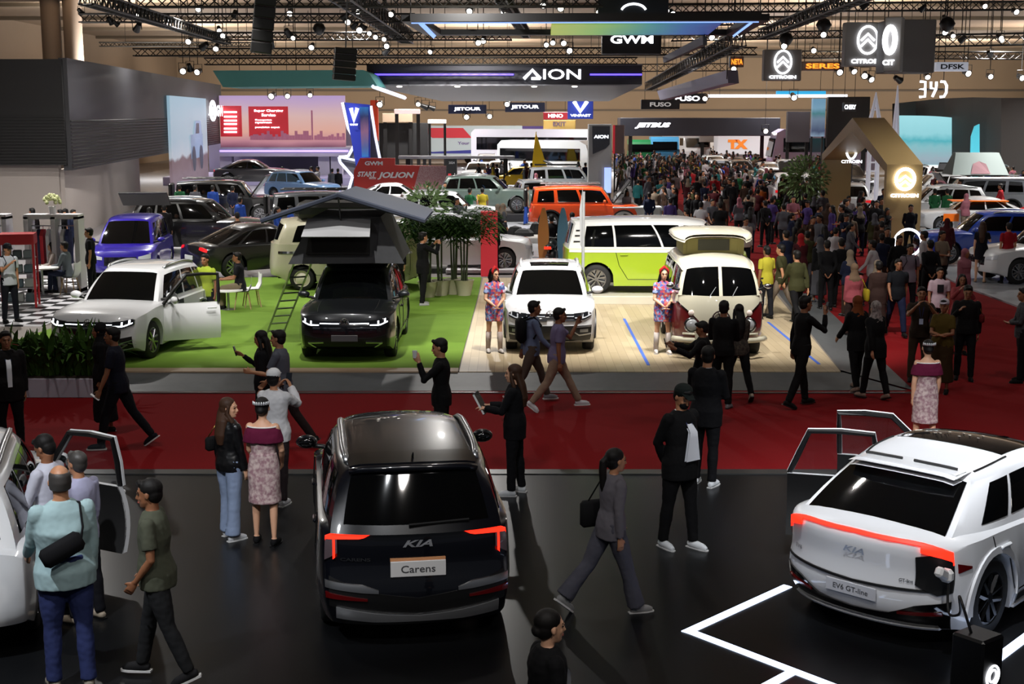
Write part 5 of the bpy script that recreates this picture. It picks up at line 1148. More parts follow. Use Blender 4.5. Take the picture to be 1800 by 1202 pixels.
# screen with skyline
sk = empty('led_screen', (0, 0, 0), 0, 'wide lit screen with a pink skyline picture and red notices', 'screen')
def pnl(e, n, x0, y0, x1, y1, Y, m, th=.2, z_=None):
    a, b = D(x0, y1, Y), D(x1, y0, Y); o = MB().box(((a.x + b.x) / 2, Y + th / 2, (a.z + b.z) / 2), (b.x - a.x, th, b.z - a.z)).build(n, m, e); return o
pnl(sk, 'screen_image', 388, 168, 606, 259, 96, gradmat('sunset_picture', [(0, '7c4a64'), (.12, 'c88a98'), (.3, 'e8b0a0'), (.6, 'e2bcb8'), (1, 'bfa4d4')], em=.85))
RDS = mat('notice_red', 'b42a34', .5, em=.6)
pnl(sk, 'red_notice', 388, 186, 424, 240, 95.9, RDS, .05); pnl(sk, 'red_notice', 438, 187, 506, 240, 95.9, RDS, .05)
rn = random.Random(3); mb = MB()
for i in range(34):
    x = 440 + i * 4.9; h_ = rn.choice((6, 8, 12, 16, 10)); h_ = 52 if i == 22 else h_; w_ = 1.6 if i == 22 else 4.4
    a = D(x, 246, 95.85); b_ = D(x + w_, 246 - h_, 95.85); mb.box(((a.x + b_.x) / 2, 95.85, (a.z + b_.z) / 2), (b_.x - a.x, .04, b_.z - a.z))
mb.build('skyline', mat('skyline_pink', '9c6078', .5, em=.5), sk)
for x, y, w, h_, s in ((472, 195, 50, 5, 'Super Charging'), (472, 202, 24, 5, 'Service'), (463, 211, 28, 3.5, 'Kecepatan'), (463, 216, 28, 3.5, 'nyaman'), (470, 224, 42, 3.5, 'pengisian cepat')):
    p = D(x, y, 95.8); k_ = 96.5 / 2400; text(s, w * k_, h_ * k_, WTX, sk, p)
for y in (197, 205, 212, 218, 226, 232): p = D(405, y, 95.8); MB().box(p, (22 * .04, .03, 3 * .04)).build('text_line', WTX, sk)
pv = empty('pavilion', (0, 0, 0), 0, 'white pavilion with fascia beam and pillars under the skyline screen', 'booth')
WP_ = mat('pavilion_white', 'b4b0c4', .5); LAV = mat('lavender_wall', '8c88a0', .6)
pnl(pv, 'fascia', 386, 259, 618, 275, 95, WP_, 6); pnl(pv, 'light_line', 386, 264, 612, 267, 94.9, emat('lavender_light', 'b8a0f0', 1.6), .05)
for x in (570, 592, 398): pnl(pv, 'pillar', x - 9, 275, x + 9, 352, 95.5, WP_, .8)
a = G(395, 352); MB().box((D(500, 300, 101).x, 101, 2), (11, .2, 4)).build('back_wall', LAV, pv)
pk = mat('podium_lilac', '9a94b8', .4)
MB().box((D(480, 300, 98).x, 96.5, .3), (13, 8, .6), ch=.05).build('podium', pk, pv)
# faceted star shaped wall with blue banner
st = empty('faceted_wall', (0, 0, 0), 0, 'grey faceted wall with white glowing edges beside the blue banner', 'booth')
pp_ = [D(x, y, 88) for x, y in ((602, 180), (612, 225), (626, 250), (612, 275), (596, 276), (598, 285), (620, 310), (610, 345), (662, 345), (668, 280), (660, 240), (652, 186))]
mb = MB(); n = len(pp_); mb.add(pp_ + [p + Vector((0, .6, 0)) for p in pp_], [tuple(range(n)), tuple(range(n, 2 * n))[::-1]] + [(i, (i + 1) % n, n + (i + 1) % n, n + i) for i in range(n)]); mb.build('panel', mat('facet_grey', '55565e', .5), st)
ED = emat('edge_white', 'd8dcf4', 1.3)
mb = MB()
for a, b_ in ((0, 1), (1, 2), (2, 3), (3, 4), (4, 5), (5, 6), (6, 7), (9, 10), (10, 11)): mb.tube([pp_[a] - Vector((0, .05, 0)), pp_[b_] - Vector((0, .05, 0))], .09, 4)
mb.tube([D(596, 276, 87.8), D(626, 282, 87.8), D(650, 300, 87.8)], .07, 4); mb.build('glowing_edge', ED, st)
bn = empty('tall_banner', (0, 0, 0), 0, 'tall blue banner with a silver V emblem on the faceted wall', 'banner')
q = [D(606, 180, 87), D(650, 184, 87), Vector((D(650, 278, 87).x, 87, .03)), Vector((D(632, 282, 87).x, 87, .03))]
mb = MB(); mb.add(q + [p + Vector((0, .15, 0)) for p in q], [(0, 1, 2, 3), (4, 7, 6, 5), (0, 4, 5, 1), (1, 5, 6, 2), (2, 6, 7, 3), (3, 7, 4, 0)]); mb.build('banner_panel', mat('banner_blue', '1c2a8c', .5, em=.5), bn)
q = [D(632, 188, 86.9), D(648, 188, 86.9), D(648, 276, 86.9), D(636, 276, 86.9)]; mb = MB(); mb.add(q, [(0, 1, 2, 3)]); mb.build('picture', gradmat('city_picture', [(0, '2f86d8'), (.2, '5a6aa8'), (.5, '9a6a90'), (.8, '303a70'), (1, '2a80d0')], em=.7), bn)
mb = MB(); mb.tube([D(617, 190, 86.8), D(622, 212, 86.8), D(628, 190, 86.8)], [.12, .16, .12], 4); mb.build('emblem', WTX, bn); p = D(622, 219, 86.8); text('VINFAST', 14 * .037, 3 * .037, WTX, bn, p)
# red start wall
jw = empty('red_wall', (0, 0, 0), 0, 'red freestanding wall with white START JOLION lettering', 'booth')
q = [D(x, y, 80) for x, y in ((622, 352), (622, 300), (633, 278), (694, 278), (694, 290), (786, 292), (786, 352))]
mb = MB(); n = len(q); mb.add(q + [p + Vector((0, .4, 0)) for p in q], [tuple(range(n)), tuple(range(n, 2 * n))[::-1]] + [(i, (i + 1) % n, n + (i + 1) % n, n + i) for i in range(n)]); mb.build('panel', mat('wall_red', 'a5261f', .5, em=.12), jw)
q = [D(x, y, 79.95) for x, y in ((722, 352), (738, 292), (786, 292), (786, 352))]; mb = MB(); mb.add(q, [(0, 1, 2, 3)]); mb.build('pale_panel', mat('dotted_pale', 'c09ea0', .5, nz=(30, '9a5a5c', .2, 0)), jw)
k_ = 81 / 2400
for s, x, y, w, h_, sh in (('GWM', 657, 287, 31, 7, 0), ('START', 645, 306, 33, 9, .3), ('JOLION', 696, 309, 64, 13, .3), ('WITH', 655, 313, 12, 4, .3)): text(s, w * k_, h_ * k_, WHT, jw, D(x, y, 79.9), shear=sh, bold=.04)
bl_ = empty('black_pylon', (0, 0, 0), 0, 'narrow black pylon with red and white vertical lettering right of the red wall', 'sign')
pnl(bl_, 'panel', 785, 279, 803, 352, 79, mat('pylon_black', '18181a', .4), .4); pnl(bl_, 'red_strip', 788, 305, 793, 340, 78.95, RDS, .05); p = D(797.5, 322, 78.9); text('HAVAL', 34 * k_, 4.5 * k_, WHT, bl_, p, right=(0, 0, 1), up=(-1, 0, 0)); text('2024', 10 * k_, 4 * k_, WHT, bl_, D(794, 286, 78.9))
# hanging canopies
cn = empty('canopy_sign', (0, 0, 0), 0, 'long dark hanging canopy with purple light line and white AION letters', 'sign')
Y = 75; a, b_ = D(645, 150, Y), D(1129, 113, Y); zt, zb_ = b_.z, a.z
MB().box(((a.x + b_.x) / 2, Y + .2, (zt + zb_) / 2), (b_.x - a.x, .4, zt - zb_)).build('fascia', mat('canopy_grey', '303036', .5), cn)
q = [Vector((a.x, Y + .4, zb_)), Vector((b_.x, Y + .4, zb_)), Vector((b_.x - .6, 92, 5.62)), Vector((a.x + 3.2, 92, 5.62))]
mb = MB(); mb.add(q + [p + Vector((0, 0, .3)) for p in q], [(0, 1, 2, 3), (4, 7, 6, 5), (0, 4, 5, 1), (1, 5, 6, 2), (2, 6, 7, 3), (3, 7, 4, 0)]); mb.build('soffit', mat('soffit_grey', '55555a', .4), cn)
for y in (113.5, 149.5): p = D(900, y, Y); MB().box(((a.x + b_.x) / 2, Y - .03, p.z), (b_.x - a.x, .05, .06)).build('edge_line', mat('edge_pale', '8a8a90', .3), cn)
for x0, x1 in ((652, 903), (1037, 1128)): p, q_ = D(x0, 131, Y), D(x1, 131, Y); MB().box(((p.x + q_.x) / 2, Y - .04, p.z), (q_.x - p.x, .04, .09)).build('purple_light', emat('purple_led', '5a48ff', 3), cn)
k_ = 76 / 2400
p = D(970, 130.5, Y - .04); text('ION', 64 * k_, 17 * k_, WTX, cn, D(988, 130.5, Y - .05), bold=.01)
mb = MB(); mb.tube([D(921, 138.5, Y - .1), D(936, 123, Y - .1), D(950, 138.5, Y - .1)], .085, 4); mb.tube([D(934, 138, Y - .1), D(950, 138, Y - .1)], .07, 4); mb.build('letter_a', WTX, cn)
for x in (702, 804, 939, 1010): MB().ball(D(x, 152, Y + 1), (.16, .16, .05), 8).build('downlight', LEDW, cn)
hang(cn, [(D(x, 100, Y).x, Y) for x in (700, 850, 1000, 1100)], zt)
tc_ = empty('teal_canopy', (0, 0, 0), 0, 'teal hanging canopy with slanted right end', 'sign')
q = [D(x, y, 70) for x, y in ((374, 124), (638, 123), (648, 128), (663, 151), (392, 153))]
mb = MB(); n = 5; mb.add(q + [p + Vector((0, 5, 0)) for p in q], [tuple(range(n)), tuple(range(n, 2 * n))[::-1]] + [(i, (i + 1) % n, n + (i + 1) % n, n + i) for i in range(n)]); mb.build('fascia', mat('teal', '569a94', .6), tc_)
hang(tc_, [(D(x, 100, 71).x, 71) for x in (420, 520, 620)], q[0].z)
mb = MB(); mb.tube([D(655, 152, 69.9), D(712, 172, 74)], .1, 4); mb.build('white_edge', ED, tc_)
fr = empty('ceiling_light', (0, 0, 0), 0, 'hanging black rectangular light frame with green to blue light panel', 'light fixture')
def zy(px, py, Y_): return D(px, py, Y_)
Z = 7.65; f0, f1 = D(722, 32, 44), D(1336, 30, 44); r0, r1 = D(762, 57, 51), D(1290, 57, 51)
BK = mat('frame_black', '0c0b0c', .5)
for A_, B_, t in ((f0, f1, .24), (r0, r1, .2), (f0, r0, .2), (f1, r1, .2)):
    d_ = (B_ - A_).normalized(); s_ = d_.cross(Vector((0, 0, 1))).normalized() * .3; u_ = Vector((0, 0, t / 2)); MB().add([A_ + s_ * i + u_ * j for i, j in ((-1, -1), (1, -1), (1, 1), (-1, 1))] + [B_ + s_ * i + u_ * j for i, j in ((-1, -1), (1, -1), (1, 1), (-1, 1))], [(0, 1, 2, 3), (4, 7, 6, 5), (0, 4, 5, 1), (1, 5, 6, 2), (2, 6, 7, 3), (3, 7, 4, 0)]).build('beam', BK, fr)
mb = MB(); mb.tube([f0 + Vector((.3, .3, -.14)), r0 + Vector((0, 0, -.12))], .1, 4); mb.tube([f1 + Vector((-.2, .3, -.14)), r1 + Vector((0, 0, -.12))], .05, 4); mb.tube([f0 + Vector((0, .2, -.14)), f1 + Vector((0, .2, -.14))], .02, 4); mb.build('blue_edge_light', emat('pale_blue_led', '86a8e8', 1.4), fr)
p0, p1 = D(970, 62, 50), D(1262, 41, 46)
q = [D(968, 62, 50.4), D(1245, 61, 50.4), D(1268, 42, 46), D(970, 43, 46)]
mb = MB(); mb.add(q + [p + Vector((0, 0, .15)) for p in q], [(0, 1, 2, 3), (4, 7, 6, 5), (0, 4, 5, 1), (1, 5, 6, 2), (2, 6, 7, 3), (3, 7, 4, 0)]); mb.build('light_panel', gradmat('rainbow_panel', [(0, 'b4c452'), (.3, '86bc62'), (.55, '4f9c98'), (.8, '4070b0'), (1, '3a4a90')], 0, .7), fr)
hang(fr, [(p.x, p.y) for p in (f0, f1, r0, r1)], f0.z)
def boxsign(name, x0, y0, x1, y1, Y_, m, label, txt=None, tw=.8, th_=.3, tm=None, dy=0, depth=.5, rz=0, cat='sign', shear=0, hangz=True, bold=.03):
    a_, b2 = D(x0, y1, Y_), D(x1, y0, Y_); c_ = (a_ + b2) / 2; e = empty(name, (c_.x, Y_, c_.z), rz, label, cat)
    w, h_ = b2.x - a_.x, b2.z - a_.z
    MB().box((0, depth / 2, 0), (w, depth, h_), ch=min(.03, h_ * .1)).build('panel', m, e)
    if txt: text(txt, w * tw, h_ * th_, tm or WTX, e, (0, -.03, dy * h_), shear=shear, bold=bold)
    if hangz:
        for s in (-.4, .4): MB().tube([(w * s, depth / 2, h_ / 2), (w * s, depth / 2, 11.48 - c_.z)], .018, 4).build('suspension_cable', HANG, e)
    elif a_.z > .1:
        for s in (-.42, .42): MB().box((w * s, depth * .75, (-c_.z - h_ / 2) / 2), (min(.3, w * .14), .1, c_.z - h_ / 2 + .02)).build('support_post', BK, e)
    return e, w, h_
BK = mat('frame_black', '0c0b0c', .5)
SB = mat('sign_black', '0e0f16', .4); SG = mat('sign_grey', '8b8986', .6)
boxsign('hanging_sign', 1058, 62, 1163, 95, 62, SB, 'black hanging box sign with glowing white GWM letters', 'GWM', .72, .45, dy=.28)
e, w, h_ = boxsign('hanging_sign', 1052, -14, 1176, 25, 47, SB, 'black hanging sign with a glowing white arc above the light frame')
mb = MB(); mb.tube([(.75 * math.cos(t) * .55, -.05, -.28 + .25 * math.sin(t)) for t in [PI * (.08 + .84 * i / 12) for i in range(13)]], .04, 5); mb.build('arc', WTX, e)
def citro(e, w, h_, s=1.0, y=-.04, em=WTX):
    mb = MB(); r = w * .27 * s
    mb.tube([(r * .82 * math.cos(t), y, h_ * .1 + r * 1.1 * math.sin(t)) for t in [2 * PI * i / 28 for i in range(29)]], r * .09, 6)
    for dz in (.25, -.22): mb.tube([(-r * .55, y, h_ * .1 + r * (dz - .3)), (0, y, h_ * .1 + r * (dz + .25)), (r * .55, y, h_ * .1 + r * (dz - .3))], r * .1, 5)
    mb.build('emblem', em, e); text('CITROEN', w * .72, h_ * .1, em, e, (0, y - .02, -h_ * .38), bold=.04)
e, w, h_ = boxsign('hanging_sign', 1342, 87, 1410, 142, 62, SG, 'small grey hanging box with glowing double chevron emblem'); citro(e, w, h_)
e, w, h_ = boxsign('hanging_sign', 1484, 39, 1566, 117, 50, SG, 'large grey hanging panel with glowing double chevron emblem'); citro(e, w, h_)
e, w, h_ = boxsign('hanging_sign', 1560, 34, 1647, 128, 48, mat('sign_grey_dark', '5d5b59', .6), 'plain dark grey hanging box beside the chevron panel', depth=1.6)
e, w, h_ = boxsign('hanging_sign', 1552, 30, 1586, 126, 47, SG, 'turned narrow face of the chevron sign with a glowing oval', depth=.4, rz=-.5); mb = MB(); mb.tube([(.17 * math.cos(t) - .08, -.06, .15 + .42 * math.sin(t)) for t in [2 * PI * i / 24 for i in range(25)]], .09, 6); mb.build('emblem', WTX, e); text('CIT', w * .7, h_ * .1, WTX, e, (-.1, -.06, -h_ * .33), bold=.05)
ORL = emat('orange_letters', 'ff8a2a', 2.2)
boxsign('hanging_sign', 1408, 108, 1484, 124, 66, mat('sign_beige', '8a8078', .6), 'low hanging sign with orange letters between the chevron boxes', 'SERES', .78, .55, ORL)
boxsign('hanging_sign', 1283, 99, 1308, 118, 66, mat('sign_beige', '8a8078', .6), 'small tilted hanging sign with orange letters above the sloping strip', 'NETA', .8, .5, ORL)
boxsign('hanging_sign', 1646, 109, 1703, 125, 60, mat('sign_lit_grey', 'b4b8c4', .5, em=.5), 'white lit hanging sign with dark letters right of the chevron box', 'DFSK', .75, .55, SB)
e, w, h_ = boxsign('hanging_sign', 1614, 141, 1667, 172, 62, SB, 'large white letters standing free above the dark curved wall', hangz=True)
for c_ in list(e.children):
    if c_.name.startswith('panel'): bpy.data.objects.remove(c_, do_unlink=True)
MB().box((0, .12, 0), (w * .96, .06, .05)).build('letter_rail', SB, e)
mb = MB(); W_ = w
for a_ in (-.3,): pass
for x0, pts in ((-.36, [(-.1, .42), (.08, .40), (.08, .02), (-.1, 0), (.09, -.02), (.09, -.42), (-.1, -.44)]), (.0, [(-.09, .42), (-.08, .05), (.09, .0), (.1, .42), (.09, 0), (-.02, -.44)]), (.34, [(-.1, .42), (.04, .40), (.11, .2), (.11, -.2), (.04, -.42), (-.1, -.44)])):
    mb.tube([((x0 + x) * w, 0, z * h_) for x, z in pts], .06, 5)
mb.build('lettering', WTX, e)
boxsign('hanging_sign', 788, 184, 855, 200, 110, mat('sign_navy', '0d1b44', .4), 'lit navy hanging sign with white JETOUR letters nearest the canopy', 'JETOUR', .7, .45)
boxsign('hanging_sign', 888, 180, 958, 197, 108, mat('sign_navy', '0d1b44', .4), 'lit navy hanging sign with white JETOUR letters right of its twin', 'JETOUR', .7, .45)
boxsign('hanging_sign', 998, 173, 1043, 209, 100, mat('banner_blue2', '1f3390', .5, em=.45), 'square blue hanging sign with a white V over small letters', 'VINFAST', .8, .12, dy=-.33)
mb = MB(); mb.tube([D(1009, 178, 99.8), D(1020, 196, 99.8), D(1032, 178, 99.8)], .14, 4); vv = tag(mb.build('v_emblem', WTX), None, None); vv.parent = [o for o in COL.objects if o.get('label', '').startswith('square blue')][0]; vv.location = -vv.parent.location
boxsign('hanging_sign', 955, 197, 998, 210, 115, mat('sign_crimson', '8a1220', .5, em=.25), 'crimson hanging sign with white HINO letters', 'HINO', .6, .5)
boxsign('hanging_sign', 955, 211, 1012, 228, 118, mat('sign_ochre', '6a5418', .6), 'dull yellow hanging sign reading exit', 'EXIT', .4, .45, mat('sign_brown', '2a1a30', .5), dy=.1)
boxsign('hanging_sign', 1127, 175, 1195, 192, 105, SB, 'dark hanging sign with red emblem and pale FUSO letters', 'FUSO', .55, .45, mat('pale_grey', 'b8b8b8', .5, em=.5))
boxsign('hanging_sign', 1175, 164, 1242, 182, 112, SB, 'dark hanging sign with brighter FUSO letters behind its twin', 'FUSO', .65, .5)
boxsign('booth_fascia', 1090, 207, 1372, 239, 112, mat('fascia_black', '16161d', .4), 'very wide black booth fascia with white italic JETBUS letters', None, hangz=False, depth=3, cat='booth'); fe = COL.objects[-1].parent; text('JETBUS', 62 * .047, 10 * .047, WTX, fe, (-3.85, -.03, .1), shear=.35, bold=.06)
boxsign('lit_fascia', 1241, 166, 1490, 171, 95, WTX, 'thin bright white light line over the far right booths', cat='light fixture')
boxsign('lit_fascia', 1366, 160, 1452, 166, 100, emat('cyan_led', '2a96c8', 1.2), 'cyan light line over the far right booths', cat='light fixture')
boxsign('hanging_sign', 1483, 180, 1506, 196, 90, mat('booth_black', '0c0c10', .5), 'small white CHERY letters on a black panel left of the golden booth', 'CHERY', .9, .5)
boxsign('tall_screen', 1427, 173, 1452, 240, 92, gradmat('landscape_picture', [(0, '90a8c0'), (.15, '4a5878'), (.45, '7a90a8'), (.6, '4f8c94'), (.75, '88b4d0'), (1, '78a8c8')], em=.7), 'tall narrow screen with a landscape picture behind the golden booth', cat='screen', hangz=False)
boxsign('dark_booth_wall', 1453, 170, 1530, 258, 94, mat('booth_black', '0c0c10', .5), 'black booth wall behind the golden booth', cat='booth', hangz=False)
boxsign('grey_booth_wall', 1383, 196, 1425, 250, 96, mat('booth_grey', '5c5a60', .5), 'grey booth wall left of the tall narrow screen', cat='booth', hangz=False)
# sloping lavender strip on the right of the canopy
ls = empty('sloping_fascia', (0, 0, 0), 0, 'long lavender grey hanging fascia sloping towards the golden booth', 'sign')
q = [D(1155, 160, 88), D(1278, 123, 58), D(1280, 146, 58), D(1160, 176, 88)]
mb = MB(); mb.add(q + [p + Vector((.5, .3, 0)) for p in q], [(0, 1, 2, 3), (4, 7, 6, 5), (0, 4, 5, 1), (1, 5, 6, 2), (2, 6, 7, 3), (3, 7, 4, 0)]); mb.build('fascia', mat('lavender_grey', '77758a', .5), ls)
hang(ls, [(q[0].x, 88), (q[1].x, 58)], q[0].z)
# pylon
e, w, h_ = boxsign('booth_pylon', 1033, 218, 1076, 340, 72, mat('pylon_white', '9d9b9a', .5), 'tall white pylon with a dark top panel reading AION', None, hangz=False)
MB().prism([(-.42, 1.7), (.5, 1.7), (.5, .75), (.3, .55), (-.38, .25)], .05, 0, Matrix.Translation((0, -.03, 0)) @ Matrix.Rotation(PI / 2, 4, 'X')).build('dark_panel', mat('pylon_grey', '2c2f38', .4), e)
text('AION', .75, .17, WTX, e, (.05, -.12, 1.15)); MB().box((.42, -.06, -1.1), (.35, .08, 1.3)).build('light_panel', emat('blue_white_panel', '9ab0f0', 1.3), e)
e2, w, h_ = boxsign('booth_pylon', 1080, 220, 1098, 270, 84, mat('pylon_pale', '9a9090', .5), 'pale narrow pylon with red edge behind the white pylon', hangz=False); MB().box((-.35, -.05, 0), (.12, .08, h_)).build('red_edge', RDS, e2)
# golden house shaped booth
gb = empty('golden_booth', (0, 0, 0), 0, 'golden house shaped booth arch with a glowing emblem on its pillar', 'booth')
GOLD = mat('golden_panel', '9a8256', .45, .1)
fy_ = 48.5
def GP(px, py): return D(px, py, fy_)
# cross-section in the plane running along the view (left leg far, right leg near)
Lf = Vector((D(1440, 400, 62).x, 62, 0)); Rn = Vector((D(1552, 455, 49).x, 49, 0)); ax_ = (Rn - Lf); ln_ = ax_.length; ax_.normalize(); wdt = Vector((1.28, 0.0, 0))
hL = D(1440, 262, 62).z; hR = D(1552, 300, 49).z; ap = (Lf + Rn) * .5; hA = D(1490, 207, (62 + 49) / 2).z; t_ = .35
hL = hR = (hL + hR) / 2
out = [Lf, Lf + Vector((0, 0, hL)), ap + Vector((0, 0, hA)), Rn + Vector((0, 0, hR)), Rn]
inn = [Rn - ax_ * t_, Rn - ax_ * t_ + Vector((0, 0, hR - .25)), ap + Vector((0, 0, hA - .55)), Lf + ax_ * t_ + Vector((0, 0, hL - .25)), Lf + ax_ * t_]
ringp = out + inn; n = len(ringp)
mb = MB(); vs = ringp + [p + wdt for p in ringp]
mb.add(vs, [(i, (i + 1) % n, n + (i + 1) % n, n + i) for i in range(n)] + [(0, 1, 8, 9), (1, 2, 7, 8), (2, 3, 6, 7), (3, 4, 5, 6)] + [(n, n + 9, n + 8, n + 1), (n + 1, n + 8, n + 7, n + 2), (n + 2, n + 7, n + 6, n + 3), (n + 3, n + 6, n + 5, n + 4)])
mb.build('arch', GOLD, gb)
pf = Rn + wdt * .5 + Vector((0, -.06, 0)); em_ = empty('pillar_sign', (0, 0, 0)); em_.parent = gb; em_.location = (pf.x, pf.y, hR * .83)
mb = MB(); mb.tube([(.33 * math.cos(t), -.05, .36 * math.sin(t)) for t in [2 * PI * i / 28 for i in range(29)]], .055, 6)
for dz in (.03, -.16): mb.tube([(-.22, -.05, dz - .1), (0, -.05, dz + .08), (.22, -.05, dz - .1)], .045, 5)
mb.build('emblem', emat('sign_bright', 'fffdf6', 6), em_); text('CITROEN', 1.0, .13, emat('sign_bright', 'fffdf6', 6), em_, (0, -.05, -.58), bold=.05)
pnl(gb, 'inner_wall', 1458, 255, 1500, 400, 63.5, mat('slate_wall', '3c4250', .5), .2); pnl(gb, 'inner_screen', 1449, 310, 1492, 335, 63.2, gradmat('car_picture', [(0, '8a9098'), (.3, '3a5080'), (.6, '8cb0d0'), (1, '9cc4e0')], em=.6), .05)
text('CITROEN', .9, .14, WTX, gb, D(1497, 284, 60)); mb = MB(); c_ = D(1497, 262, 60); mb.tube([c_ + Vector((.22 * math.cos(t), 0, .42 * math.sin(t))) for t in [2 * PI * i / 20 for i in range(21)]], .05, 5); mb.build('emblem', WTX, gb)
# curved dark wall with screen on the right
cw = empty('curved_wall', (0, 0, 0), 0, 'dark grey curved booth wall around a bright turquoise picture screen', 'booth')
CWM = mat('booth_charcoal', '3c3a39', .6)
px_ = [1572, 1610, 1660, 1710, 1760, 1830]; tp = [182, 178, 173, 171, 172, 172]; Yd = [96, 96, 94, 91, 88, 86]
q = []
for x, y, Y_ in zip(px_, tp, Yd): q.append((D(x, 330, Y_), D(x, y, Y_)))
mb = MB(); vs = [p for a_ in q for p in (Vector((a_[0].x, a_[0].y, 0)), a_[1])]; mb.grid([[Vector((a_[0].x, a_[0].y, 0)), a_[1]] for a_ in q]); mb.grid([[Vector((a_[0].x, a_[0].y + .5, 0)), a_[1] + Vector((0, .5, 0))] for a_ in q]); mb.grid([[a_[1], a_[1] + Vector((0, .5, 0))] for a_ in q]); mb.build('wall', CWM, cw)
sq = []
for i in range(11):
    x = lerp(1578, 1684, i / 10); tpy = 203 + 5 * (i / 10)**3; sq.append([D(x, 312 + 0 * i, 93.2), D(x, tpy, 93.2)])
mb = MB(); mb.grid(sq); mb.grid([[p + Vector((0, .3, 0)) for p in r] for r in sq]); mb.build('screen_image', gradmat('seaside_picture', [(0, '6a9aa8'), (.3, 'a0b4c0'), (.5, '8cc4cc'), (.6, '58b8c4'), (.7, '9adbe4'), (1, 'a8e8f0')], em=.9, extra=6), cw)
q = [D(1707, 270, 89.6), D(1722, 270, 89.6), D(1722, 218, 89.6), D(1714, 222, 89.6), D(1708, 240, 89.6)]
mb = MB(); mb.add(q + [p + Vector((0, .2, 0)) for p in q], [(0, 1, 2, 3, 4), (9, 8, 7, 6, 5)] + [(i, (i + 1) % 5, 5 + (i + 1) % 5, 5 + i) for i in range(5)]); mb.build('arched_screen', emat('turquoise_screen', '4cb4c8', .8), cw)
# white lattice towers
for lab, px, py0, py1, Y_, w_ in (('small white lattice tower model behind the golden booth', 1538, 162, 207, 72, .26), ('tall thin white spired model left of the turquoise screen', 1574, 150, 240, 73, .14)):
    a_, b2 = D(px, py1, Y_), D(px, py0, Y_); e = empty('tower_model', (a_.x, Y_, 0), 0, lab, 'model tower'); h_ = b2.z - 0; mb = MB()
    zz0 = a_.z; 
    for sx in (-1, 1):
        for sy in (-1, 1): mb.tube([(sx * w_ * .9, sy * w_ * .6, 0), (sx * w_ * .8, sy * w_ * .5, zz0), (sx * w_ * .25, sy * .1, zz0 + (h_ - zz0) * .55), (0, 0, h_)], [.09, .08, .06, .03], 5)
    for k in range(9): f = k / 9; z = zz0 * .4 + (h_ - zz0 * .4) * f; r = w_ * (1 - f)**1.2 + .05; mb.box((0, 0, z), (2 * r, r, .07))
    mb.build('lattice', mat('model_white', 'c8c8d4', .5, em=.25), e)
# far back small booths seen between things
rn = random.Random(5)
for lab, x0, y0, x1, y1, Y_, m_ in (('beige far booth wall panel with a small dark logo', 672, 199, 725, 215, 115, mat('far_beige', '9a8470', .6)), ('black far booth wall below the beige panel', 667, 216, 752, 280, 116, mat('far_black', '141416', .6)),
      ('orange red tall far column beside the blue banner', 652, 176, 664, 248, 100, mat('far_orange', 'c03a18', .5, em=.15)), ('pale far booth counter wall in the middle of the hall', 1230, 222, 1300, 250, 122, mat('far_pale', '8c8480', .6)), ('dark blue far booth panel right of the green truck', 1160, 244, 1178, 266, 118, mat('far_navy', '1c2450', .5)),
      ('white lit far panel hanging left of the twin lit signs', 752, 210, 784, 217, 112, mat('far_lit', 'd8d8d8', .5, em=.9)), ('red and white lit far canopy above the trailer', 693, 192, 738, 200, 112, mat('far_lit2', 'e0c8c8', .5, em=.8)), ('long white frame beam over the clothes displays', 700, 274, 905, 279, 90, mat('far_white', 'b8b8c0', .5))):
    boxsign('far_panel', x0, y0, x1, y1, Y_, m_, lab, cat='booth', hangz=False)
# ---------------------------------------------------------------- trusses and lamps
def truss(p, q, s, label, seg=None, group='black lighting trusses under the ceiling'):
    p, q = Vector(p), Vector(q); d = q - p; L = d.length; d.normalize(); u = Vector((0, 0, 1)); w = d.cross(u).normalized(); u = w.cross(d).normalized()
    e = empty('lighting_truss', (0, 0, 0), 0, label, 'truss'); c = [(i * w + j * u) * s / 2 for i, j in ((-1, -1), (1, -1), (1, 1), (-1, 1))]
    mb = MB()
    for k in c: mb.tube([p + k, q + k], .035, 5)
    mb.build('chords', TRUSS, e); mb = MB(); n = max(2, int(L / (seg or s * 1.1)))
    for i in range(n):
        a, b = p + d * (L * i / n), p + d * (L * (i + 1) / n)
        for k in range(4):
            if i % 2: mb.bar(a + c[k], b + c[(k + 1) % 4], .028)
            else: mb.bar(b + c[k], a + c[(k + 1) % 4], .028)
    mb.build('lacing', TRUSS, e)
    for t in (.15, .5, .85):
        a = p + d * L * t; MB().tube([a, Vector((a.x, a.y, 11.48))], .015, 4).build('suspension_cable', HANG, e)
    return e
TR = []
def tr(x0, y0, Y0, x1, y1, Y1, s, label):
    a, b = D(x0, y0, Y0), D(x1, y1, Y1); zm_ = 11.42 - s * .75
    if a.z > zm_ >= b.z: a = lerp(a, b, (a.z - zm_) / (a.z - b.z))
    if b.z > zm_ >= a.z: b = lerp(b, a, (b.z - zm_) / (b.z - a.z))
    e = truss(a, b, s, label); TR.append((a, b, s)); return e
tr(140, 32, 56, 730, 32, 56, .32, 'black truss nearest the top edge left of the light frame')
tr(375, 64, 62, 900, 64, 62, .32, 'black truss one below the topmost on the left')
tr(235, 92, 68, 1330, 90, 68, .34, 'long black truss over the teal and dark canopies')
tr(360, 108, 74, 1120, 107, 74, .34, 'lowest long black truss just above the canopy sign')
tr(175, 78, 90, 480, 78, 90, .25, 'thin far truss before the back wall on the left')
tr(150, -5, 36, 400, 72, 70, .34, 'slanting truss receding on the left beside the columns')
tr(596, -20, 40, 716, 66, 72, .6, 'slanting truss crowded with lamps above the dark canopy')
tr(880, -8, 44, 925, 60, 70, .36, 'slanting truss receding behind the left half of the light frame')
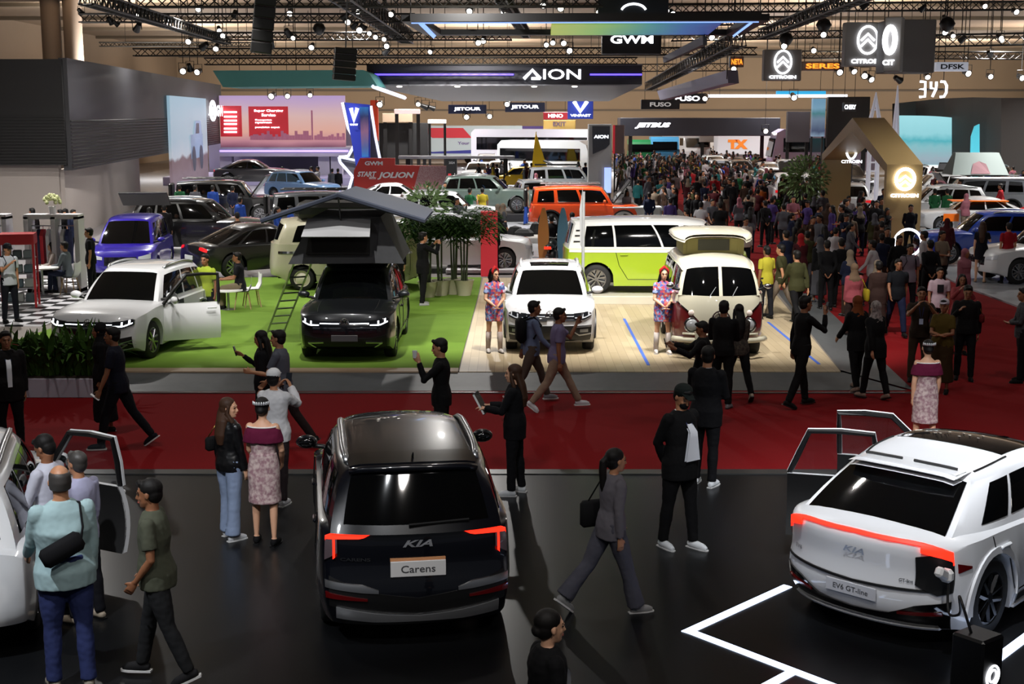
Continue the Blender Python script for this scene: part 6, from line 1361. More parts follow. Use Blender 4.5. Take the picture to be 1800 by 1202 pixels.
tr(1140, 152, 96, 1300, 68, 52, .5, 'sloping truss above the lavender fascia')
tr(1060, 16, 60, 1800, 10, 60, .34, 'high truss running to the right edge above the chevron signs')
tr(1180, 66, 70, 1484, 60, 70, .34, 'truss behind the chevron signs')
tr(1340, 60, 60, 1530, -15, 40, .36, 'slanting truss rising right before the chevron panel')
tr(1640, 72, 62, 1830, 68, 62, .5, 'truss at the right edge above the dark curved wall')
tr(1400, 96, 80, 1800, 98, 80, .4, 'lower truss running right behind the chevron signs')
tr(1060, 120, 100, 1290, 118, 100, .5, 'far truss between the canopy sign and the sloping fascia')
tr(1190, 38, 64, 1420, 36, 64, .34, 'truss right of the light frame')
tr(200, 4, 44, 1060, 3, 44, .3, 'truss crossing at the very top of the picture')
# a dark lattice mesh on the right
def lampthing(loc, aim, label, sc=1.0, src=None):
    if src is None:
        e = empty('spotlight', (0, 0, 0), 0)
        mb = MB(); mb.lathe([(.05, -.30), (.11, -.27), (.13, -.05), (.17, .12), (.16, .12)], 12, 0, axis='z'); hs = mb.build('housing', BLK, e, True, 40)
        MB().lathe([(.14, .115), (.10, .13), (.02, .135)], 12, 0).build('lens', LEDW, hs, True)
        mb = MB(); mb.tube([(.19, 0, -.05), (.2, 0, .34), (-.2, 0, .34), (-.19, 0, -.05)], .018, 5); mb.build('yoke', BLK, e)
        MB().tube([(0, 0, 0), (0, 0, 1)], .02, 5).build('hanger_rod', HANG, e)
    else: e = copy_tree(src)
    e.location = loc; q = (Vector(aim) - Vector(loc)).to_track_quat('Z', 'Y')
    for ch in e.children:
        n_ = ch.name.split('.')[0]
        if n_ == 'housing': ch.rotation_mode = 'QUATERNION'; ch.rotation_quaternion = q; ch.scale = (sc,) * 3
        elif n_ == 'yoke': ch.scale = (sc,) * 3
        else: ch.location = (0, 0, .34 * sc); ch.scale = (1, 1, 11.49 - loc[2] - .34 * sc)
    tag(e, label, 'stage light', 'spotlights hung from the trusses'); return e
rn = random.Random(8); src = None
LP = [(143, 22, 56), (195, 38, 54), (205, 42, 54), (242, 25, 55), (241, 50, 56), (350, 15, 56), (332, 72, 66), (357, 82, 66), (380, 84, 66), (392, 62, 62), (385, 52, 62), (322, 124, 72), (334, 120, 72), (348, 126, 72), (412, 26, 56), (510, 22, 56), (508, 60, 60), (516, 66, 60), (478, 80, 64),
      (548, 82, 66), (605, 30, 50), (612, 38, 50), (622, 46, 52), (632, 52, 52), (640, 48, 54), (628, 20, 48), (650, 58, 56), (660, 64, 58), (676, 68, 60), (680, 80, 62), (678, 92, 64), (688, 24, 55), (757, 90, 66), (840, 74, 62), (850, 70, 62), (885, 18, 50), (960, 78, 66), (972, 74, 66), (990, 75, 66), (1000, 88, 68), (826, 18, 48), (955, 8, 48), (985, 14, 48), (1052, 20, 48), (1172, 18, 50), (1182, 22, 50),
      (1250, 64, 56), (1300, 60, 56), (1447, 60, 56), (1378, 80, 60), (1430, 88, 62), (1475, 126, 66), (1500, 124, 66), (1520, 132, 66), (1530, 138, 66), (1580, 140, 66), (1660, 55, 54), (1662, 32, 54), (1675, 62, 54), (1690, 70, 54), (1620, 16, 50), (1518, 12, 50), (1730, 10, 50), (1785, 20, 50), (1760, 70, 60), (1740, 96, 64), (1758, 66, 58), (1700, 128, 64), (1740, 134, 66), (1795, 136, 64), (1630, 134, 64),
      (505, 168, 88), (478, 168, 90), (545, 166, 92), (668, 183, 95), (735, 182, 98), (748, 188, 98), (760, 190, 98), (820, 205, 110), (860, 204, 108), (892, 182, 104), (1052, 146, 80), (1290, 120, 66), (1240, 172, 92), (1395, 170, 92), (1345, 230, 110)]
for i, (x, y, Y_) in enumerate(LP):
    l = D(x, y, Y_); tgt = Vector((l.x + rn.uniform(-5, 5), max(14, l.y - rn.uniform(10, 24)), 0))
    if rn.random() < .25: tgt = Vector((l.x + rn.uniform(-12, 12), l.y + 6, 1))
    o = lampthing(l, tgt, 'black spotlight with a bright white lens hung from the lighting trusses', rn.uniform(.72, 1.0) * Y_ / 60, src); src = src or o
# line array loudspeakers and other hung boxes
for lab, x0, y0, x1, y1, Y_, lean in (('large black hanging loudspeaker column leaning at the top left', 446, -10, 480, 95, 34, .12), ('black hanging loudspeaker box in front of the teal canopy', 587, 84, 625, 142, 38, .08)):
    a, b = D(x0, y1, Y_), D(x1, y0, Y_); c = (a + b) / 2; e = empty('loudspeaker_column', c, 0, lab, 'loudspeaker'); e.rotation_euler = (0, lean, .2); w, h_ = b.x - a.x, b.z - a.z; n = 5
    for i in range(n): MB().box((0, 0, h_ * (i + .5) / n - h_ / 2), (w, w * .8, h_ / n - .02), ch=.02).build('cabinet', BLK, e)
    MB().tube([(0, 0, h_ / 2), (-lean * 2, 0, 11.48 - c.z)], .02, 4).build('suspension_cable', HANG, e)
for lab, px, py, Y_, r in (('round black hanging fixture above the small chevron box', 1382, 68, 60, .32), ('round black hanging fixture left of the chevron panel', 1448, 44, 56, .32), ('black cone shaped fixture on the left truss', 561, 50, 58, .28), ('round black hanging fixture right of the chevron boxes', 1665, 42, 52, .3)):
    l = D(px, py, Y_); e = empty('hanging_fixture', l, 0, lab, 'light fixture'); MB().lathe([(.05, r * .9), (r * .7, r * .6), (r, 0), (r * .6, -r * .7), (.04, -r)], 14).build('housing', BLK, e, True); MB().tube([(0, 0, r), (0, 0, 11.48 - l.z)], .015, 4).build('suspension_cable', HANG, e)
mb = MB(); a = D(1262, 92, 58)
q = [D(1165, 100, 66), D(1235, 63, 50), D(1236, 78, 50), D(1166, 110, 66)]
hb_ = MB(); hb_.add(q + [p + Vector((.2, .4, 0)) for p in q], [(0, 1, 2, 3), (4, 7, 6, 5), (0, 4, 5, 1), (1, 5, 6, 2), (2, 6, 7, 3), (3, 7, 4, 0)]); o = hb_.build('hanging_bar', BK); hang(o, [(q[0].x + .1, q[0].y + .2), (q[1].x + .1, q[1].y + .2)], 7); tag(o, 'black sloping bar hanging right of the black letter sign', 'light fixture')
# ---------------------------------------------------------------- roof tent, camper, more cars
def poly3(name, pts, th, m, parent, d=(0, 1, 0)):
    """flat outline with real thickness along d"""
    d = Vector(d) * th; n = len(pts); pts = [Vector(p) for p in pts]
    mb = MB(); mb.add(pts + [p + d for p in pts], [tuple(range(n)), tuple(range(n, 2 * n))[::-1]] + [(i, (i + 1) % n, n + (i + 1) % n, n + i) for i in range(n)])
    return mb.build(name, m, parent)
TNT = mat('tent_grey', '46484c', .85, nz=(8, '3c3e42', .3, 0)); NAVY = mat('tent_navy', '1d2536', .7); FLAP = mat('tent_flap', '8a8c90', .85)
tl, tt = GSUV; tent = empty('roof_tent', (tl.x, tl.y - .3, ZS + 1.70), 0, 'open grey roof tent with navy pitched fly on the dark grey SUV', 'tent')
MB().box((-.05, 1.0, .04), (1.35, 2.2, .09), ch=.02).build('base_board', BLK, tent)
A = [(-1.28, -.35, .02), (.95, -.35, .05), (.55, -.25, .95), (-.78, -.25, .95)]; B = [(-1.28, 2.1, .02), (.95, 2.1, .05), (.55, 2.0, .95), (-.78, 2.0, .95)]
mb = MB(); mb.add(A + B, [(0, 1, 2, 3), (4, 7, 6, 5), (0, 4, 5, 1), (1, 5, 6, 2), (2, 6, 7, 3), (3, 7, 4, 0)]); mb.build('tent_body', TNT, tent)
poly3('side_wing', [(.55, -.34, .95), (1.02, -.5, .05), (.45, -.42, .05)], .04, TNT, tent)
poly3('window_opening', [(-.92, -.40, .22), (.34, -.40, .22), (.34, -.33, .62), (-.86, -.33, .62)], .03, DK, tent)
poly3('window_flap', [(-.95, -.75, .60), (.38, -.75, .60), (.36, -.32, .92), (-.88, -.32, .92)], .03, FLAP, tent, (0, .6, -.6))
mb = MB(); pk_ = (-.22, 1.45)
for y0, y1 in ((-.75, 2.3),):
    l, r_ = (-1.75, .86), (1.55, .90); l, r_ = Vector((-1.72, 0, .92)), Vector((1.45, 0, .92)); p_ = Vector((-.22, 0, 1.42))
    rows = []
    for y in [lerp(y0, y1, i / 6) for i in range(7)]:
        rows.append([Vector((q.x, y, q.z - .03 * math.sin(PI * i / 6))) for i, q in enumerate([lerp(l, p_, i / 6) for i in range(7)] + [lerp(p_, r_, i / 6) for i in range(1, 7)])])
mb.grid(rows); mb.grid([[p - Vector((0, 0, .05)) for p in r] for r in rows]); mb.tube([l + Vector((0, -.75, -.02)), p_ + Vector((0, -.75, -.02)), r_ + Vector((0, -.75, -.02))], .05, 6); mb.build('fly_sheet', NAVY, tent)
MB().tube([(-.22, -.4, .9), (-.22, -.72, 1.38)], .02, 5).build('tent_pole', BLK, tent)
a = G(482, 590, ZS); b = Vector((tl.x - 1.05, tl.y - .2, ZS + 1.72)); lad = empty('ladder', (0, 0, 0), 0, 'telescopic silver ladder leaning from the grass up to the roof tent', 'ladder')
sd = Vector((.17, .1, 0)).normalized() * .19
for s in (-1, 1): MB().tube([a + sd * s, b + sd * s], .02, 6).build('rail', SIL, lad)
for i in range(9): p = lerp(a, b, (i + .7) / 9.6); MB().tube([p - sd, p + sd], .018, 5).build('rung', SIL, lad)
# cream classic camper, side on behind the tent
c = dict(L=4.28, W=1.75, wr=.33, gc=.26, ax=(.92, 3.32), nose=[(.2, .10), (.5, .02), (.8, .0), (1.1, .03), (1.25, .07)], tail=[(.2, .08), (.6, 0), (1.25, .05)],
         top=[(0, 1.24), (.3, 1.26), (4.28, 1.26)], zm=.75, crown=.0, shl=.01, tb=.06, bow=.30, pf=.10, rbow=.25, pr=.1, rim='cap',
         cab=dict(cowl=.07, end=4.18, hdr=.42, rend=3.95, zb=1.22, roof=[(0, 1.84), (.08, 1.90), (.3, 1.94), (.8, 1.94), (1, 1.86)], hb=.865, hr=.72, bow=.30, rbow=.25, pt=.10, rpt=.1,
                  win=[(.04, .20), (.27, .48), (.52, .72), (.76, .90)], slo=.12, wlo=.05, crown=.09))
CRM2 = paint('camper_cream', 'b9b49c'); l = G(608, 512, ZS); l.y += .9
camper, b, h = car('camper_van', c, 'cream classic camper van side on behind the roof tent car', 'van', l, R(1), pm=CRM2)
for sg in (1, -1): spatch(b, [(.1, 1.0, 1.06), (4.2, 1.0, 1.06)], 'waist_trim', CHR, camper, sg, .015, n=(16, 1))
pn = mat('sign_post_pale', 'b0aca0', .5)
# generic cars
def tint(root, m):
    for o in root.children_recursive:
        if o.type == 'MESH' and o.name.split('.')[0] in ('body', 'cabin', 'side_mirror', 'door_handle', 'bonnet', 'roof_panel'):
            o.material_slots[0].link = 'OBJECT'; o.material_slots[0].material = m
def faces(root, b, h, kind='mod'):
    """lamps and grille for a generic car"""
    for sg in (1, -1):
        fpatch(b, [(sg * .5, .68, .76), (sg * .84, .70, .84)], 'headlight', mat('headlight_dull', 'c8ccd4', .2), root, .015, n=(6, 2))
        fpatch(b, [(sg * .5, .86, .93), (sg * .84, .80, .94)], 'tail_light', mat('tail_dull', 'c01018', .3, em=.8), root, .015, True, n=(6, 2))
    fpatch(b, [(-.45, .52, .76), (.45, .52, .76)], 'grille', mat('grille_dark', '101218'), root, .01, n=(8, 3))
    plate(b, .5, .5, .12, root, mat('plate_white', 'c9cbd2', .5)); plate(b, .62, .5, .12, root, mat('plate_white', 'c9cbd2', .5), rear=True)
P0 = Vector((0, -400, 0))
protos = {}
def proto(k, c, clad=False, rack=False):
    root, b, h = car('car', c, 'x', 'car', (0, 0, 0), 0, hi=False, pm=WP); faces(root, b, h)
    if rack:
        L_ = c['L']; z = c['cab']['roof'][2][1] + .08; mb = MB()
        for sg in (-.5, .5): mb.tube([(L_ / 2 - c['cab']['hdr'] - .1, sg, z), (-L_ / 2 + .5, sg, z)], .03, 5)
        for i in range(7): x = lerp(L_ / 2 - c['cab']['hdr'] - .1, -L_ / 2 + .5, i / 6); mb.tube([(x, -.5, z), (x, .5, z)], .022, 4)
        mb.build('roof_rack', BLK, root)
    protos[k] = [root, 0]; return root
proto('suv', suv(4.6, 1.85, 1.68, .36, rails=SIL))
proto('box', suv(4.8, 1.93, 1.86, .40, 1.12, 1.25, 1.75, 4.70, 4.60, 1.15, gc=.28, clad=BLK, bow=.06, shl=.02, top=[(0, 1.0), (.1, 1.08), (1.2, 1.13), (1.8, 1.18), (4.5, 1.18), (4.8, 1.16)], cab=dict(hr=.80, win=[(.04, .36), (.40, .68), (.73, .95)], bow=.08, crown=.02)), rack=True)
proto('coupe', suv(4.6, 1.86, 1.50, .36, .95, 1.2, 2.0, 4.35, 3.2, .96, cab=dict(win=[(.06, .40), (.43, .74), (.78, .9)])))
proto('mpv', suv(4.7, 1.85, 1.78, .34, 1.0, .8, 1.7, 4.66, 4.4, 1.05))
PC = {k: paint('paint_' + k, v) for k, v in dict(white='d8dadd', black='0a0a0c', silver='8e9296', purple='2a1c96', orange='d8460c', blue='123ca0', sage='5a6a64', teal='2a90a8', yellow='d8b010', red='a01818', skyblue='7aa0d0', grey='3a3d42', darkpurple='1a1424').items()}
def put(k, px, py, hd, colr, label, z=.03, group=None, name='car', dy=.9, sc=1):
    r, n = protos[k]
    o = r if n == 0 else copy_tree(r); protos[k][1] += 1
    l = G(px, py, z); hdv = abs(math.sin(R(hd))) ; l.y += .9 + 1.3 * hdv; o.location = l; o.rotation_euler = (0, 0, R(hd)); o.scale = (sc,) * 3
    tint(o, PC[colr]); tag(o, label, 'car', group); return o
blk = put('suv', 345, 446, 0, 'black', 'large black SUV side on with chrome waist line in front of the tall screen', sc=1.12)
put('box', 395, 392, 2, 'black', 'boxy black off-roader with raised bonnet behind the large black SUV')
jp = COL.objects[-1]
a = [o for o in COL.objects if o.get('label', '').startswith('boxy black')][0]
MB().box((1.45, 0, 1.62), (1.15, 1.5, .06), ry=-R(52), ch=.02).build('raised_bonnet', mat('paint_black', '0a0a0c'), a)
MB().box((-2.5, 0, 1.35), (.16, .75, .75), ch=.06).build('spare_wheel_case', BLK, a)
MB().cyl((-.0, 0, 0), .01, .01).v
put('coupe', 440, 326, 4, 'darkpurple', 'dark purple coupe on the podium of the white pavilion', z=.65)
put('suv', 525, 356, -35, 'skyblue', 'pale blue car with open bonnet beside the black off-roader')
pu = put('mpv', 200, 498, -84, 'purple', 'glossy purple car facing the camera behind the clothes rack')
MB().box((-2.5, 0, 2.12), (.9, 1.5, .07), ry=R(-28), ch=.02).build('raised_tailgate', BLK, pu)
cp = put('coupe', 442, 492, 38, 'black', 'black coupe SUV with lit red tail light seen from behind left of the roof tent', z=ZS)
sw = put('suv', 805, 478, 0, 'white', 'white SUV side on behind the potted palms')
put('suv', 690, 425, 0, 'white', 'white SUV side on behind the navy tent fly')
put('suv', 785, 410, 6, 'white', 'white SUV with yellow wipe cloths on its bonnet right of the tent fly')
put('coupe', 693, 378, 3, 'white', 'white crossover parked directly before the red wall')
put('box', 580, 425, 2, 'grey', 'dark grey boxy car behind the tent peak')
MB().box((-.1, .0, 2.12), (2.5, 1.5, .42), ch=.12).build('folded_awning', BLK, camper)
put('suv', 856, 374, -5, 'sage', 'sage green SUV with open doors on a low black platform', z=.4)
MB().box((0, 0, 0), (1, 1, 1)).v
a = G(856, 386); mb = MB(); mb.box((0, .6, .2), (6.2, 4.5, .36), ch=.03); tag(mb.build('car_platform', mat('platform_black', '1c1c20', .4), loc=(a.x, a.y, 0)), 'low black platform carrying the sage green SUV', 'platform')
og = put('box', 1032, 408, -2, 'orange', 'bright orange boxy off-roader with black roof rack behind the lime van')
put('box', 1000, 352, 0, 'silver', 'silver off-roader with black roof rack behind the orange one')
put('mpv', 915, 330, 170, 'yellow', 'small yellow car in the middle of the hall', sc=.75)
put('suv', 930, 372, 100, 'silver', 'silver hatchback left of the orange off-roader', sc=.9)
bl2 = put('suv', 1752, 466, 176, 'blue', 'glossy blue SUV side on behind the man in the red t-shirt', z=.05, sc=1.0)
put('suv', 1868, 500, 190, 'white', 'white car cut off by the right edge with its headlight showing', z=.05)
put('suv', 1800, 380, -140, 'white', 'white SUV turned to the camera at the right edge below the roof tent truck', z=.05)
rc = put('coupe', 1725, 414, 175, 'white', 'low racing car with red and orange stripes in front of the turned white SUV', z=.05)
spatch_ = mat('race_red', 'c01a1a', .3, coat=1); MB().box((-1.2, .92, .75), (1.2, .03, .35), ry=.4).build('red_stripe', spatch_, rc); MB().box((1.1, .94, .7), (.6, .03, .3)).build('orange_stripe', mat('race_orange', 'ff7a10', .3), rc); MB().box((0, .5, 1.35), (2.2, .8, .04)).build('orange_band', mat('race_orange', 'ff7a10', .3), rc)
put('suv', 1650, 362, 182, 'white', 'white SUV furthest back right of the golden booth', z=.05)
put('suv', 1655, 396, 178, 'white', 'white SUV with pink stripe reflections right of the golden pillar', z=.05)
put('mpv', 1702, 362, -100, 'teal', 'turquoise compact car with open door below the turquoise screen', z=.05, sc=.9)
tk = put('box', 1722, 384, 176, 'silver', 'off-roader carrying a pale grey roof tent below the dark curved wall', z=.05)
tz = empty('roof_tent', tk.location + Vector((0, 0, 1.98)), R(0), 'pale grey triangular roof tent with pink doorway on the off-roader at the far right', 'tent')
tm_ = mat('tent_pale', '66706e', .8); mb = MB(); A = [(-1.3, -.8, 0), (1.3, -.8, 0), (1.0, -.2, 1.0), (-1.0, -.2, 1.0)]; B = [(x, -y, z) for x, y, z in A]; mb.add(A + B, [(0, 1, 2, 3), (4, 7, 6, 5), (0, 4, 5, 1), (1, 5, 6, 2), (2, 6, 7, 3), (3, 7, 4, 0)]); mb.build('tent_body', tm_, tz)
mb = MB(); mb.add([(-.45, -.80, .05), (.45, -.80, .05), (.3, -.56, .5), (0, -.46, .62), (-.3, -.56, .5)], [(0, 1, 2, 3, 4)]); mb.build('doorway', mat('tent_door', '6a4a50', .8), tz); MB().box((.5, -1.3, -.12), (3.6, 1.3, .05)).build('awning', mat('awning_white', 'c8c8cc', .6), tz)
# rows of small far cars: white and dark, several rows
rn = random.Random(11); k = 0
for (x0, x1, y, n, cs) in ((822, 892, 324, 2, 'white'), (835, 960, 309, 3, 'white'), (1240, 1330, 314, 2, 'white'), (1250, 1420, 326, 4, 'white'), (1340, 1440, 347, 2, 'white'), (1625, 1790, 342, 3, 'white'), (1380, 1470, 368, 2, 'white'), (1470, 1540, 342, 1, 'silver'), (1470, 1550, 388, 1, 'white')):
    for i in range(n):
        kd = rn.choice(('suv', 'suv', 'mpv', 'coupe')); cc = cs if rn.random() < .75 else rn.choice(('black', 'silver', 'red'))
        side = 'left' if x1 < 1050 else ('right' if x0 > 1600 else 'middle'); nm = {'suv': 'SUV', 'mpv': 'people carrier', 'coupe': 'coupe'}[kd]
        put(kd, lerp(x0, x1, (i + .5) / n) + rn.uniform(-5, 5), y + rn.uniform(-2, 2), rn.choice((-90, -90, 90)) + rn.uniform(-10, 10), cc, 'small far off %s %s in the rows of cars %s' % (cc, nm, {'left': 'left of the white pylon', 'right': 'under the turquoise screen', 'middle': 'beyond the crowded aisle'}[side]), group='far %s %s in the %s rows' % (cc, nm, side))
# trucks and buses
def truck(px, py, L, hh, cabc, boxc, label, hd=0, cabw=1.9, txt=None, picture=None):
    l = G(px, py, .03); e = empty('truck', l, R(hd), label, 'truck'); W2 = 2.4; cm_ = mat('truck_' + cabc, cabc, .35, coat=.6); x0 = L / 2 - cabw
    prof = [(x0, .55), (L / 2, .55), (L / 2, 1.5), (L / 2 - .35, hh * .8), (L / 2 - .6, hh * .86), (x0, hh * .86)]
    mb = MB(); mb.prism(prof, W2, 0, Matrix.Translation((0, W2 / 2, 0)) @ Matrix.Rotation(PI / 2, 4, 'X')); mb.build('cab', cm_, e)
    MB().box((L / 2 - .17, 0, hh * .62), (.2, W2 * .86, hh * .22), ry=-R(14)).build('windscreen', GLS, e)
    for s in (-1, 1): MB().box((L / 2 - .95, s * (W2 / 2 + .005), hh * .64), (1.0, .03, hh * .18)).build('side_window', GLS, e)
    if boxc: MB().box((x0 / 2 - L / 4 - .05, 0, (hh + 1.0) / 2), (x0 + L / 2 - .1, W2 + .1, hh - 1.0), ch=.03).build('cargo_box', mat('cargo_' + boxc, boxc, .5), e)
    MB().box((0, 0, .8), (L * .95, .9, .25)).build('chassis', DK, e)
    for x in (L / 2 - 1.1, -L / 2 + 1.2, -L / 2 + 2.4):
        for s in (-1, 1): MB().cyl((x, s * (W2 / 2 - .15), .5), .5, .3, 18, axis='y').build('wheel', RUB, e, True, 40)
    for s in (-.9, .9): MB().box((L / 2 + .01, s, .8), (.05, .3, .2)).build('headlight', WHT, e)
    return e
e = truck(800, 292, 17, 3.7, 'd8d8dc', 'a9b4b8', 'long white and pale blue trailer truck with a slanted red mark in the middle distance', cabw=2.2)
MB().add([(-3.0, -1.27, 3.5), (.8, -1.27, 3.5), (1.6, -1.27, 2.6), (-2.0, -1.27, 2.6)], [(0, 1, 2, 3)]).build('red_mark', mat('mark_red', 'b82030', .5), e)
MB().add([(-8, -1.27, 1.2), (5.5, -1.27, 1.2), (5.5, -1.27, 1.7), (-2, -1.27, 1.35), (-8, -1.27, 1.8)], [(0, 1, 2, 3, 4)]).build('blue_sweep', mat('mark_blue', '2a2c80', .5), e)
text('ISUZU', 1.6, .35, mat('text_grey', '8a7a80', .5), e, (-6.6, -1.28, 3.1)); text('Your Mobility Partner', 4.6, .35, mat('text_indigo', '5a3a7a', .5), e, (2.6, -1.28, 2.1)); text('Isuzu', 1.4, .3, mat('text_blue', '4a6aa0', .5), e, (4.2, -1.28, 3.1))
truck(1124, 297, 6, 3.0, '146a3c', '', 'green truck cab above the dense crowd', -90); truck(1162, 297, 6, 3.3, '3f8ab8', '', 'light blue truck cab right of the green truck', -90)
truck(1205, 293, 7, 3.6, 'd8d8dc', 'c4c4c4', 'white box truck with raised body right of the blue cab', -80); truck(1270, 283, 6, 3.0, 'd0d0d4', 'a8aaac', 'white truck with a plain pale box in the middle distance', 180)
e = truck(1328, 298, 7, 3.4, 'd8d8dc', 'd0d0d6', 'white bus like truck with yellow and red lettering', 0); text('TX', 1.7, .8, mat('yellow_red', 'e07a20', .5, em=.2), e, (-1.8, -1.28, 2.2), bold=.08)
def busv(px, py, L, hh, cc, label, hd=0):
    l = G(px, py, .03); e = empty('bus', l, R(hd), label, 'bus'); m_ = mat('bus_' + cc, cc, .3, coat=1)
    prof = [(-L / 2, .4), (L / 2 - .1, .4), (L / 2, 1.2), (L / 2 - .35, hh - .3), (L / 2 - .9, hh), (-L / 2 + .3, hh), (-L / 2, hh - .3)]
    mb = MB(); mb.prism(prof, 2.5, 0, Matrix.Translation((0, 1.25, 0)) @ Matrix.Rotation(PI / 2, 4, 'X')); mb.build('body', m_, e)
    for s in (-1, 1): MB().box((-.3, s * 1.26, hh * .66), (L * .86, .03, hh * .3), ch=.01).build('side_window', GLS, e)
    MB().box((L / 2 - .12, 0, hh * .6), (.15, 2.2, hh * .4), ry=-R(11)).build('windscreen', GLS, e)
    for x in (L / 2 - 2, -L / 2 + 2):
        for s in (-1, 1): MB().cyl((x, s * 1.12, .5), .5, .3, 18, axis='y').build('wheel', RUB, e, True, 40)
    return e
busv(945, 300, 11, 3.5, 'c8c8d4', 'white and purple coach in the middle of the hall', -12); busv(880, 287, 10, 3.6, '6a58b0', 'purple roofed coach behind the white coach', 0); busv(1440, 308, 8, 3.6, 'b0a8c8', 'white and purple shuttle bus behind the golden booth', 180); busv(965, 318, 7, 2.9, 'c4c8cc', 'small white minibus facing right before the coach', -20)
# ---------------------------------------------------------------- furniture and small things on the stage
def leafball(mb, c, r, n, L, w, rn, up=.5, m=0):
    for _ in range(n):
        d = Vector((rn.gauss(0, 1), rn.gauss(0, 1), rn.gauss(0, 1) + up * .3)).normalized(); s = d.orthogonal().normalized()
        s = (Matrix.Rotation(rn.uniform(0, 6.28), 3, d) @ s); a = c + d * r * rn.uniform(.1, 1)**.6; b_ = a + d * L * .5 + s * 0; t = a + d * L - Vector((0, 0, L * .25))
        mb.add([a, b_ + s * w, t, b_ - s * w], [(0, 1, 2, 3)], m)
LF = mat('palm_leaf', '1f3816', .9, nz=(3, '36521f', .3, 0), spec=.1); LFD = mat('fern_leaf', '2a4418', .9, nz=(3, '46662a', .3, 0), spec=.1); LFL = mat('pale_leaf', '6a8450', .6); SOIL = mat('soil', '2a1c12', .9); POTM = mat('pot_cream', 'b0ab92', .5)
def palm(loc, h, label, rn, pot=True, n=13, m=LF):
    e = empty('potted_palm', loc, 0, label, 'plant'); z0 = .42 if pot else 0
    if pot: MB().lathe([(.12, 0), (.17, .02), (.25, .40), (.27, .42), (.23, .42), (.21, .36)], 18).build('pot', POTM, e, True, 40); MB().cyl((0, 0, .36), .22, .04, 16).build('soil', SOIL, e)
    mb = MB(); st = MB()
    for k in range(5):
        a = rn.uniform(0, 6.28); top_ = Vector((math.cos(a) * .12, math.sin(a) * .12, h * rn.uniform(.5, .72))); st.tube([(math.cos(a) * .06, math.sin(a) * .06, z0 - .06), top_], [.028, .018], 6)
        for j in range(n):
            b_ = rn.uniform(0, 6.28); ln = h * rn.uniform(.28, .4); d = Vector((math.cos(b_), math.sin(b_), 0)); pts = [top_ + d * ln * t + Vector((0, 0, ln * (1.0 * t - 1.15 * t * t))) for t in (0, .3, .6, .85, 1)]
            for i in range(4):
                for s in (-1, 1):
                    sd_ = Vector((-d.y, d.x, 0)) * s
                    for u in (0, .5): p = lerp(pts[i], pts[i + 1], u); q = p + sd_ * ln * .34 * (1 - .12 * i) + d * ln * .16 - Vector((0, 0, ln * .10)); mb.add([p, p + d * .05, q], [(0, 1, 2)])
    st.build('stem', mat('stem_green', '2e3a1c', .6), e); mb.build('fronds', m, e); return e
rn = random.Random(2)
for i, (px, py) in enumerate(((752, 523), (775, 520), (798, 518), (816, 520))):
    palm(G(px, py, ZS), 2.75 + .25 * (i % 2), ('potted palm nearest the suited man by the camper', 'second potted palm from the suited man', 'potted palm in front of the white SUV wheel', 'potted palm in a cream pot at the right end of the row')[i], rn)
fb = empty('fallen_bush', (0, 0, 0)); bpy.data.objects.remove(fb)
# planter with ferns at the front left
p0, p1 = G(50, 694, 0), G(184, 694, 0); pz = empty('planter', (0, 0, 0), 0, 'long white planter box at the front left of the stage', 'planter')
MB().box(((p0.x + p1.x) / 2 - .6, p0.y + .0, .17), (p1.x - p0.x + 1.4, .55, .34), ch=.015).build('box', mat('planter_white', '9c98a4', .6), pz); MB().box(((p0.x + p1.x) / 2 - .6, p0.y, .34), (p1.x - p0.x + 1.3, .48, .03)).build('soil', SOIL, pz)
fnm = ['fern at the left picture edge with reddish tips', 'fern second from the left edge in the white planter', 'broad fern under the left headlight of the white SUV', 'fern below the white SUV grille', 'fern below the number plate of the white SUV', 'rightmost fern in the planter next to the hooded person']
for i in range(6):
    x = lerp(p0.x - .8, p1.x - .1, i / 5); e = empty('fern', (x, p0.y + .02, .35), 0, fnm[i], 'plant'); mb = MB(); mb2 = MB()
    for k in range(80):
        a = rn.uniform(0, 6.28); ln = rn.uniform(.6, 1.25); d = Vector((math.cos(a), math.sin(a), 0)); t0_ = rn.uniform(.15, .75); sd_ = Vector((-d.y, d.x, 0)) * rn.uniform(.028, .055)
        o_ = Vector((rn.uniform(-.22, .22), rn.uniform(-.12, .12), 0)); pts = [o_ + d * ln * t * t0_ + Vector((0, 0, ln * (1.25 * t - .8 * t * t * (.4 + t0_)))) for t in (0, .25, .5, .75, 1)]
        W__ = [.5, 1, 1, .7, .08]; tgt = mb2 if (i == 0 and k % 5 == 0) else mb
        tgt.add([p + sd_ * w for p, w in zip(pts, W__)] + [p - sd_ * w for p, w in zip(pts, W__)], [(j, j + 1, 6 + j, 5 + j) for j in range(4)])
    mb.build('fronds', LFD, e)
    if i == 0: mb2.build('red_fronds', mat('red_leaf', '7c2418', .6), e)
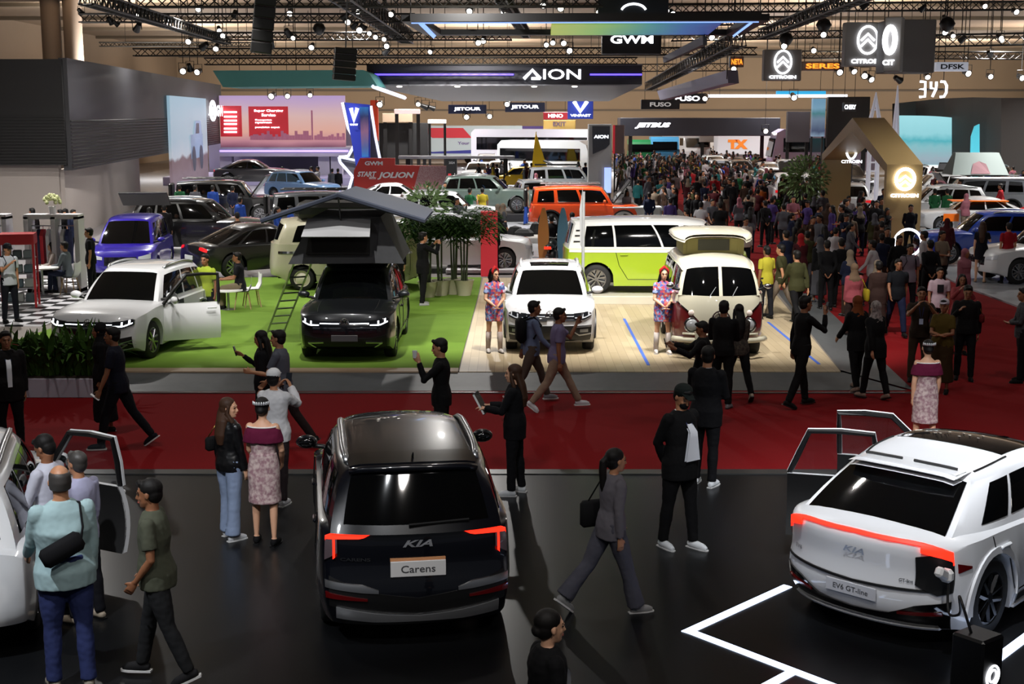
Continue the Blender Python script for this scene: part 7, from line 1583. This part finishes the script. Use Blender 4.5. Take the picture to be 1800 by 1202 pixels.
# trees by the golden booth
for lab, px, py, hh in (('round leafy tree left of the golden booth', 1412, 405, 3.0), ('low bush of bright green leaves left of the golden booth', 1372, 408, 1.3), ('low bush of green leaves touching the golden booth leg', 1436, 408, 1.3)):
    l = G(px, py); e = empty('indoor_tree', l, 0, lab, 'plant'); MB().tube([(0, 0, 0), (0, 0, hh * .6)], .05, 6).build('trunk', mat('trunk', '3a2c20', .8), e); mb = MB()
    leafball(mb, Vector((0, 0, hh * .7)), hh * .32, 900 if hh > 2 else 260, .2, .05, rn); mb.build('foliage', LFL if hh > 2 else LF, e)
for lab, px, py in (('leafy shrub with white flowers beside the white SUV right of the tent', 752, 430),):
    l = G(px, py); e = empty('indoor_shrub', l, 0, lab, 'plant'); MB().tube([(0, 0, 0), (0, 0, 1.2)], .03, 6).build('stem', mat('trunk', '3a2c20', .8), e); mb = MB(); leafball(mb, Vector((0, 0, 1.5)), .8, 300, .3, .06, rn); mb.build('foliage', LFL, e)
# white clothes rack with shirts, tables, chairs, shelf, bouquet
def rack(px0, px1, py, hh, label, n=5, cols=()):
    a, b_ = G(px0, py, ZS), G(px1, py, ZS); c_ = (a + b_) / 2; w = (b_ - a).length; e = empty('clothes_rack', c_, 0, label, 'clothes rack'); m_ = mat('rack_white', 'c8c4c8', .5); t = .12
    for x in (-w / 2, w / 2, .05): MB().box((x, 0, hh / 2), (t, .5, hh)).build('upright', m_, e)
    for z in (hh, .06): MB().box((0, 0, z), (w + t, .5, t)).build('shelf', m_, e)
    MB().tube([(-w / 2, 0, hh - .25), (w / 2, 0, hh - .25)], .015, 6).build('rail', SIL, e); return e, c_, w
e, c_, w = rack(58, 145, 513, 2.0, 'white open clothes rack on the checkered floor left of the purple car')
for i, (x, cc) in enumerate(((-.62, 'c8c8cc'), (-.50, 'd0d0d4'), (-.40, '1a2040'), (-.30, 'a01c28'), (-.14, 'd4d4d8'), (.25, 'c4c4c8'), (.38, '26305a'))):
    nm = ('white', 'off white', 'navy', 'red', 'bright white', 'pale grey', 'dark blue')[i]; g_ = MB(); x_ = x * w / 1.35
    g_.rings([[(x_ + a_ * .5, b2, zz) for a_, b2 in ((-.09, -ww), (.09, -ww), (.09, ww), (-.09, ww))] for ww, zz in ((.17, .75), (.19, 1.2), (.2, 1.5), (.06, 1.66))]); g_.tube([(x_, 0, 1.64), (x_, 0, 1.76)], .008, 4)
    tag(g_.build('hanging_shirt', mat('shirt_' + cc, cc, .8), loc=c_), '%s shirt hanging on the white clothes rack, %s from its left post' % (nm, ('first', 'second', 'third', 'fourth', 'fifth', 'sixth', 'last')[i]), 'shirt')
rack(-30, 20, 513, 2.0, 'white clothes rack cut off by the left edge')
bq = empty('bouquet', G(100, 513, ZS) + Vector((0, 0, 2.06)), 0, 'bouquet of pale yellow flowers on top of the white clothes rack', 'flowers'); MB().lathe([(.08, 0), (.1, .2), (.07, .2)], 12).build('vase', WHT, bq); mb = MB()
for k in range(26): d = Vector((rn.uniform(-1, 1), rn.uniform(-1, 1), rn.uniform(0, 1))).normalized(); mb.ball(Vector((0, 0, .3)) + d * .2, .055, 6, 0, 4)
mb.build('flowers', mat('flower_yellow', 'c8cc98', .7), bq)
sh = empty('display_shelf', G(38, 540, ZS), R(12), 'red framed display shelf full of small grey goods on the checkered floor', 'shelf'); RF = mat('frame_red', 'a81c22', .4)
for x in (-.38, .38):
    for y in (-.3, .3): MB().box((x, y, .9), (.05, .05, 1.8)).build('post', RF, sh)
MB().box((0, 0, 1.68), (.82, .66, .25)).build('header', RF, sh)
for z in (.15, .5, .85, 1.2): MB().box((0, 0, z), (.76, .6, .03)).build('shelf_board', SIL, sh)
hid = sh.location
k = 0
for z in (.165, .515, .865, 1.215):
    for y in (-.18,):
        for x in (-.24, 0, .24):
            p = Matrix.Rotation(R(12), 4, 'Z') @ Vector((x, y, z)); b_ = MB(); b_.box((0, 0, .10), (.2, .2, .2), ch=.02); k += 1
            tag(b_.build('merchandise_box', mat('goods_%d' % (k % 4), ('6a7276', '4a5860', '8a8c88', '3a4448')[k % 4], .6), loc=hid + p, rz=R(12)), 'small grey merchandise box on a board of the red framed shelf', 'box', 'boxes on the red framed shelf')
def table(loc, r, h_, label, m_=WHT):
    e = empty('round_table', loc, 0, label, 'table'); MB().lathe([(.02, h_), (r, h_), (r, h_ - .03), (.02, h_ - .05)], 28).build('tabletop', m_, e, True, 40)
    MB().tube([(0, 0, 0), (0, 0, h_ - .03)], .03, 10).build('pedestal', SIL, e); MB().lathe([(.02, .03), (r * .5, .02), (r * .5, 0), (.02, 0)], 24).build('foot', SIL, e); return e
table(G(76, 520, ZS + .03), .42, .74, 'round white table on the checkered floor beside the seated couple'); table(G(402, 545, ZS), .35, .5, 'low round white table on the grass by the seated man')
def chair(loc, hd, label, m_=WHT, legs_=mat('light_wood', 'a08660', .5)):
    e = empty('chair', loc, R(hd), label, 'chair'); mb = MB(); rows = []
    for i in range(7):
        t = i / 6; rows.append([Vector((.22 - .42 * min(1, t * 1.7) - .05 * max(0, t - .55), y, .44 + .02 * abs(y) * 8 + (max(0, t - .5) * .75))) for y in (-.22, -.12, 0, .12, .22)])
    mb.grid(rows); mb.grid([[p - Vector((.015, 0, .02)) for p in r] for r in rows]); mb.build('seat_shell', m_, e, True)
    for x in (-.18, .18):
        for y in (-.18, .18): MB().tube([(x * .7, y * .7, .43), (x * 1.1, y * 1.1, 0)], [.016, .012], 6).build('leg', legs_, e)
    return e
chair(G(99, 513, ZS + .03), 205, 'white chair under the seated woman at the round table'); chair(G(124, 517, ZS + .03), 175, 'white chair under the seated man in the grey patterned shirt'); chair(G(427, 544, ZS), 190, 'white shell chair under the seated man on the grass'); chair(G(443, 540, ZS), 200, 'empty white shell chair right of the seated man on the grass')
# stands: pole with flag board, surfboards and scooter rider behind the compact SUV
rb_ = G(860, 486, .02); q = MB(); q.box((0, 0, .98), (.5, .12, 1.95), ch=.02); tag(q.build('banner_stand', RDS, loc=rb_), 'narrow red standing banner beside the cloaked person', 'banner')
for lab, px, cc, hh in (('orange yellow surfboard standing upright left of the motorcycle', 955, 'c88a50', 1.9), ('pale blue surfboard standing upright right of the motorcycle', 989, '5a8aa8', 1.9)):
    l = G(px, 478, .05); n = 18; mb = MB(); mb.rings([[(.01 + .03 * s, .17 * math.sin(PI * (i + .4) / (n - .2))**.6 * y, .05 + hh * i / (n - 1)) for s, y in ((-1, -1), (1, -1), (1, 1), (-1, 1))] for i in range(n)]); tag(mb.build('surfboard', mat('board_' + cc, cc, .3), None, True, 40, loc=l, rz=R(78)), lab, 'surfboard')
mt = empty('motorcycle', G(970, 478, .05), R(78), 'dark motorcycle with red tail light seen from behind between two surfboards', 'motorcycle')
for x in (-.62, .62): MB().lathe([(.2, -.06), (.29, -.06), (.31, 0), (.29, .06), (.2, .06)], 20, 0, (x, 0, .31), 'y').build('wheel', RUB, mt, True)
mb = MB(); mb.ball((.1, 0, .85), (.32, .14, .14)); mb.ball((-.35, 0, .82), (.34, .13, .08)); mb.box((0, 0, .5), (.45, .26, .36), ch=.06); mb.tube([(.62, 0, .31), (.42, 0, .95)], .035, 6); mb.tube([(-.62, 0, .31), (-.1, 0, .5)], .035, 6); mb.build('frame', BLK, mt, True, 50)
MB().tube([(.35, -.36, 1.05), (.42, 0, 1.0), (.35, .36, 1.05)], .018, 6).build('handlebar', SIL, mt); MB().box((-.72, 0, .80), (.05, .2, .07)).build('tail_light', REDL, mt)
l = G(1024, 560, ZS + .016); e = empty('flag_pole', l, 0, 'tall thin white pole with a narrow white fin in front of the lime van', 'pole'); MB().tube([(0, 0, 0), (0, 0, 2.9)], .035, 8).build('pole', mat('pole_grey', 'a0a2a4', .4), e); MB().lathe([(.18, 0), (.18, .03), (.02, .05)], 16).build('foot', WHT, e); poly3('fin', [(-.02, 0, 1.6), (-.02, 0, 3.0), (-.09, 0, 2.5), (-.07, 0, 1.7)], .02, mat('pole_grey', 'a0a2a4', .4), e)
# small table with pot beside the camper, vents, charging box at the lower right
cbx = empty('charging_box', G(1715, 1165), R(38), 'black box with a white ring emblem in the lower right corner beside the white crossover', 'charger')
l = G(1712, 1238); cbx.location = (l.x, l.y, 0); zt_ = 0.62
MB().box((0, 0, .31), (.30, .30, .62), ch=.02).build('housing', mat('charger_black', '0e0e11', .35), cbx)
for r in (.085, .05): ring(cbx, (.0, -.155, .30), r, .010, WTX, name='ring_emblem', right=(1, 0, 0))
cb = MB(); P_ = [cbx.location + Vector((0, 0, .62))]; tgt = car2.matrix_world
bpy.context.view_layer.update(); tp_ = car2.matrix_world @ Vector((-2.18, -.86, .78))
ctrl = [cbx.location + Vector((-.05, 0, .6)), cbx.location + Vector((-.15, .1, .95)), lerp(cbx.location + Vector((0, 0, .4)), tp_, .5), tp_ + Vector((-.02, -.1, -.35)), tp_]
sm2 = []
for i in range(4):
    for k in range(6): sm2.append(lerp(ctrl[i], ctrl[i + 1], k / 6))
sm2.append(ctrl[-1])
for _ in range(4): sm2 = [sm2[0]] + [(sm2[i - 1] + sm2[i] * 2 + sm2[i + 1]) / 4 for i in range(1, len(sm2) - 1)] + [sm2[-1]]
cbl = cb.tube(sm2, .012, 6).build('charging_cable', BLK, None, True); tag(cbl, 'thin black charging cable from the black box to the rear of the white crossover', 'cable')
gun = MB(); gun.box(tp_ + Vector((-.07, -.07, .03)), (.2, .08, .09), ch=.02, rz=R(45), ry=.5); gun.box(tp_ + Vector((-.02, -.02, .0)), (.10, .12, .12), ch=.03, rz=R(45)); gn = gun.build('charging_plug', WHT, cbl)
bag = MB(); bag.box((0, 0, .1), (.5, .35, .2), ch=.05)
# rocks / low stage behind the compact SUV
l = G(925, 425); pr = empty('rock_display', (l.x, l.y, 0), 0, 'low pale display base with dark artificial rocks left of the orange off-roader', 'display'); MB().box((0, .6, .12), (5.2, 3.0, .24), ch=.03).build('base', mat('base_pale', 'a09c98', .4), pr)
mb = MB()
for i in range(14): mb.ball((rn.uniform(-2.2, 2.2), rn.uniform(-.3, 1.2), .3), (rn.uniform(.15, .4), rn.uniform(.15, .3), rn.uniform(.15, .45)), 7, 0, 5)
mb.build('rocks', mat('rock_dark', '1e1e20', .8), pr)
l = G(905, 482); q = MB(); q.box((0, 1.6, .09), (5.4, 3.2, .14), ch=.03); tag(q.build('white_podium', mat('podium_white', 'a4a2a6', .4), loc=(l.x + .6, l.y, 0)), 'low white podium with a dull red edge behind the floral hostess', 'podium')
# ---------------------------------------------------------------- visitors
def merged(root, nm):
    """one mesh per figure: slots skin, top, bottom, hair, shoes"""
    order = {'body': 0, 'trousers': 2, 'jeans': 2, 'skirt': 2, 'dress_skirt': 2, 'hair': 3, 'headscarf': 3, 'cap': 3, 'shoe': 4, 'sole': 4}; vs, fs, ms = [], [], []
    inv = root.matrix_world.inverted()
    for o in root.children_recursive:
        if o.type != 'MESH': continue
        b0 = o.name.split('.')[0]; mi = order.get(b0, 1); off = len(vs); M = Matrix.Identity(4)
        vs += [v.co.copy() for v in o.data.vertices]; fs += [tuple(i + off for i in p.vertices) for p in o.data.polygons]; ms += [mi] * len(o.data.polygons)
    me = bpy.data.meshes.new(nm); me.from_pydata(vs, [], fs); me.polygons.foreach_set('material_index', ms); me.polygons.foreach_set('use_smooth', [True] * len(fs))
    for i in range(5): me.materials.append(SKIN)
    for o in list(root.children_recursive): bpy.data.objects.remove(o, do_unlink=True)
    bpy.data.objects.remove(root, do_unlink=True); return me
VAR = [('stand', 'shirt', 'trousers', 'short', False, 0), ('walk', 'tee', 'trousers', 'short', False, .05), ('walk2', 'shirt', 'trousers', 'short', False, .1), ('phone', 'tee', 'trousers', 'short', False, 0), ('photo', 'shirt', 'trousers', 'short', False, 0), ('fold', 'tee', 'trousers', 'short', False, .12),
       ('stand', 'blouse', 'trousers', 'long', True, 0), ('walk', 'blouse', 'trousers', 'pony', True, 0), ('phone', 'blouse', 'skirt', 'long', True, 0), ('stand', 'blouse', 'longskirt', 'hijab', True, .06), ('walk', 'abaya', 'trousers', 'hijab', True, .05), ('fold', 'blouse', 'trousers', 'hijab', True, .1), ('behind', 'shirt', 'trousers', 'short', False, 0)]
roots = []
for v in VAR:
    roots.append(person('x', 0, 0, 0, 1.66 if v[4] else 1.73, v[0], (v[1], '303030'), (v[2], '202020'), (v[3], '5a4a40') if v[3] == 'hijab' else (v[3], 0), None, v[4], v[5], det=2, loc=Vector((0, 0, 0))))
fuse_all(); PRO = [merged(r, 'person') for r in roots]
CL = {'black': '0d0d10', 'white': 'a8a4a8', 'grey': '4c4c52', 'navy': '141a30', 'brown': '33241c', 'maroon': '3c1016', 'olive': '34341c', 'pink': '8a5560', 'blue': '22408a', 'green': '1c5030', 'red': '8a161c', 'yellow': '8a7c1c', 'beige': '75685a', 'teal': '1f5a5c', 'orange': '8a4212', 'purple': '3c2c60'}
def crowd(px, py, vi, top, bot, hd, label, group=None, z=.006, sc=1.0, hairc=None, loc=None):
    me = PRO[vi]; o = bpy.data.objects.new('person', me); COL.objects.link(o); o.location = loc if loc is not None else G(px, py, z); o.rotation_euler = (0, 0, R(hd)); o.scale = (sc,) * 3
    for s, m_ in zip(o.material_slots, (rn.choice((SKIN, SKIN3, SKIN3)), mat('cloth_' + CL[top], CL[top], .85, spec=.2), mat('cloth_' + CL[bot], CL[bot], .85, spec=.2), HAIR if VAR[vi][3] != 'hijab' else mat('cloth_' + CL[hairc or 'beige'], CL[hairc or 'beige'], .85, spec=.2), BLK)): s.link = 'OBJECT'; s.material = m_
    return tag(o, label, 'person', group)
rn = random.Random(21)
# visitors one can name
for a in ((318, 395, 12, 'green', 'black', 100, 'man in green shirt beside the black off-roader tailgate'), (345, 396, 0, 'grey', 'navy', 90, 'man in grey shirt with dark hair facing the black off-roader'), (376, 396, 0, 'blue', 'grey', 95, 'balding man in blue shirt facing the black off-roader'), (411, 398, 12, 'navy', 'grey', 90, 'man in navy shirt with hands joined behind his back'),
          (424, 428, 0, 'blue', 'navy', 60, 'man in blue shirt bending at the bonnet of the large black SUV'), (489, 448, 7, 'blue', 'black', -20, 'woman in blue top right of the large black SUV bonnet'), (513, 452, 0, 'blue', 'black', 170, 'man in blue shirt nearest the tent fly tip'), (420, 470, 3, 'brown', 'black', 120, 'man in brown at the front wheel of the large black SUV'),
          (497, 342, 8, 'white', 'black', 0, 'woman in white top on the pavilion podium'), (549, 345, 3, 'black', 'beige', 180, 'man in black vest over white on the pavilion podium'), (560, 345, 4, 'white', 'black', 200, 'man in white shirt raising a camera on the pavilion podium'), (585, 350, 0, 'grey', 'grey', 100, 'man in grey leaning at the pavilion pillar'), (595, 350, 0, 'black', 'black', 90, 'man in black at the pavilion pillar beside a grey clad man'),
          (111, 462, 0, 'black', 'black', 150, 'first of three dark clad men behind the flowers'), (120, 460, 3, 'black', 'black', 200, 'middle one of three dark clad men behind the flowers'), (133, 462, 0, 'navy', 'black', -30, 'man in navy nearest the purple car of three behind the flowers'),
          (848, 402, 1, 'yellow', 'grey', 90, 'visitor in bright yellow shirt beside the sage green SUV'), (826, 404, 3, 'green', 'navy', 60, 'man in pale green shirt leaning over the white bonnet'), (803, 430, 4, 'grey', 'grey', -30, 'woman stretching an arm to wipe the white bonnet'), (753, 392, 0, 'white', 'black', -90, 'man in white shirt behind the white SUV before the dotted panel'), (783, 388, 0, 'black', 'black', -90, 'man in black beside the black pylon'),
          (875, 442, 11, 'black', 'navy', 10, 'woman in black with headscarf beside the cloaked person', ), (884, 440, 9, 'grey', 'black', 20, 'woman in grey lilac headscarf walking past the rock display'), (925, 396, 0, 'beige', 'blue', 0, 'person in beige top and blue jeans behind the orange off-roader'), (1005, 470, 0, 'white', 'white', 95, 'man in white shirt seen from behind before the orange door'), (969, 476, 12, 'black', 'black', 95, 'rider in black standing at the motorcycle', ),
          (1101, 405, 6, 'white', 'black', -70, 'woman in white with red hair clip before the white counter'), (1140, 415, 12, 'navy', 'grey', 92, 'broad man in navy shirt and grey trousers before the white counter'), (1150, 400, 0, 'beige', 'beige', 90, 'man in beige shirt beside the navy shirted man at the counter'), (1177, 430, 0, 'purple', 'black', 95, 'man in violet shirt seen from behind on the aisle'), (1206, 460, 3, 'white', 'black', 140, 'young man in white t-shirt looking back behind the lime van'),
          (1238, 420, 12, 'white', 'black', 95, 'man in white t-shirt seen from behind in mid aisle'), (1230, 440, 1, 'white', 'black', 60, 'woman in white top just left of the man in the white t-shirt'), (1337, 395, 1, 'orange', 'black', 100, 'man in mustard yellow shirt at the aisle edge'), (1330, 405, 1, 'maroon', 'black', 70, 'man in maroon shirt next to the mustard yellow shirt'), (1392, 425, 5, 'pink', 'black', -90, 'man in patterned pinkish shirt facing the camera left of the leafy tree'),
          (1489, 425, 5, 'white', 'black', -80, 'man in white shirt with folded arms inside the golden booth'), (1550, 405, 12, 'navy', 'black', -90, 'man in dark blue suit inside the golden booth'), (1380, 520, 1, 'navy', 'black', 120, 'large man in navy walking away between the crowd and the microbus', None, .08), (1405, 520, 10, 'maroon', 'black', 100, 'woman with bright red headscarf in the near crowd', None, .03, 1, 'red'), (1450, 545, 12, 'black', 'black', 95, 'man in black under a beige cap in the near crowd'),
          (1398, 575, 2, 'olive', 'black', 110, 'man in olive shirt walking away behind the microbus', None, .09), (1372, 560, 1, 'olive', 'beige', 150, 'man in olive green shirt and beige trousers behind the yellow t-shirt', None, .12), (1475, 540, 0, 'black', 'black', 100, 'tall man in black suit deep in the near crowd'), (1620, 520, 0, 'white', 'black', 150, 'man in white shirt near the lit round stand'), (1630, 545, 12, 'black', 'black', 100, 'man in black with crossed arms left of the boy in the white t-shirt'), (1650, 520, 5, 'beige', 'black', -60, 'man in beige shirt above the boy in the white t-shirt'),
          (1555, 510, 12, 'black', 'black', -90, 'broad man in black at the foot of the golden pillar'), (1575, 530, 2, 'black', 'black', -80, 'heavy man in black t-shirt before the lit round stand'), (1660, 480, 10, 'maroon', 'black', 60, 'woman in maroon leaning by the blue SUV bonnet', None, .05, 1, 'maroon'), (1690, 560, 9, 'pink', 'pink', -60, 'woman in pink dress and headscarf behind the coral top', None, .006, 1, 'pink'), (1695, 415, 11, 'pink', 'beige', 120, 'woman in pale pink headscarf by the racing car', None, .05, 1, 'pink'), (1662, 405, 0, 'green', 'black', 100, 'man in dark green behind the golden pillar'), (1640, 405, 12, 'green', 'black', 80, 'tall man in olive green right of the golden pillar')):
    crowd(*a)
# lit round stand with white rim
e = empty('round_light_stand', G(1592, 505), 0, 'white glowing round frame standing at the foot of the golden pillar', 'light fixture'); ring(e, (0, 0, 1.25), .38, .035, WTX, name='glowing_ring', right=(1, 0, 0)); MB().tube([(0, 0, 0), (0, 0, .84)], .03, 6).build('post', WHT, e)
l = G(1118, 408); e = empty('reception_counter', (l.x, l.y, 0), 0, 'white reception counter on the aisle behind the orange bonnet', 'counter'); MB().box((0, 0, .5), (1.9, .8, 1.0), ch=.03).build('body', mat('counter_white', 'a8a8a4', .4), e); MB().box((0, 0, 1.03), (2.0, .9, .06), ch=.01).build('top', WHT, e)
# dense crowd down the aisle
def poly_in(p, x, y):
    r = False; n = len(p)
    for i in range(n):
        (x1, y1), (x2, y2) = p[i], p[(i + 1) % n]
        if (y1 > y) != (y2 > y) and x < (x2 - x1) * (y - y1) / (y2 - y1) + x1: r = not r
    return r
taken = [(o.location.x, o.location.y) for o in COL.objects if o.parent is None and o.name.startswith('person')]
blk = []
for o in list(COL.objects):
    if o.parent is None and o.name.split('.')[0] in ('car', 'truck', 'bus', 'indoor_tree', 'reception_counter', 'white_podium', 'rock_display', 'car_platform', 'round_light_stand'):
        L_ = {'car': 1.6, 'truck': 4, 'bus': 4, 'car_platform': 2.3, 'rock_display': 2, 'white_podium': 2}.get(o.name.split('.')[0], 0); r_ = 1.25 if L_ else .9
        for q_ in (-1, -.5, 0, .5, 1): blk.append((o.location.x + math.cos(o.rotation_euler.z) * L_ * q_, o.location.y + math.sin(o.rotation_euler.z) * L_ * q_ + (.8 if L_ == 2 else 0), r_ * r_))
ga, gb_ = Lf + wdt * .5, Rn + wdt * .5
for q_ in (ga, gb_): blk.append((q_.x, q_.y, 1.0))
def fill(poly, n, dmin, cols, where, z=.006, tries=9000, stuff=None):
    xs = [p[0] for p in poly]; ys = [p[1] for p in poly]; cnt = 0
    wa, wb = [G(x, y) for x, y in poly], None; X0, X1, Y0, Y1 = min(p.x for p in wa), max(p.x for p in wa), min(p.y for p in wa), max(p.y for p in wa)
    wp = [(p.x, p.y) for p in wa]
    for _ in range(tries):
        if cnt >= n: break
        x, y = rn.uniform(X0, X1), rn.uniform(Y0, Y1)
        if not poly_in(wp, x, y) or any((x - a)**2 + (y - b)**2 < dmin**2 for a, b in taken) or any((x - a)**2 + (y - b)**2 < c for a, b, c in blk): continue
        taken.append((x, y)); cnt += 1; vi = rn.randrange(len(VAR)); v = VAR[vi]; top = rn.choice(cols); bot = rn.choice(('black', 'black', 'navy', 'grey', 'brown')); hc = rn.choice(('beige', 'brown', 'grey', 'black', 'pink'))
        act = {'stand': 'standing', 'walk': 'walking', 'walk2': 'striding', 'phone': 'using a phone', 'photo': 'arms raised', 'fold': 'arms folded', 'behind': 'hands behind'}[v[0]]
        who = ('person in %s headscarf,' % hc) if v[3] == 'hijab' else ('long haired person in' if v[4] else 'short haired person in')
        lb = '%s %s top, %s %s, %s %s' % (who, top, bot, {'trousers': 'trousers', 'skirt': 'skirt', 'longskirt': 'skirt'}[v[2]], act, where)
        if stuff is not None: stuff.append((x, y, vi, top, bot, rn.uniform(0, 360))); continue
        crowd(0, 0, vi, top, bot, rn.choice((90, 90, 90, -90, 0, 180)) + rn.uniform(-35, 35), lb, lb, loc=Vector((x, y, z)), sc=rn.uniform(.93, 1.05), hairc=hc)
dark = ['black'] * 6 + ['navy', 'brown', 'grey', 'maroon', 'olive', 'brown', 'grey', 'white', 'purple', 'beige']
mix = dark + ['white', 'white', 'red', 'yellow', 'blue', 'pink', 'green', 'teal']
fill([(1340, 440), (1440, 400), (1560, 420), (1620, 480), (1640, 560), (1500, 600), (1400, 540)], 38, .75, dark, 'in the near crowd')
fill([(1150, 385), (1340, 380), (1450, 398), (1440, 430), (1340, 470), (1240, 450)], 34, 1.0, dark + ['white', 'white', 'grey', 'purple'], 'on the middle aisle')
fill([(1120, 340), (1330, 340), (1440, 370), (1440, 398), (1340, 384), (1120, 384)], 62, 1.1, mix, 'far down the aisle')
fill([(820, 318), (1030, 300), (1030, 345), (940, 360), (830, 350)], 24, 1.6, mix + ['white', 'blue', 'red'], 'left of the white pylon')
fill([(1620, 342), (1800, 342), (1800, 395), (1640, 395)], 20, 1.3, mix + ['white', 'pink'], 'between the right hand cars', z=.05)
far = []
fill([(1085, 305), (1330, 308), (1350, 340), (1090, 342)], 120, 1.1, mix, '', tries=30000, stuff=far)
fill([(1080, 286), (1300, 288), (1330, 307), (1080, 305)], 90, 1.3, dark, '', tries=30000, stuff=far)
fill([(1240, 300), (1440, 296), (1440, 330), (1340, 335)], 30, 1.6, mix, '', tries=20000, stuff=far)
LOW = []
for me in PRO:
    o = bpy.data.objects.new('low', me); COL.objects.link(o); d_ = o.modifiers.new('d', 'DECIMATE'); d_.ratio = .09; LOW.append(o)
dg = bpy.context.evaluated_depsgraph_get(); dg.update(); LM = [bpy.data.meshes.new_from_object(o.evaluated_get(dg)) for o in LOW]
for o in LOW: bpy.data.objects.remove(o)
vs, fs, ms, mats_ = [], [], [], []
def mi_(m):
    if m not in mats_: mats_.append(m)
    return mats_.index(m)
for x, y, vi, top, bot, hd in far:
    me = LM[vi]; off = len(vs); M_ = Matrix.Translation((x, y, .006)) @ Matrix.Rotation(R(hd), 4, 'Z'); vs += [M_ @ v.co for v in me.vertices]
    tb = [mi_(SKIN3), mi_(mat('cloth_' + CL[top], CL[top])), mi_(mat('cloth_' + CL[bot], CL[bot])), mi_(HAIR), mi_(BLK)]
    for p in me.polygons: fs.append(tuple(i + off for i in p.vertices)); ms.append(tb[p.material_index])
mb = MB(); mb.v, mb.f, mb.m = [tuple(v) for v in vs], fs, ms
tag(mb.build('crowd', mats_), 'dense far off crowd filling the end of the red aisle before the trucks', 'crowd', kind='stuff')
for px, py, cc, i in ((905, 345, 'blue', 1), (948, 322, 'yellow', 2)): pass
l = G(955, 325); q = MB(); q.prism([(-.9, 0), (.5, 0), (-.5, 3.0)], .05, 0, Matrix.Rotation(PI / 2, 4, 'X')); 
q.v = [(x, y, z + .5) for x, y, z in q.v]; q.tube([(-.9, 0, 0), (-.5, 0, 3.6)], .03, 5, 0); tag(q.build('feather_flag', mat('flag_yellow', 'd8b818', .6), loc=l), 'yellow triangular flag in the middle of the hall', 'flag')
for i, (px, py, w, c_) in enumerate(((718, 300, 60, '8a90a0'), (812, 305, 60, '7c88a0'), (850, 312, 50, '9aa0b4'))): pass
# drop stray helpers left without a parent
for o in list(COL.objects):
    if o.parent is None and o.name.split('.')[0] in ('mirror_arm', 'mirror_glass'): bpy.data.objects.remove(o, do_unlink=True)
